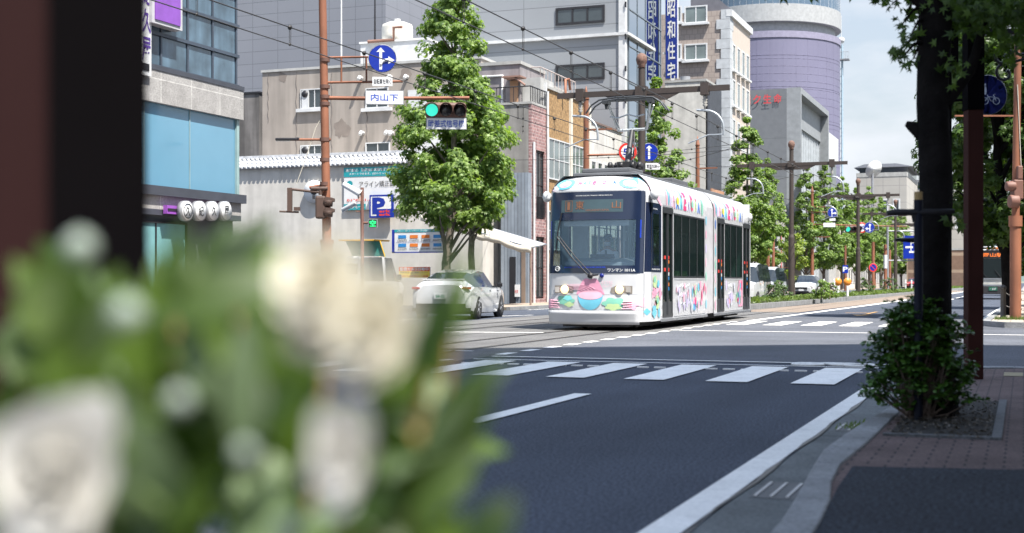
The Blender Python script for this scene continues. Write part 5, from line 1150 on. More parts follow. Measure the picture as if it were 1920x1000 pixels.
facing('red_car', 'small dark red car far up the street beyond the median plants', 'car', 1713, 190, m=mat('red_paint', (.30,.03,.03), .3))
# microbus
pb = Q(1862, 527, 79); pb.z = 0
t = thing('microbus', 'white and dark bus with an orange destination display coming up the lane', 'bus', pb, R(180))
b = MB(); W_ = 1.0
b.prism([(-W_,.35),(W_,.35),(W_,2.55),(W_*.94,2.88),(W_*.7,2.98),(-W_*.7,2.98),(-W_*.94,2.88),(-W_,2.55)], lambda a, c, tt: (a, tt, c), -5.8, 0, 0); b.build('body', mat('bus_cream', (.50,.50,.47), .3), t, world=False, bevel=.06)
b = MB(); b.box(-.93,.93,0,.04,1.28,2.42,0); b.build('windscreen', mat('bus_dark_glass', (.012,.018,.02), .3, spec=.25), t, world=False, bevel=.03)
b = MB(); b.box(-.96,.96,0,.05,2.44,2.92,0); b.build('display_box', black, t, world=False)
b = MB(); b.text('岡山駅', lambda a, c: (-a, .056, c), 0, 2.64, 1.1, .24, 0, .02); b.build('destination_display', mat('bus_amber', (.6,.12,.02), .6, emit=.25, ecol=(1,.25,.03)), t, world=False)
b = MB(); b.box(-.99,.99,-.02,.06,.32,.80,0); b.build('bumper', mat('bus_dark', (.03,.028,.03), .5), t, world=False, bevel=.03)
b = MB(); b.box(-.97,.97,-.01,.055,.80,.88,0); b.box(-.97,.97,0,.045,1.18,1.26,0); b.build('chrome_strip', steel, t, world=False)
b = MB(); b.box(-.24,.24,.06,.085,.52,.76,0); b.text('・337', lambda a, c: (-a, .088, c), 0, .62, .36, .12, 1, .02); b.build('licence_plate', [mat('plate_dark_green', (.01,.10,.06), .5), signw], t, world=False)
for d in (1, -1):
    b = MB(); b.box(*sorted((d*.60, d*.9)), .05, .07, .92, 1.08); b.build('headlight', mat('lamp_lens'), t, world=False, bevel=.02)
    b = MB(); b.path([(d*.98,-.05,2.5),(d*1.16,.12,2.35),(d*1.18,.14,2.0)], .02, 6); b.box(*sorted((d*1.08, d*1.26)), .1, .18, 1.65, 2.05); b.build('mirror', black, t, world=False)
    for k in range(5): b = MB(); b.box(*sorted((d*W_, d*(W_+.015))), -1.3-.95*k, -.45-.95*k, 1.35, 2.25); b.build('window', glass, t, world=False)
    for y in (-1.2, -4.6): wheel(t, d*.86, y, .40, d)
b = MB()
for k in range(3): b.tube((-.3+.25*k, .02, 3.02), (-.15+.25*k, .02, 3.02), .05, mi=0)
b.path([(-.8,-.2,3.0),(-.8,-.2,3.12),(.8,-.2,3.12),(.8,-.2,3.0)], .03, 6, 1); b.build('marker_light', [mat('ink_orange'), white], t, world=False)
b = MB(); b.path([(-.45,.06,1.3),(-.1,.06,1.75)], .015, 5); b.path([(.35,.06,1.3),(.7,.06,1.8)], .015, 5); b.build('wiper', black, t, world=False)
# ================================================================ catenary poles in the median
def cat_pole(name, label, x, y, group='overhead line poles along the median'):
    t = thing(name, label, 'overhead line pole', (x, y, 0), 0, group)
    b = MB(); b.tube((0,0,.0),(0,0,3.2),.15,.15,16); b.tube((0,0,3.2),(0,0,3.35),.15,.115,16); b.tube((0,0,3.35),(0,0,7.45),.115,.10,16); b.build('pole', brown, t, world=False)
    MB().lathe([(.02,7.43),(.12,7.46),(.10,7.52),(.15,7.60),(.17,7.70),(.15,7.80),(.10,7.87),(.02,7.90)], 16).build('ball_finial', mat('rusty_ball', (.15,.085,.065), .8, var=.4, scale=12), t, world=False)
    b = MB(); b.box(-2.65,2.65,-.06,.06,6.66,6.82); b.prism([(-1.15,6.66),(1.15,6.66),(.75,6.48),(-.75,6.48)], lambda a, c, tt: (a, tt, c), -.05, .05); b.box(-.17,.17,-.14,.14,6.60,6.9); b.build('cross_arm', brown, t, world=False)
    for d in (-1, 1):
        b = MB(); b.box(d*1.92-.12, d*1.92+.12, -.12, .12, 6.55, 6.92, 0)
        b.lathe([(.03,6.55),(.07,6.5),(.04,6.46),(.08,6.42),(.04,6.38),(.08,6.34),(.04,6.30),(.08,6.26),(.03,6.2),(.03,6.05)], 12, 1, 'z', (d*1.92,0,0)); b.build('insulator', [brown, mat('insulator_grey', (.36,.35,.33), .5)], t, world=False)
        b = MB(); b.path([(d*1.92-.25,0,6.12)]+[(d*1.92+.55*math.sin(R(a))+.0, 0, 5.55+.55*math.cos(R(a))+.0) for a in range(0, 91, 15)]+[(d*1.92+.56,0,5.35)], .035, 8); b.path([(d*1.92+.55,0,5.38),(d*1.92+.1,0,5.38),(d*1.92-.5,0,5.15)], .02, 6); b.build('steady_arm', mat('galvanised_pale', (.40,.43,.46), .4, .5), t, world=False)
    return t
ys_ = [(-10.65, 37.9+0)]
names = ['nearest brown overhead line pole with a ball top rising behind the tram', 'second brown overhead line pole standing in the median before the grey office', 'third brown overhead line pole in front of the dense median trees',
         'fourth overhead line pole beside the blue direction board', 'fifth overhead line pole small in the distance', 'sixth and farthest overhead line pole']
pole0 = cat_pole('overhead_line_pole', names[0], *(lambda p: (p.x, p.y))(onX(1203, 300, -10.65)))
for k, px in enumerate((1484, 1609, 1679, 1722)):
    xx = -10.5+.25*k; p = onX(px, 300, xx); dup(pole0, (p.x, p.y, 0), label=names[k+1])
# overhead wires
wm = mat('wire_black', (.03,.028,.027), .5)
wt = thing('overhead_wires', 'contact and messenger wires with hangers strung above the tram tracks', 'overhead wires', (-10.6, 0, 6))
zc1 = lambda y: 5.55
PY = [-20]+[pole0.location.y]+[onX(px, 300, -10.5+.25*k).y for k, px in enumerate((1484, 1609, 1679, 1722))]
for c in (-8.95, -12.35):
    b = MB(); pts = []; zt_ = 5.98 if c > -10 else 5.72; zl_ = 5.53 if c > -10 else 5.36
    for a, e in zip(PY, PY[1:]):
        for i in range(8): u = i/8; pts.append((c, a+(e-a)*u, zt_-.10*4*u*(1-u)*.6))
    b.path(pts, .013, 5); b.build('messenger_wire', wm, wt)
    b = MB(); b.path([(c, -20, zl_), (c, PY[-1], zl_)], .011, 5); b.build('contact_wire', wm, wt)
    y = -8.0
    while y < 90:
        b = MB(); b.tube((c-.01, y, zl_), (c-.01, y, zt_-.06), .006, n=4); b.tube((c+.02, y, zl_), (c+.02, y, zt_-.06), .006, n=4)
        b.lathe([(.01,-.05),(.05,0),(.01,.05)], 8, 0, 'y', (c, y, zt_-.05)); b.lathe([(.01,-.03),(.03,0),(.01,.03)], 6, 0, 'y', (c, y, zl_)); y += 2.9; b.build('hanger', wm, wt)
b = MB()
sp = [(-18, 32.6, 6.2), (-10.65, PY[1], 6.3)]
for (a, e, r_) in (((-18,onX(1099,300,-18).y,8.2),(-12.3,PY[1]+8,6.0),.012), ((-18,onX(1308,300,-18).y,8.0),(-10.6,PY[2],6.7),.012), ((-20.6,55,7.6),(-12.35,33,5.75),.010), ((-20.7,50,6.0),(-9,48,5.9),.010), ((-18,onX(1099,300,-18).y,5.6),(-8.9,44,5.55),.010), ((-18,onX(1308,300,-18).y,6.4),(-9,60,5.9),.010), ((-20.6,60,7.0),(-9,47,6.0),.010), ((-18,onX(1523,300,-18).y,8.2),(-10,PY[2]+15,6.6),.012)):
    a, e = Vector(a), Vector(e); b.path([a.lerp(e, i/8)-Vector((0,0,.5*(i/8)*(1-i/8))) for i in range(9)], r_, 5)
    for i in (2, 4, 6): p = a.lerp(e, i/8)-Vector((0,0,.5*(i/8)*(1-i/8))); b.lathe([(.01,-.07),(.04,0),(.01,.07)], 6, 0, 'y', tuple(p))
b.build('span_wire', wm, wt)
# ================================================================ orange brown street poles
def street_pole(label, px, X=-18.25, h=9.8, group='orange brown street poles'):
    p = onX(px, 300, X); t = thing('street_pole', label, 'street pole', (p.x, p.y, 0), 0, group)
    MB().tube((0,0,.1),(0,0,h-.6),.17,.115,12).build('shaft', orange, t, world=False)
    MB().lathe([(.13,h-.62),(.15,h-.58),(.12,h-.5),(.06,h-.2),(.01,h)], 12).build('spear_finial', orange, t, world=False)
    b = MB(); b.box(0, 1.6, -.04, .04, h*.52-.04, h*.52+.04); b.box(0, 1.2, -.04, .04, h*.8-.04, h*.8+.04); b.build('arm', orange, t, world=False); return t, p
sp1, q1_ = street_pole('orange brown spear topped pole left of the tram pantograph', 1099)
for px, lb, X in ((1308, 'orange brown spear topped pole before the pale louvred building', -18.25), (1523, 'orange brown spear topped pole at the front of the far tree row', -18.0), (1640, 'distant orange brown pole showing above the far tree row', -18.3), (1440, 'short-looking orange brown pole left of the second brown median pole', -18.6)):
    p = onX(px, 300, X); d = dup(sp1, (p.x, p.y, 0), label=lb)
    if px == 1440: d.scale = (1, 1, .42)
def rsign(name, label, px, py, D, r, draw, back=grey, rz=TH+R(4), group=None, cat='traffic sign'):
    t = thing(name, label, cat, Q(px, py, D), rz, group); b = MB(); b.lathe([(r,0),(r,.03),(r*.9,.04)], 32, 0, 'y'); b.lathe([(.02,-.001),(r*.985,-.001)], 32, 1, 'y'); fn = lambda a, c: (a*r, -.006-.0, c*r)
    b.v = b.v; draw(b, fn); b.build('plate', [back, signw, blue, red, ink], t, world=False); MB().box(-.03,.03,.04,.10,-r*.8,r*1.0).build('bracket', steel, t, world=False); return t
def disc_(b, fn, r0, mi, o=.0): f = lambda a, c: (lambda p: (p[0], p[1]-o, p[2]))(fn(a, c)); b.blob(f, circ(0, 0, r0, 32), mi, 1)
def arrow_up(b, f, x, y0, y1, w, mi): b.poly([f(x-w,y0), f(x+w,y0), f(x+w,y1-.3), f(x-w,y1-.3)], mi); b.poly([f(x-3*w,y1-.32), f(x+3*w,y1-.32), f(x,y1)], mi)
def ds_ar(b, fn):
    disc_(b, fn, .95, 2); f = up(fn, .004); arrow_up(b, f, -.12, -.78, .78, .10, 1)
    b.path([f(-.1,-.42), f(.0,-.22), f(.2,-.12), f(.45,-.1)], .04, 6, 1); b.poly([f(.42,-.38), f(.42,.16), f(.86,-.11)], 1)
def ds_up(b, fn): disc_(b, fn, .95, 2); arrow_up(b, up(fn, .004), 0, -.7, .75, .11, 1)
def ds_50(b, fn): disc_(b, fn, .97, 3); disc_(b, fn, .72, 1, .004); b.text('50', up(fn, .009), 0, 0, .95, .75, 2, .03)
def ds_left(b, fn):
    disc_(b, fn, .95, 2); f = up(fn, .004); arrow_up(b, f, .1, -.78, .75, .10, 1); b.poly([f(.1,-.3), f(.1,-.12), f(-.4,-.12), f(-.4,-.3)], 1); b.poly([f(-.38,-.5), f(-.38,.1), f(-.8,-.2)], 1)
def ds_np(b, fn): disc_(b, fn, .97, 3); disc_(b, fn, .72, 2, .004); f = up(fn, .009); b.poly([f(-.6,.5), f(-.5,.6), f(.6,-.5), f(.5,-.6)], 3)
def plate(name, label, px, py, D, w, h, txt, tm=ink, bm=signw, rz=TH+R(4), bold=.02, tw_=.86, th_=.6, cat='sign plate', edge=None):
    t = thing(name, label, cat, Q(px, py, D), rz); b = MB(); b.box(-w/2,w/2,0,.03,-h/2,h/2,0); 
    if edge: b.box(-w/2-.02,w/2+.02,.003,.027,-h/2-.02,h/2+.02,2)
    if txt: b.text(txt, lambda a, c: (a, -.004, c), 0, 0, w*tw_, h*th_, 1, bold)
    b.build('plate', [bm, tm, edge or grey], t, world=False, bevel=0); return t
# --- main signal pole on the left
DP = 37.0; pb_ = Q(612, 527, DP); pb_.z = 0
t = thing('signal_pole', 'tall orange brown pole carrying the sign bracket and traffic signal arm', 'signal pole', pb_)
m_ = lambda px, py: (Q(px, py, DP)-pb_)
b = MB(); b.tube((0,0,0), m_(613, 455), .17, .17, 12); b.tube(m_(613, 458), m_(613, 450), .19, .19, 12); b.tube(m_(613, 452), m_(604, -40), .125, .105, 12); b.build('shaft', orange, t, world=False)
def bar(b, p, q, w=.035): b.tube(m_(*p), m_(*q), w, n=4)
b = MB(); bar(b, (612,184), (690,185), .055); bar(b, (690,185), (880,184), .05); bar(b, (612,108), (690,107), .03); bar(b, (612,155), (755,153), .035); bar(b, (640,108), (640,155), .03); bar(b, (687,108), (687,152), .03); bar(b, (620,262), (545,262), .035); bar(b, (616,345), (580,352), .04)
b.build('arm', orange, t, world=False)
for py in (113, 163, 182, 195, 262, 345, 300):
    b = MB(); b.tube(m_(609,py)+Vector((0,0,-.05)), m_(609,py)+Vector((0,0,.05)), .14, n=12); b.build('clamp', mat('dark_clamp', (.12,.06,.045), .7), t, world=False)
b = MB(); b.path([m_(596+14, 208), m_(592, 240), m_(575, 293), m_(556, 345)], .012, 5); b.build('guy_cord', mat('pale_cord', (.5,.47,.4), .8), t, world=False)
p = Q(537, 262, DP); tl = thing('street_lamp_head', 'flat dark street lamp head on the left arm of the orange pole', 'street lamp', p, TH)
b = MB(); b.box(-.30,.30,-.07,.07,-.03,.045); b.box(.25,.36,-.04,.04,-.02,.06); b.build('housing', dark, tl, world=False, bevel=.02); MB().box(-.28,.1,-.05,.05,-.045,-.03).build('lamp_cover', mat('lamp_lens'), tl, world=False)
rsign('arrow_sign', 'round blue sign with a straight and right arrow beside the tall orange pole', 717, 110, DP-.25, .39, ds_ar)
plate('bicycle_exemption_plate', 'small white plate of black characters under the big arrow sign', 717, 153, DP-.2, .55, .25, '自転車を除く')
plate('place_name_sign', 'white sign reading three blue characters on the signal arm', 721, 183, DP-.25, 1.02, .35, '内山下', tm=mat('character_blue', (.02,.07,.42), .5), edge=grey, tw_=.74, th_=.56)
def signal(name, label, px, py, D, on=0, s=1.0, rz=TH+R(4), back=False):
    t = thing(name, label, 'traffic signal', Q(px, py, D), rz); hm = mat('signal_brown', (.115,.055,.04), .55)
    b = MB(); b.box(-.50*s,.50*s,0,.16*s,-.20*s,.20*s); b.build('housing', hm, t, world=False, bevel=.07*s)
    L_ = [mat('signal_green', (.02,.30,.24), .3, emit=.42, ecol=(.06,.9,.68)), mat('signal_dark_lens', (.03,.028,.03), .15), mat('signal_dark_lens')]
    for k in range(3):
        x = (-.345+.345*k)*s; b = MB(); b.lathe([(.005,-.03),(.08*s,-.026),(.145*s,-.003),(.15*s,.0)], 20, 0, 'y', (x,0,0)); b.build('lens', L_[k] if k != on else L_[0], t, world=False)
        b = MB(); hood = []
        for i in range(19):
            a = R(-35+i*250/18); hood.append((x+.165*s*math.cos(a), .165*s*math.sin(a), i))
        V = [(h_[0], 0.0, h_[1]) for h_ in hood]+[(h_[0], -.26*s*max(.15, min(1, (h_[1]/(.165*s)+1.1)/1.6)), h_[1]) for h_ in hood]
        b.add(V, [(i, i+1, 20+i, 19+i) for i in range(18)], 0, True); b.build('visor', hm, t, world=False, solid=.012)
    return t
signal('traffic_signal', 'three lamp horizontal traffic signal showing green above the near street tree', 836, 207, DP-.3, s=1.12)
b = MB(); b.box(-.28,.28,-.1,.1,-.08,.08); o = b.build('signal_control_box', mat('signal_brown'), loc=Q(839, 185, DP-.1), bevel=.02); o.rotation_euler = (0, 0, TH); tag(o, 'brown box clamped on the arm directly above the green signal', 'control box')
plate('signal_caption_sign', 'white sign of six blue characters hanging under the green signal', 837, 232, DP-.3, 1.08, .28, '時差式信号機', tm=mat('character_blue'), th_=.72, tw_=.92, edge=grey)
# pedestrian signal and camera arm low on the pole
t = thing('pedestrian_signal', 'dark brown two lamp pedestrian signal seen from its side on the orange pole', 'pedestrian signal', Q(604, 388, DP-.2), TH)
b = MB(); b.box(-.18,.10,-.1,.15,-.33,.30); b.build('housing', mat('signal_dark_brown', (.075,.045,.035), .6), t, world=False, bevel=.05)
for z in (.13, -.16): b = MB(); b.lathe([(.13,.0),(.13,.22)], 14, 0, 'x', (.06,0,z)); b.prism([(.1,.14),(.34,.10),(.34,.02),(.1,-.06)], lambda a, c, tt: (a, tt, z+c), -.12, .12); b.build('visor', mat('signal_dark_brown'), t, world=False)
b = MB(); b.tube((-.05,0,.33),(-.05,0,.55),.05,n=8); b.tube((-.3,0,.50),(.15,0,.50),.06,n=8); b.build('bracket', mat('signal_dark_brown'), t, world=False)
t = thing('sensor_arm', 'dark bracket arm with a small detector bar hanging over the side street', 'sensor arm', Q(575, 356, DP-.2), TH)
b = MB(); b.tube((-.48,0,.02),(.4,0,-.08),.04,n=6); b.box(-.53,-.40,-.06,.06,-.6,.05); b.tube((-.75,0,-.60),(-.22,0,-.62),.03,n=6); b.box(-.35,-.18,-.05,.05,-.58,-.48); b.build('arm', mat('signal_dark_brown'), t, world=False)
# camera pole in the car park
t = thing('camera_pole', 'thin rusty pole with two cameras, a floodlight and a green display by the wall', 'camera pole', (lambda p: Vector((p.x, p.y, 0)))(Q(679, 527, 52)), TH)
zz_ = lambda py: CAMZ+(HOR-py)*52/F; xx_ = lambda px: (px-679)*52/F
b = MB(); b.tube((0,0,0),(0,0,zz_(352)),.07,n=8); b.tube((0,0,zz_(418)),(xx_(692),0,zz_(418)),.05,n=6); b.tube((xx_(668),0,zz_(397)),(0,0,zz_(397)),.025,n=6); b.build('pole', mat('rusty_thin_pole', (.20,.10,.08), .8, streak=.3), t, world=False)
for (px, py, s) in ((655,388,1.0),(660,355,1.25)):
    b = MB(); b.v = []; b.lathe([(.05,-.32*s),(.09*s,-.3*s),(.10*s,.25*s),(.15*s,.30*s)], 12, 0, 'x'); M_ = Matrix.Translation((xx_(px), -.1, zz_(py))) @ Matrix.Rotation(R(-28 if s == 1 else 30), 4, 'Y'); b.v = [tuple(M_ @ Vector(v)) for v in b.v]; b.build('camera' if s == 1 else 'floodlight', signw, t, world=False)
b = MB(); b.box(xx_(672), xx_(677), -.15, 0, zz_(378), zz_(369)); b.build('small_lamp', mat('pinkish_lamp', (.45,.3,.26), .6), t, world=False)
t = thing('vacancy_display', 'small square green led vacancy display beside the thin rusty pole', 'display', Q(699, 419, 51.8), TH)
MB().box(-.18,.18,0,.1,-.17,.17).build('case', grey, t, world=False); MB().box(-.15,.15,-.01,0,-.14,.14).build('screen', mat('led_screen_dark', (.01,.03,.02), .4), t, world=False)
b = MB(); b.text('空', lambda a, c: (a, -.018, c), 0, 0, .24, .24, 0, .01); b.build('led_character', mat('led_green', (.02,.6,.15), .4, emit=.9, ecol=(.03,.8,.2)), t, world=False)
# signs near pole 1099 arm
q = sp1.location.y
D1 = Vector((sp1.location.x, sp1.location.y)).length
rsign('speed_limit_sign', 'round red rimmed speed limit sign behind the tram pantograph', 1177, 285, 57, .40, ds_50)
rsign('straight_only_sign', 'round blue sign with a white upward arrow right of the near median pole', 1217, 286, 57, .40, ds_up)
plate('supplementary_plate', 'small white plate under the round upward arrow sign above the tram roof', 1224, 312, 57, .62, .28, '車両を除く')
b = MB(); A0 = Q(1101, 291, 57); A1 = Q(1222, 289, 57.2); b.tube(A0, A1, .05, n=6); tag(b.build('sign_arm', orange, loc=A0), 'thin rusty horizontal arm holding two round signs behind the pantograph', 'sign arm')
# far cluster at pole 1523
DF = (lambda p: (p.x**2+p.y**2)**.5)(onX(1523, 300, -18)); DF = onX(1523, 527, -18).y/ray(1523)[1]
rsign('arrow_sign', 'distant round blue arrow sign beside the far orange pole', 1561, 399, DF-.3, .47, ds_ar)
plate('supplementary_plate', 'tiny white plate under the distant round arrow sign', 1561, 412, DF-.3, .55, .22, '')
plate('place_name_sign', 'distant white place name plate on the far signal arm', 1555, 422, DF-.3, 1.1, .38, '')
signal('traffic_signal', 'distant green traffic signal in front of the far trees', 1600, 430, DF-.3, s=1.5)
rsign('speed_limit_sign', 'distant red rimmed speed sign by the third median pole', 1616, 427, DF+2, .5, ds_50)
rsign('arrow_sign', 'distant round blue left arrow sign right of the third median pole', 1630, 427, DF+2, .5, ds_left)
b = MB(); A0 = Q(1523, 421, DF); b.tube(A0, Q(1700, 425, DF+6), .06, n=6); b.tube(Q(1523, 398, DF), Q(1560, 398, DF), .05, n=6); tag(b.build('sign_arm', orange, loc=A0), 'long thin rusty arm over the far junction', 'sign arm')
signal('traffic_signal', 'small green signal low beside the white car', 1503, 491, DF-8, s=.75)
rsign('no_parking_sign', 'red and blue round no parking sign by the far red and white pole', 1637, 502, 108, .36, ds_np, rz=TH+R(5))
t = thing('direction_board', 'blue overhead direction board at the right end of the tree row', 'direction sign', Q(1708, 462, 140), TH+R(4))
b = MB(); b.box(-.8,.8,0,.1,-1.3,1.1,0)
for (a, c, w, h) in ((-.35,.7,.5,.2),(.3,.4,.6,.16),(-.2,-.1,.8,.2),(.15,-.6,.7,.2),(0,.0,.09,1.1)): b.box(a-w/2,a+w/2,-.02,0,c-h/2,c+h/2,1)
b.build('panel', [blue, signw], t, world=False)
b = MB(); b.tube((-2.4,.3,-7.4),(-2.4,.3,2.2),.13,n=8); b.tube((-2.4,.3,1.6),(1,.3,1.6),.08,n=6); b.tube((-2.4,.3,-1.5),(1,.3,-1.5),.08,n=6); b.build('gantry', grey, t, world=False)
# small poles, posts, reflectors in the median and beyond
def small_pole(label, px, X, h, m, r=.1, cat='pole', ymat=None):
    p = onX(px, 300, X); b = MB(); b.tube((0,0,.1),(0,0,h),r,r*.9,10,0)
    if ymat: b.tube((0,0,h*.5),(0,0,h*.78),r*1.15,n=10,mi=1)
    o = b.build('post' if h < 2 else 'utility_pole', [m, ymat or m], world=False); o.location = (p.x, p.y, 0); return tag(o, label, cat)
small_pole('red and white banded pole in the far median planting', 1660, -12.4, 4.6, orange, .16, 'pole', signw)
small_pole('plain rust pole in the far median planting left of the banded one', 1637, -13.0, 4.7, orange, .16)
small_pole('slim rust pole behind the far trees with a small blue plate', 1585, -16.5, 4.6, orange, .12)
small_pole('thin pink pole left of the second brown median pole', 1465, -18.4, 5.0, mat('pinkish_pole', (.5,.16,.16), .6), .05)
small_pole('slim rust pole just right of the tram beside the parked vans', 1450, -17.9, 4.6, orange, .12)
small_pole('distant rust pole between the trees and the direction board', 1668, -16.5, 5.2, orange, .2)
plate('blue_plate', 'small blue plate on the slim rust pole behind the far trees', 1585, 505, 118, .5, .7, 'P', tm=signw, bm=blue)
orr = mat('amber_reflector', (.62,.22,.03), .4)
for k, (px, lb) in enumerate(((1571, 'left one of the two amber round reflectors in the median'), (1589, 'right one of the two amber round reflectors in the median'))):
    p = Q(px, 529, 74); t = thing('reflector_marker', lb, 'reflector', (p.x, p.y, .25), TH, 'amber reflectors on the median')
    MB().tube((0,0,0),(0,0,.55),.07,n=10).build('post', signw, t, world=False); b = MB(); b.lathe([(.01,-.08),(.2,-.07),(.22,0),(.2,.07),(.01,.08)], 20, 0, 'y', (0,0,.80)); b.build('disc', orr, t, world=False)
for k, (px, D) in enumerate(((1545,72),(1564,72),(1698,118),(1709,118))):
    p = Q(px, 527, D); b = MB(); b.lathe([(.06,0),(.065,.02),(.055,.9),(.03,.95)], 10); b.lathe([(.066,.55),(.066,.7)], 10, 1); o = b.build('delineator_post', [signw, white], world=False); o.location = (p.x, p.y, .25)
    tag(o, ('white delineator post right behind the leafy weeds in the median', 'white delineator post touching the left amber reflector', 'far white delineator post, left one by the red car', 'far white delineator post, right one by the red car')[k], 'post', 'white delineator posts')
# ================================================================ trees
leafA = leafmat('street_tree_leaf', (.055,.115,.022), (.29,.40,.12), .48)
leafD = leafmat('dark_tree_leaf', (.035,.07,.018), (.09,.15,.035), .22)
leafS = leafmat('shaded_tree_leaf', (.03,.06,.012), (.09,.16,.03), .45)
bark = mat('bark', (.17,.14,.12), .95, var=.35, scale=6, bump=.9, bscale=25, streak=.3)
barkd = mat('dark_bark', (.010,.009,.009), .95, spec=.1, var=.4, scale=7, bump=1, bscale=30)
def leaf_mesh(prof, n_cl, per, size, seed, star=False, spread=.42, squash=.8, cx=None):
    """prof: (z, radius) pairs; returns the leaf builder and the clump centres"""
    r = random.Random(seed); b = MB(); cs_ = []; V = []; Fc = []
    tot = [(prof[i+1][0]-prof[i][0])*(prof[i][1]+prof[i+1][1])/2 for i in range(len(prof)-1)]
    for k in range(n_cl):
        i = r.choices(range(len(tot)), tot)[0]; u = r.random(); z = prof[i][0]+(prof[i+1][0]-prof[i][0])*u; rad = prof[i][1]+(prof[i+1][1]-prof[i][1])*u
        a = r.uniform(0, 6.283); rr = rad*(.25+.75*r.random()**.55)*.92; ox = (cx(z) if cx else 0)
        c = Vector((ox+rr*math.cos(a), rr*math.sin(a), z)); cr = spread*r.uniform(.55, 1.15)*(.6+.4*min(1, rad)); cs_.append((c, cr, rr))
        for j in range(int(per*r.uniform(.6, 1.3))):
            d = Vector((r.gauss(0, 1), r.gauss(0, 1), r.gauss(0, squash))).normalized()*cr*r.random()**.45; d.z *= squash
            p = c+d; n = (d.normalized()*.8+Vector((math.cos(a)*.4, math.sin(a)*.4, .7))+Vector((r.gauss(0,.5), r.gauss(0,.5), r.gauss(0,.5)))).normalized()
            t1 = n.orthogonal().normalized(); t1.rotate(Matrix.Rotation(r.uniform(0, 6.28), 3, n)); t2 = n.cross(t1); s = size*r.uniform(.65, 1.25); o = len(V)
            if star:
                for q in range(5):
                    aa = (q-2)*.95; L_ = s*(1.0, 1.15, 1.35, 1.15, 1.0)[q]
                    V.append(p+t1*math.cos(aa)*L_+t2*math.sin(aa)*L_-n*.18*L_)
                    if q < 4: ab = aa+.475; V.append(p+t1*math.cos(ab)*s*.5+t2*math.sin(ab)*s*.5)
                V.append(p-t1*s*.35); Fc.append(tuple(range(o, o+10)))
            else:
                V += [p+t1*s, p+t2*s*.6-n*s*.25, p-t1*s*.8, p-t2*s*.6-n*s*.25]; Fc += [(o, o+1, o+2), (o, o+2, o+3)]
    b.v = [tuple(v) for v in V]; b.f = Fc; b.m = [0]*len(Fc); b.s = [False]*len(Fc); return b, cs_
def trunk_mb(pts, rad, cs_, nl, seed, n=12):
    r = random.Random(seed); b = MB(); b.path(pts, rad, n); P = [Vector(p) for p in pts]
    for (c, cr, rr) in r.sample(cs_, min(nl, len(cs_))):
        zb_ = max(P[0].z+1.5, c.z-rr*.9-.5); 
        for i in range(len(P)-1):
            if P[i].z <= zb_ <= P[i+1].z: s = P[i].lerp(P[i+1], (zb_-P[i].z)/(P[i+1].z-P[i].z)); break
        else: s = P[-1]
        m = s.lerp(c, .5)+Vector((r.uniform(-.1,.1), r.uniform(-.1,.1), .12)); b.path([s, m, c], [.05+.012*rr, .03, .012], 6)
    return b
def tree(label, loc, prof, n_cl, per, size, seed, pts, rad, nl=22, star=False, leaf=None, bk_=None, group='street trees along the far pavement', cx=None, spread=.42, name='street_tree', rz=0):
    t = thing(name, label, 'tree', loc, rz, group); lm, cs_ = leaf_mesh(prof, n_cl, per, size, seed, star, cx=cx, spread=spread)
    lm.build('crown', leaf or leafA, t, world=False); trunk_mb(pts, rad, cs_, nl, seed+1).build('trunk', bk_ or bark, t, world=False); return t
# near street tree (left one) and its companion
pT = onX(846, 527, -18.9); z_ = lambda py, D: CAMZ+(HOR-py)*D/F
prof = [(3.0,1.2),(3.6,2.3),(4.4,2.5),(5.3,2.15),(6.2,2.05),(7.0,1.75),(7.9,1.35),(8.9,1.15),(10.0,1.0),(11.2,.75),(12.2,.3)]
tree('large bright green street tree directly behind the green traffic signal', (pT.x, pT.y, .1), prof, 215, 125, .098, 21,
     [(-.15,0,0),(-.2,0,1.6),(.0,0,3.0),(.1,0,5.5),(.15,0,9),(.2,0,11.8)], [.19,.16,.13,.10,.06,.02], 40, star=True, spread=.50)
pT = onX(888, 527, -18.9)
prof = [(3.0,.5),(3.6,1.35),(5.0,1.75),(6.4,1.65),(7.4,1.25),(8.4,.6),(8.9,.2)]
tree('smaller street tree standing just right of the large one by the awning', (pT.x, pT.y, .1), prof, 90, 110, .10, 33, [(0,0,0),(-.1,0,2.0),(.0,0,4),(.1,0,8)], [.14,.12,.09,.03], 22, star=True, spread=.48)
# tree kind for the rest of the row: two crowns, copied
profR = [(2.4,.6),(3.0,1.7),(4.2,2.25),(5.8,2.3),(7.4,1.9),(9.0,1.45),(10.6,1.0),(12.0,.5),(12.8,.15)]
spots = [(1232,-18.9,'tall street tree behind the near brown median pole',.95), (1402,-18.7,'street tree beside the rear end of the tram',1.0),(1440,-18.9,'slender street tree showing right of the one at the tram rear',.85),
         (1512,-18.7,'street tree left of the far orange pole and in front of the grey office',.95),(1545,-18.8,'full street tree behind the third median pole',.97),(1578,-18.8,'street tree just right of the third median pole',.98),(1606,-18.9,'street tree in the thick of the far row',1.0),(1630,-18.9,'street tree right of the blue left arrow sign',1.0),(1652,-18.9,'street tree below the concrete civic hall',1.0),(1672,-18.9,'second last street tree of the far row',1.0),(1690,-18.9,'last street tree of the far row by the blue direction board',1.05)]
kinds = []
for k, (px, X, lb, sc) in enumerate(spots):
    p = onX(px, 527, X)
    if k < 2:
        kinds.append(tree(lb, (p.x, p.y, .1), profR, 140, 95, .15, 50+7*k, [(0,0,0),(.05,0,3),(-.05,0,7),(0,0,12)], [.17,.14,.09,.02], 20, spread=.52)); 
        kinds[-1].scale = (sc, sc, sc)
    else: dup(kinds[k % 2], (p.x, p.y, .1), R(57*k), lb, (sc, sc, sc*(.93+.12*((k*37) % 10)/10)))
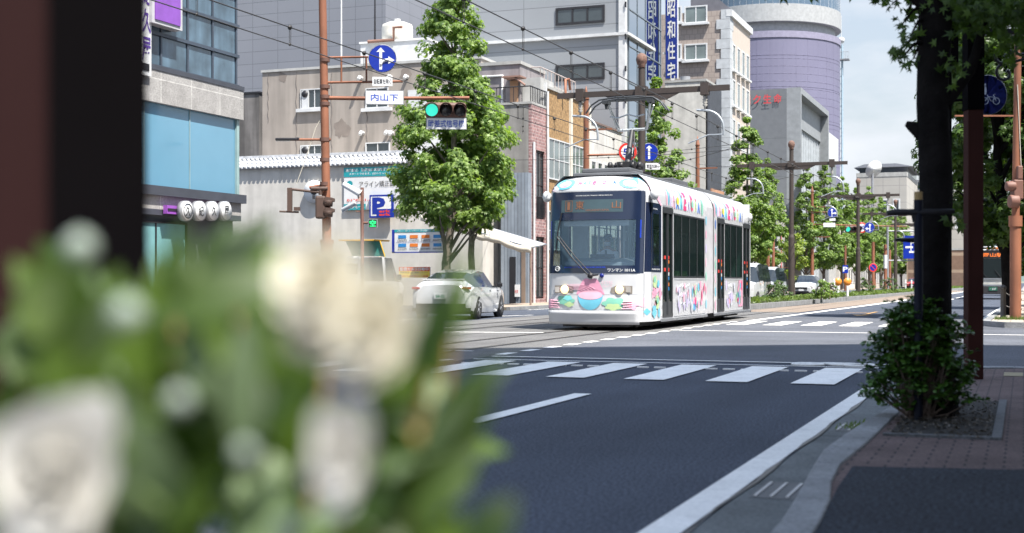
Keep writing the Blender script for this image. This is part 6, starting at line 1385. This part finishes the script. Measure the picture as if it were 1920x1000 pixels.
# young light tree in the median and weeds
pT = Q(1538, 527, 78); tree('young yellow green sapling in front of the far trees', (pT.x-1.5, pT.y, .2), [(1.0,.4),(1.8,.9),(2.6,.8),(3.6,.3)], 26, 50, .10, 91, [(0,0,0),(0,0,3.4)], [.05,.02], 8, leaf=leafmat('sapling_leaf', (.14,.20,.03), (.30,.36,.08), .4), group='small plants on the median', name='sapling', spread=.35)
def shrub(label, px, D, h, r, seed, n=26, leaf=None, z0=.2):
    p = Q(px, 527, D); lm, cs_ = leaf_mesh([(.1,r*.8),(h*.5,r),(h,r*.4)], n, 34, .06, seed, spread=.22); t = thing('shrub', label, 'shrub', (p.x, p.y, z0), 0, 'small plants on the median'); lm.build('foliage', leaf or leafA, t, world=False); trunk_mb([(0,0,0),(0,0,h*.7)], [.03,.01], cs_, 8, seed).build('stem', bark, t, world=False)
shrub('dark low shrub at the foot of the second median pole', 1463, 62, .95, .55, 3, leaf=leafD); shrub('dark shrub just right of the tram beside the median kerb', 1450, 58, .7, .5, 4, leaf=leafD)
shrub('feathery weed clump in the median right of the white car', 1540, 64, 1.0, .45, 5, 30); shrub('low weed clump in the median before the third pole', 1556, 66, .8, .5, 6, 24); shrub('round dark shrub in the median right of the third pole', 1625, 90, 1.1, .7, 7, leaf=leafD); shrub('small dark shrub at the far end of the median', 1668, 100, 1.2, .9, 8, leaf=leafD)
# right hand side trees beyond the side street
profB = [(2.3,.9),(3.0,2.1),(4.2,2.7),(5.8,2.8),(7.6,2.6),(9.5,1.9),(11,.6)]
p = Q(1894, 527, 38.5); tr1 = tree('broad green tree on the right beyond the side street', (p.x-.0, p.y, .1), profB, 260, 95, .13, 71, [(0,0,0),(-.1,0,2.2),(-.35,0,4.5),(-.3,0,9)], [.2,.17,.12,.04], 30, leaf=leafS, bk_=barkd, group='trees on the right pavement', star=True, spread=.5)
p = Q(1900, 527, 52); dup(tr1, (p.x+1.2, p.y, .1), R(80), 'second tree on the right pavement, behind the broad one')
p = Q(1838, 527, 130); t2_ = dup(tr1, (p.x+3, p.y, 0), R(40), 'dark rounded tree far up the right side above the bus', (1.3,1.3,.75))
p = Q(1872, 527, 120); dup(tr1, (p.x+4, p.y, 0), R(140), 'far dark tree behind the bus', (1.3,1.3,.85))
p = Q(1893, 527, 100); dup(tr1, (p.x+3, p.y, 0), R(200), 'far tree between the bus and the orange signal pole', (1.1,1.1,.8))
# near tree with its braces, at the tree pit
pN = G(1752, 806); pN.z = .1
tnear = thing('pavement_tree', 'dark tree trunk with lichen patches standing in the pavement pit', 'tree', pN, 0, 'trees on the right pavement')
zN = lambda py: CAMZ+(HOR-py)*pN.y/ray(1752)[1]/F-.1
rw = .115
pts = []; rad_ = []
r5 = random.Random(2)
for i in range(26):
    z = -.1+i*.2; pts.append((.012*math.sin(i*.9)-(.0 if z < 2.4 else .01*(z-2.4)), .01*math.cos(i*1.3), z)); rad_.append((.118+.05*math.exp(-z*3)+.006*r5.uniform(-1, 1))*(1-.03*max(0, z-2)))
tb_ = MB(); tb_.path(pts, rad_, 18)
tb_.path([(-.06,0,2.05),(-.16,-.02,2.15),(-.2,-.02,2.17)], [.05,.04,.02], 8)
tb_.path([(.08,0,2.3),(.25,.1,2.55),(.34,.15,2.9),(.5,.3,3.6)], [.045,.035,.03,.02], 8)
lm, cs_ = leaf_mesh([(3.35,1.2),(3.9,2.2),(5.0,2.4),(6.2,1.6),(7.0,.6)], 90, 50, .075, 77, True, spread=.45)
r6 = random.Random(12)
def hang(px, py, dD, n, sp):
    c = Q(px, py, pN.y/ray(1752)[1]+dD)-pN
    for i in range(n):
        p_ = c+Vector((r6.gauss(0, sp), r6.gauss(0, sp), r6.gauss(0, sp*.8))); n_ = Vector((r6.gauss(0,.5), -1+r6.gauss(0,.5), r6.gauss(0,.6)+.3)).normalized()
        t1 = n_.orthogonal().normalized(); t1.rotate(Matrix.Rotation(r6.uniform(0, 6.28), 3, n_)); t2 = n_.cross(t1); s = .042*r6.uniform(.7, 1.2); o = len(lm.v); V = []
        for q in range(5):
            aa = (q-2)*.95; L_ = s*(.9,1.15,1.4,1.15,.9)[q]; V.append(tuple(p_+t1*math.cos(aa)*L_+t2*math.sin(aa)*L_-n_*.2*L_))
            if q < 4: ab = aa+.475; V.append(tuple(p_+t1*math.cos(ab)*s*.45+t2*math.sin(ab)*s*.45))
        V.append(tuple(p_-t1*s*.35)); lm.add(V, [tuple(range(10))])
    return c
for (px, py, n, sp) in ((1645,2,4,.02),(1672,8,8,.05),(1698,30,10,.05),(1690,48,5,.03),(1708,66,10,.05),(1692,108,8,.035),(1712,112,8,.04),(1682,100,4,.02),(1716,90,4,.03),(1790,8,60,.12),(1830,14,70,.13),(1870,10,70,.13),(1905,22,60,.10),(1775,60,18,.08),(1890,55,60,.14),(1915,90,40,.10),(1850,25,60,.12),(1788,130,14,.06),(1885,40,30,.1),(1810,30,30,.08),(1845,40,20,.1),(1730,350,3,.02),(1786,415,10,.05),(1784,390,8,.04),(1716,560,3,.02),(1760,-10,60,.14)):
    c = hang(px, py, r6.uniform(-.3,.3), n, sp)
    if px < 1725 and py < 200: tb_.path([(-.05,0,c.z+.15),(c.x*.5-.03,c.y*.5,c.z+.12),(c.x,c.y,c.z)], [.02,.012,.005], 5)
tb_.path([(-.0,0,3.0),(-.6,.1,3.6),(-1.4,.2,4.6)], [.07,.05,.02], 8); tb_.path([(0,0,3.3),(.7,.2,4.2),(1.3,.4,5.2)], [.07,.05,.02], 8)
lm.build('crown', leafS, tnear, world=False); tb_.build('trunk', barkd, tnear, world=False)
# second darker trunk right behind it
b = MB(); pB = Q(1790, 527, 10.9); pB.z = 0
# tree guard post and braces
D2_ = pN.y/ray(1752)[1]-.28
pG = Q(1722, 527, D2_); pG.z = .1
navy = mat('navy_post_paint', (.006,.008,.018), .6, spec=.2)
t = thing('tree_support', 'navy round steel post with padded cross bars bracing the near tree trunk', 'tree support', pG, TH)
zg = lambda py: CAMZ+(HOR-py)*D2_/F-.1; xg = lambda px: (px-1722)*D2_/F
b = MB(); b.tube((0,0,0),(0,0,zg(375)),.032,n=14); b.build('post', navy, t, world=False)
MB().tube((-.0,0,zg(377)),(0,0,zg(360)),.030,n=14).build('post_cap', mat('tan_cap', (.32,.22,.09), .7), t, world=False)
b = MB(); b.path([(xg(1664),.02,zg(400)),(xg(1680),.02,zg(398)),(xg(1740),-.02,zg(399)),(xg(1790),.02,zg(396))], [.018,.024,.026,.018], 10); b.path([(xg(1712),.45,zg(446)),(xg(1760),.5,zg(447)),(xg(1812),.45,zg(447))], [.012,.022,.016], 8); b.path([(xg(1712),0,zg(392)),(xg(1716),0,zg(414)),(xg(1728),0,zg(420))], .022, 8); b.build('cross_bar', dark, t, world=False)
b = MB(); b.add([(xg(1776),.3,zg(448)),(xg(1790),.3,zg(450)),(xg(1797),.31,zg(492)),(xg(1786),.31,zg(498))], [(0,1,2,3)]); b.build('rubber_strap', dark, t, world=False, solid=.02)
b = MB(); b.tube((xg(1785),.62,0),(xg(1785),.62,zg(440)),.030,n=10); b.build('rear_post', navy, t, world=False)
# azalea bush at its foot
pBush = Vector((pN.x-.10, pN.y-.20, .1))
t = thing('azalea_bush', 'glossy green leaved bush growing around the foot of the near trunk', 'bush', pBush)
r7 = random.Random(31); lf = MB(); stb = MB()
tips = []
for i in range(330):
    a = r7.uniform(0, 6.283); el = r7.uniform(.04, 1.45); R_ = r7.uniform(.55, 1.0)
    rx = .42*R_*math.cos(el); hz = .12+.76*R_*math.sin(el)*(1.0 if True else 1); tip = Vector((rx*math.cos(a)*(1.0), rx*math.sin(a)*.8, hz)); tips.append(tip)
    if i % 2 == 0:
        b0 = Vector((r7.uniform(-.09,.09), r7.uniform(-.09,.09), 0)); stb.path([b0, b0.lerp(tip, .5)+Vector((0,0,-.04)), tip], [.008,.005,.003], 5)
def obleaf(b, p, d, s, r, wide=.42):
    n = Vector((r.gauss(0,.4), r.gauss(0,.4), 1)).normalized(); t1 = (d-n*d.dot(n)).normalized(); t2 = n.cross(t1)
    pr = [(0,0),(.35,.55),(.7,1.0),(.92,.7),(1.05,0),(.92,-.7),(.7,-1.0),(.35,-.55)]
    b.add([tuple(p+t1*s*a+t2*s*wide*c+n*s*(.16*abs(c)-.1*a*a)) for a, c in pr], [(0,1,7),(1,2,6,7),(2,3,5,6),(3,4,5)])
for tip in tips:
    for w in range(r7.randint(2, 4)):
        c = tip+Vector((r7.gauss(0,.03), r7.gauss(0,.03), r7.gauss(0,.03)))*1.0
        for k in range(r7.randint(5, 8)):
            a = 6.283*k/6+r7.uniform(-.3,.3); d = Vector((math.cos(a), math.sin(a), r7.uniform(.1,.9))).normalized(); obleaf(lf, c+d*.006, d, r7.uniform(.034,.054), r7)
lf.build('foliage', leafmat('azalea_leaf', (.018,.055,.008), (.07,.155,.022), .2, .35), t, world=False); stb.build('stem', mat('bare_stem', (.16,.12,.10), .9), t, world=False)
# ================================================================ right side furniture
redp = mat('reddish_brown_post', (.045,.016,.013), .8, spec=.12, var=.12, streak=.2)
pR = G(1825, 729); pR.z = .1; DR = pR.y/ray(1825)[1]; zr_ = lambda py: CAMZ+(HOR-py)*DR/F-.1; xr_ = lambda px: (px-1825)*DR/F
t = thing('arcade_post', 'square reddish brown post on the pavement right of the near tree', 'post', pR, TH)
MB().box(-.078,.078,-.078,.078,0,zr_(207)).build('shaft', redp, t, world=False, bevel=.008)
MB().box(-.085,.085,-.085,.085,zr_(207),zr_(-60)).build('upper_sleeve', mat('black_brown', (.003,.0025,.003), .9, spec=.03), t, world=False)
b = MB(); b.box(.08,.75,-.04,.04,zr_(66),zr_(55)); 
def spiral(cx, cz, r0, r1, a0, a1, n=22): return [(cx+(r0+(r1-r0)*i/n)*math.cos(R(a0+(a1-a0)*i/n)), 0, cz+(r0+(r1-r0)*i/n)*math.sin(R(a0+(a1-a0)*i/n))) for i in range(n+1)]
b.path(spiral(xr_(1880), zr_(108), .105, .03, 20, 420), .016, 6); b.path(spiral(xr_(1912), zr_(92), .13, .04, 190, -160), .016, 6); b.path(spiral(xr_(1884), zr_(138), .10, .035, 100, 420), .016, 6); b.path([(xr_(1895),0,zr_(118)),(xr_(1930),0,zr_(108))], .016, 6); b.path([(xr_(1905),0,zr_(95)),(xr_(1905),0,zr_(62))], .014, 6)
b.build('scroll_bracket', black, t, world=False)
t = thing('shared_path_sign', 'large round blue sign with white pedestrian and bicycle, on a dark pole by the trunk', 'traffic sign', Q(1852, 178, 18), TH+R(4))
b = MB(); b.lathe([(.27,0),(.27,.02)], 32, 0, 'y'); b.lathe([(.02,-.001),(.262,-.001)], 32, 1, 'y')
b.blob(lambda a, c: (a, -.008, c), circ(-.045,.135,.018,12), 2, 1); b.poly([(-.065,-.008,.11),(-.025,-.008,.11),(-.018,-.008,.05),(-.028,-.008,.0),(-.062,-.008,.0),(-.072,-.008,.05)], 2)
for cx in (-.04, .115): b.path([(cx+.045*math.cos(i*.5236), -.008, -.085+.045*math.sin(i*.5236)) for i in range(12)], .005, 4, 2, closed=True)
b.path([(-.04,-.008,-.085),(.0,-.008,-.03),(.07,-.008,-.03),(.115,-.008,-.085),(.04,-.008,-.085),(.0,-.008,-.02)], .005, 4, 2); b.path([(.115,-.008,-.085),(.075,-.008,.0),(.1,-.008,.005)], .005, 4, 2); b.path([(.0,-.008,-.01),(-.015,-.008,-.01)], .006, 4, 2)
b.build('plate', [grey, mat('shared_sign_blue', (.006,.014,.15), .4), mat('sign_pale', (.45,.5,.6), .5)], t, world=False)
b = MB(); px0 = (1779-1852)*18/F; b.tube((px0,.05,-3.6),(px0,.05,1.8),.045,n=10); b.tube((px0,.05,-.08),(-.2,.03,-.06),.02,n=6); b.box(px0-.05,px0+.10,-.05,.1,.35,1.8); b.build('pole', mat('black_brown'), t, world=False)
# orange signal pole at the far right corner
pO = Q(1904, 527, 34); pO.z = .1; tO = thing('signal_pole', 'rust orange pole at the right edge with brown signal housings seen from behind', 'signal pole', pO, TH)
zo_ = lambda py: CAMZ+(HOR-py)*34/F-.1; xo_ = lambda px: (px-1904)*34/F
b = MB(); b.tube((0,0,0),(0,0,zo_(420)),.14,n=12); b.tube((0,0,zo_(422)),(xo_(1909),0,zo_(60)),.10,.085,n=12); b.tube((0,0,zo_(425)),(0,0,zo_(405)),.17,n=12); b.build('shaft', orange, tO, world=False)
b = MB(); b.box(xo_(1790)-.0,xo_(1900),-.03,.03,zo_(219),zo_(216)); b.build('arm', orange, tO, world=False)
sb = mat('signal_back_brown', (.17,.08,.06), .6)
b = MB(); b.box(xo_(1896),xo_(1914),-.2,.1,zo_(375),zo_(338)); b.lathe([(.17,-.12),(.17,.12)], 14, 0, 'x', (xo_(1898),-.1,zo_(378))); b.lathe([(.12,-.12),(.14,.12)], 14, 0, 'x', (xo_(1892),-.1,zo_(350))); b.box(xo_(1903),xo_(1913),-.2,.05,zo_(338),zo_(312)); b.build('signal_back', sb, tO, world=False, bevel=.03)
b = MB(); b.tube((xo_(1912),-.1,zo_(320)),(xo_(1905),-.1,zo_(160)),.012,n=5); b.build('guy_cord', mat('pale_cord'), tO, world=False)
# bollard with chains on the kerbed corner
pK = G(1881, 607); pK.z = .12
tb2 = thing('bollard', 'dark metal bollard with a cap holding two swagged chains at the corner', 'bollard', pK, 0, 'corner bollards')
b = MB(); b.lathe([(.10,0),(.10,.04),(.07,.06),(.065,.75),(.085,.77),(.085,.82),(.05,.86),(.01,.88)], 14); b.build('post', mat('bollard_dark', (.06,.055,.05), .6), tb2, world=False)
def chain(par, p, q, sag):
    b = MB(); n = 26; P_ = [Vector(p).lerp(Vector(q), i/n)-Vector((0,0,sag*4*(i/n)*(1-i/n))) for i in range(n+1)]
    for i in range(n):
        c = (P_[i]+P_[i+1])/2; d = (P_[i+1]-P_[i]).normalized(); s = d.cross(Vector((0,0,1)) if i % 2 else Vector((0,1,.2))).normalized(); L_ = (P_[i+1]-P_[i]).length*.68
        b.path([c+d*L_*math.cos(a)+s*.028*math.sin(a) for a in [k*math.pi/3 for k in range(6)]], .008, 4, closed=True)
    return b.build('chain', mat('chain_steel', (.22,.21,.2), .5, .5), par, world=False)
chain(tb2, (0,0,.70), (1.9,.5,.72), .28); chain(tb2, (0,0,.35), (1.9,.5,.35), .14)
d = dup(tb2, (pK.x+1.9, pK.y+.5, .12), label='dark metal bollard further right on the corner, at the chain end')
for c in list(d.children):
    if c.name.startswith('chain'): bpy.data.objects.remove(c)
b = MB(); b.box(-.25,.25,-.1,.1,0,.28); o = b.build('kerb_block', mat('pale_kerb_block', (.45,.42,.36), .8), world=False, bevel=.02); o.location = (pK.x+.9, pK.y+1.2, .12); tag(o, 'pale concrete block behind the corner bollard', 'concrete block')
gr2 = MB(); r8 = random.Random(6)
for i in range(500):
    p = Vector((pK.x+r8.uniform(-.2,1.4), pK.y-.55+r8.gauss(0,.12), .12)); gr2.add([p+Vector((-.008,0,0)), p+Vector((.008,0,0)), p+Vector((r8.gauss(0,.03), r8.gauss(0,.03), r8.uniform(.04,.13)))], [(0,1,2)])
for i in range(70):
    p = Vector((-1.16+r8.gauss(0,.05), 10.2+r8.gauss(0,.14), .01)); gr2.add([p+Vector((-.006,0,0)), p+Vector((.006,0,0)), p+Vector((r8.gauss(0,.02), r8.gauss(0,.02), r8.uniform(.01,.05)))], [(0,1,2)])
tag(gr2.build('weeds', leafmat('weed_leaf', (.06,.10,.02), (.15,.22,.05), .3)), 'tufts of weeds by the corner kerb and in the gutter grate', 'weeds', kind='stuff')
# arcade roof out of view, added to shade the near pavement and posts
t = thing('shading_roof', 'flat unseen roof added over the near pavement to shade it', 'roof', (1.7, 7, 3.95))
b = MB(); b.box(.30, 3.5, 1.9, 12.7, 3.95, 4.12); b.build('slab', mat('shading_roof_soffit', (.22,.21,.20), .8), t)
b = MB(); b.box(.24, .30, 1.9, 12.7, 3.90, 4.2); b.build('fascia', redp, t)
# ================================================================ foreground: posts and flowering plant on the left
t = thing('arcade_post', 'near black square post standing on the left behind the flowers', 'post', (lambda p: Vector((p.x, p.y, 0)))(Q(176, 527, 2.05)), TH+R(17))
MB().box(-.077,.077,-.06,.06,-.0,4.0).build('shaft', mat('black_brown'), t, world=False, bevel=.006)
b = MB(); b.box(-.10,.10,-.08,.08,0,.05); b.build('base_plate', dark, t, world=False)
t = thing('arcade_column', 'blurred dark reddish column at the left edge, closest to the camera', 'column', (lambda p: Vector((p.x, p.y, 0)))(Q(-165, 527, 1.15)), TH+R(23))
MB().box(-.105,.105,-.1,.1,0,4.2).build('shaft', mat('near_column_red', (.020,.007,.007), .8, spec=.1), t, world=False, bevel=.01)
# planter and flowering plant 
DPn = .72
P0 = Q(330, 527, .80)
t = thing('planter', 'tall planter below the picture holding the blurred flowering plant', 'planter', (P0.x, P0.y, 0), TH)
b = MB(); b.box(-.30,.30,-.16,.16,0,.60); b.build('box', mat('planter_brown', (.12,.08,.06), .8), t, world=False, bevel=.01); MB().box(-.27,.27,-.13,.13,.595,.605).build('soil', pitm, t, world=False)
t = thing('flowering_plant', 'out of focus flowering plant with white roses filling the lower left', 'flowering plant', (P0.x, P0.y, .6), 0)
r9 = random.Random(44); O = Vector((P0.x, P0.y, .6))
def leafy(b, c, d, L_, w, nrm):
    d = d.normalized(); n = (nrm-d*nrm.dot(d)).normalized(); s = d.cross(n); N_ = 6; V = []
    for i in range(N_+1):
        u = i/N_; ww = w*math.sin(math.pi*min(1, u*1.02+.02))**.8; z = -.25*L_*u*u
        V += [c+d*L_*u+s*ww+n*(z+.15*ww), c+d*L_*u+n*z, c+d*L_*u-s*ww+n*(z+.15*ww)]
    b.add(V, [f for i in range(N_) for f in ((i*3, i*3+1, i*3+4, i*3+3), (i*3+1, i*3+2, i*3+5, i*3+4))], 0, True)
def top_at(px):
    P_ = [(0,470),(100,440),(200,470),(300,440),(420,380),(480,400),(560,470),(640,520),(760,560),(800,520),(840,560),(860,640),(900,760),(930,900),(960,960)]
    for (a, c), (d_, e) in zip(P_, P_[1:]):
        if px <= d_: return c+(e-c)*(px-a)/(d_-a)
    return 1000
gm1 = leafmat('rose_leaf', (.014,.036,.006), (.10,.165,.025), .5, .45); gm2 = leafmat('rose_leaf_pale', (.09,.13,.06), (.18,.25,.13), .35, .5); 
lb = MB(); lp = MB(); stm = MB()
for i in range(340):
    px = r9.uniform(-40, 850) if i % 4 else r9.uniform(0, 500); ty = top_at(px); py = r9.uniform(ty+110, 1100); D = r9.uniform(.70, 1.05)
    if (px > 740 and py < 720) or (px > 690 and py < 640) or (px > 800 and py < 800): continue
    if any(((px-a)/rx_)**2+((py-c)/ry_)**2 < 1 for a, c, rx_, ry_ in ((635,560,170,170),(110,880,130,150),(622,842,90,120))) and D < .92: continue
    c = Q(px, py, D)-O; d = Vector((r9.gauss(0,.5), r9.gauss(0,.35), r9.gauss(.5,.6))); nrm = Vector((r9.gauss(0,.5), -1+r9.gauss(0,.4), r9.gauss(.4,.4)))
    tgt = lp if r9.random() < .20 else lb; L_ = r9.uniform(.035,.08); leafy(tgt, c, d, L_, L_*r9.uniform(.18,.30), nrm)
def bladeat(b, p0, p1, D, w, D1=None):
    a = Q(*p0, D)-O; e = Q(*p1, D1 or D)-O; leafy(b, a, e-a, (e-a).length, w, Vector((.2,-1,.2)))
bladeat(lb, (850,650), (832,425), .86, .0048, .88); bladeat(lb, (860,640), (880,440), .9, .0035, .92); bladeat(lb, (420,560),(455,415),.85,.006); bladeat(lb, (360,560),(390,430),.85,.006)
bladeat(lb, (720,1000), (850,740), .74, .011); bladeat(lb, (760,1010), (900,820), .72, .009); bladeat(lb, (880,1040),(960,930),.7,.012); bladeat(lb, (640,700),(760,640),.72,.014); bladeat(lb, (780,760),(700,650),.74,.014); bladeat(lp, (460,880),(440,560),.7,.011); bladeat(lp, (400,760),(330,590),.72,.009); bladeat(lp, (200,720),(150,500),.74,.010)
for (a, c, D, w) in (((300,1100),(330,520),.85,.0022),((560,1100),(620,560),.84,.0022),((820,640),(690,1100),.75,.0035),((650,1100),(620,900),.78,.0025),((110,1100),(130,900),.75,.0025),((460,1100),(440,500),.9,.002),((0,1100),(60,560),.9,.002),((780,1100),(845,640),.84,.002)):
    p_, q_ = Q(*a, D)-O, Q(*c, D)-O; stm.path([Vector((p_.x*.5, p_.y*.3, .0)), p_.lerp(q_, .15), p_.lerp(q_, .5)+Vector((.004,0,0)), q_], w, 6)
lb.build('foliage', [gm1], t, world=False); lp.build('pale_foliage', [gm2], t, world=False); stm.build('stem', mat('rose_stem', (.26,.17,.05), .7), t, world=False)
petal = leafmat('cream_petal', (.66,.62,.50), (.78,.75,.65), .3, .6); petal2 = leafmat('white_petal', (.62,.605,.56), (.73,.72,.68), .3, .6)
def rose(px, py, D, R_, seed, m, tilt=(0,-1,.2), sq=(1,1,1), n=26):
    r = random.Random(seed); b = MB(); c = Q(px, py, D)-O; ax = Vector(tilt).normalized(); a1 = ax.orthogonal().normalized(); a2 = ax.cross(a1)
    for k in range(n):
        t_ = k/n; ang = k*2.4; rad0 = R_*(.10+.62*t_); L_ = R_*(.55+.5*t_); opn = .15+1.15*t_; w = R_*(.30+.34*t_)
        dirn = a1*math.cos(ang)+a2*math.sin(ang); tang = ax.cross(dirn); V = []
        for i in range(5):
            for j in range(5):
                u, v = i/4, j/2-1; ww = w*math.sin(math.pi*(.18+.64*u))*(1-.1*u)
                V.append(c+dirn*(rad0*.4+L_*u*math.sin(opn)*.8-.12*R_*v*v)+ax*(L_*u*math.cos(opn)*.7-R_*.25*t_)+tang*ww*v+Vector((r.gauss(0,1), r.gauss(0,1), r.gauss(0,1)))*R_*.02)
        b.add([((v.x-c.x)*sq[0]+c.x, (v.y-c.y)*sq[1]+c.y, (v.z-c.z)*sq[2]+c.z) for v in V], [(i*5+j, i*5+j+1, (i+1)*5+j+1, (i+1)*5+j) for i in range(4) for j in range(4)], 0, True)
    o = b.build('blossom', m, t, world=False); return o
rose(592, 528, .60, .0245, 1, petal, (.1,-1,.5)); rose(690, 612, .59, .0275, 2, petal, (-.1,-1,.3)); rose(590, 610, .61, .018, 6, petal, (.2,-1,.2))
rose(95, 900, .58, .034, 3, petal2, (.3,-1,.1), (.9,1,1.15)); rose(150, 830, .60, .022, 4, petal2, (.0,-1,.4), (1,1,1.1)); rose(634, 852, .58, .0205, 5, petal2, (0,-1,.1), (.85,1,1.35), 18)
for (px, py, D, r_) in ((238,590,.62,.0085),(335,752,.62,.0065),(460,850,.62,.006),(545,1000,.64,.008),(150,465,.7,.009),(460,445,.8,.007),(648,870,.62,.006)):
    b = MB(); c = Q(px, py, D)-O; b.lathe([(.001,-r_),(r_*.75,-r_*.6),(r_,0),(r_*.75,r_*.6),(.001,r_)], 12, 0, 'z', tuple(c)); b.build('glint_bead', leafmat('pale_glint', (.26,.32,.28), (.30,.35,.30), .2), t, world=False)  # pale beads stand in for blurred light glints on the leaves
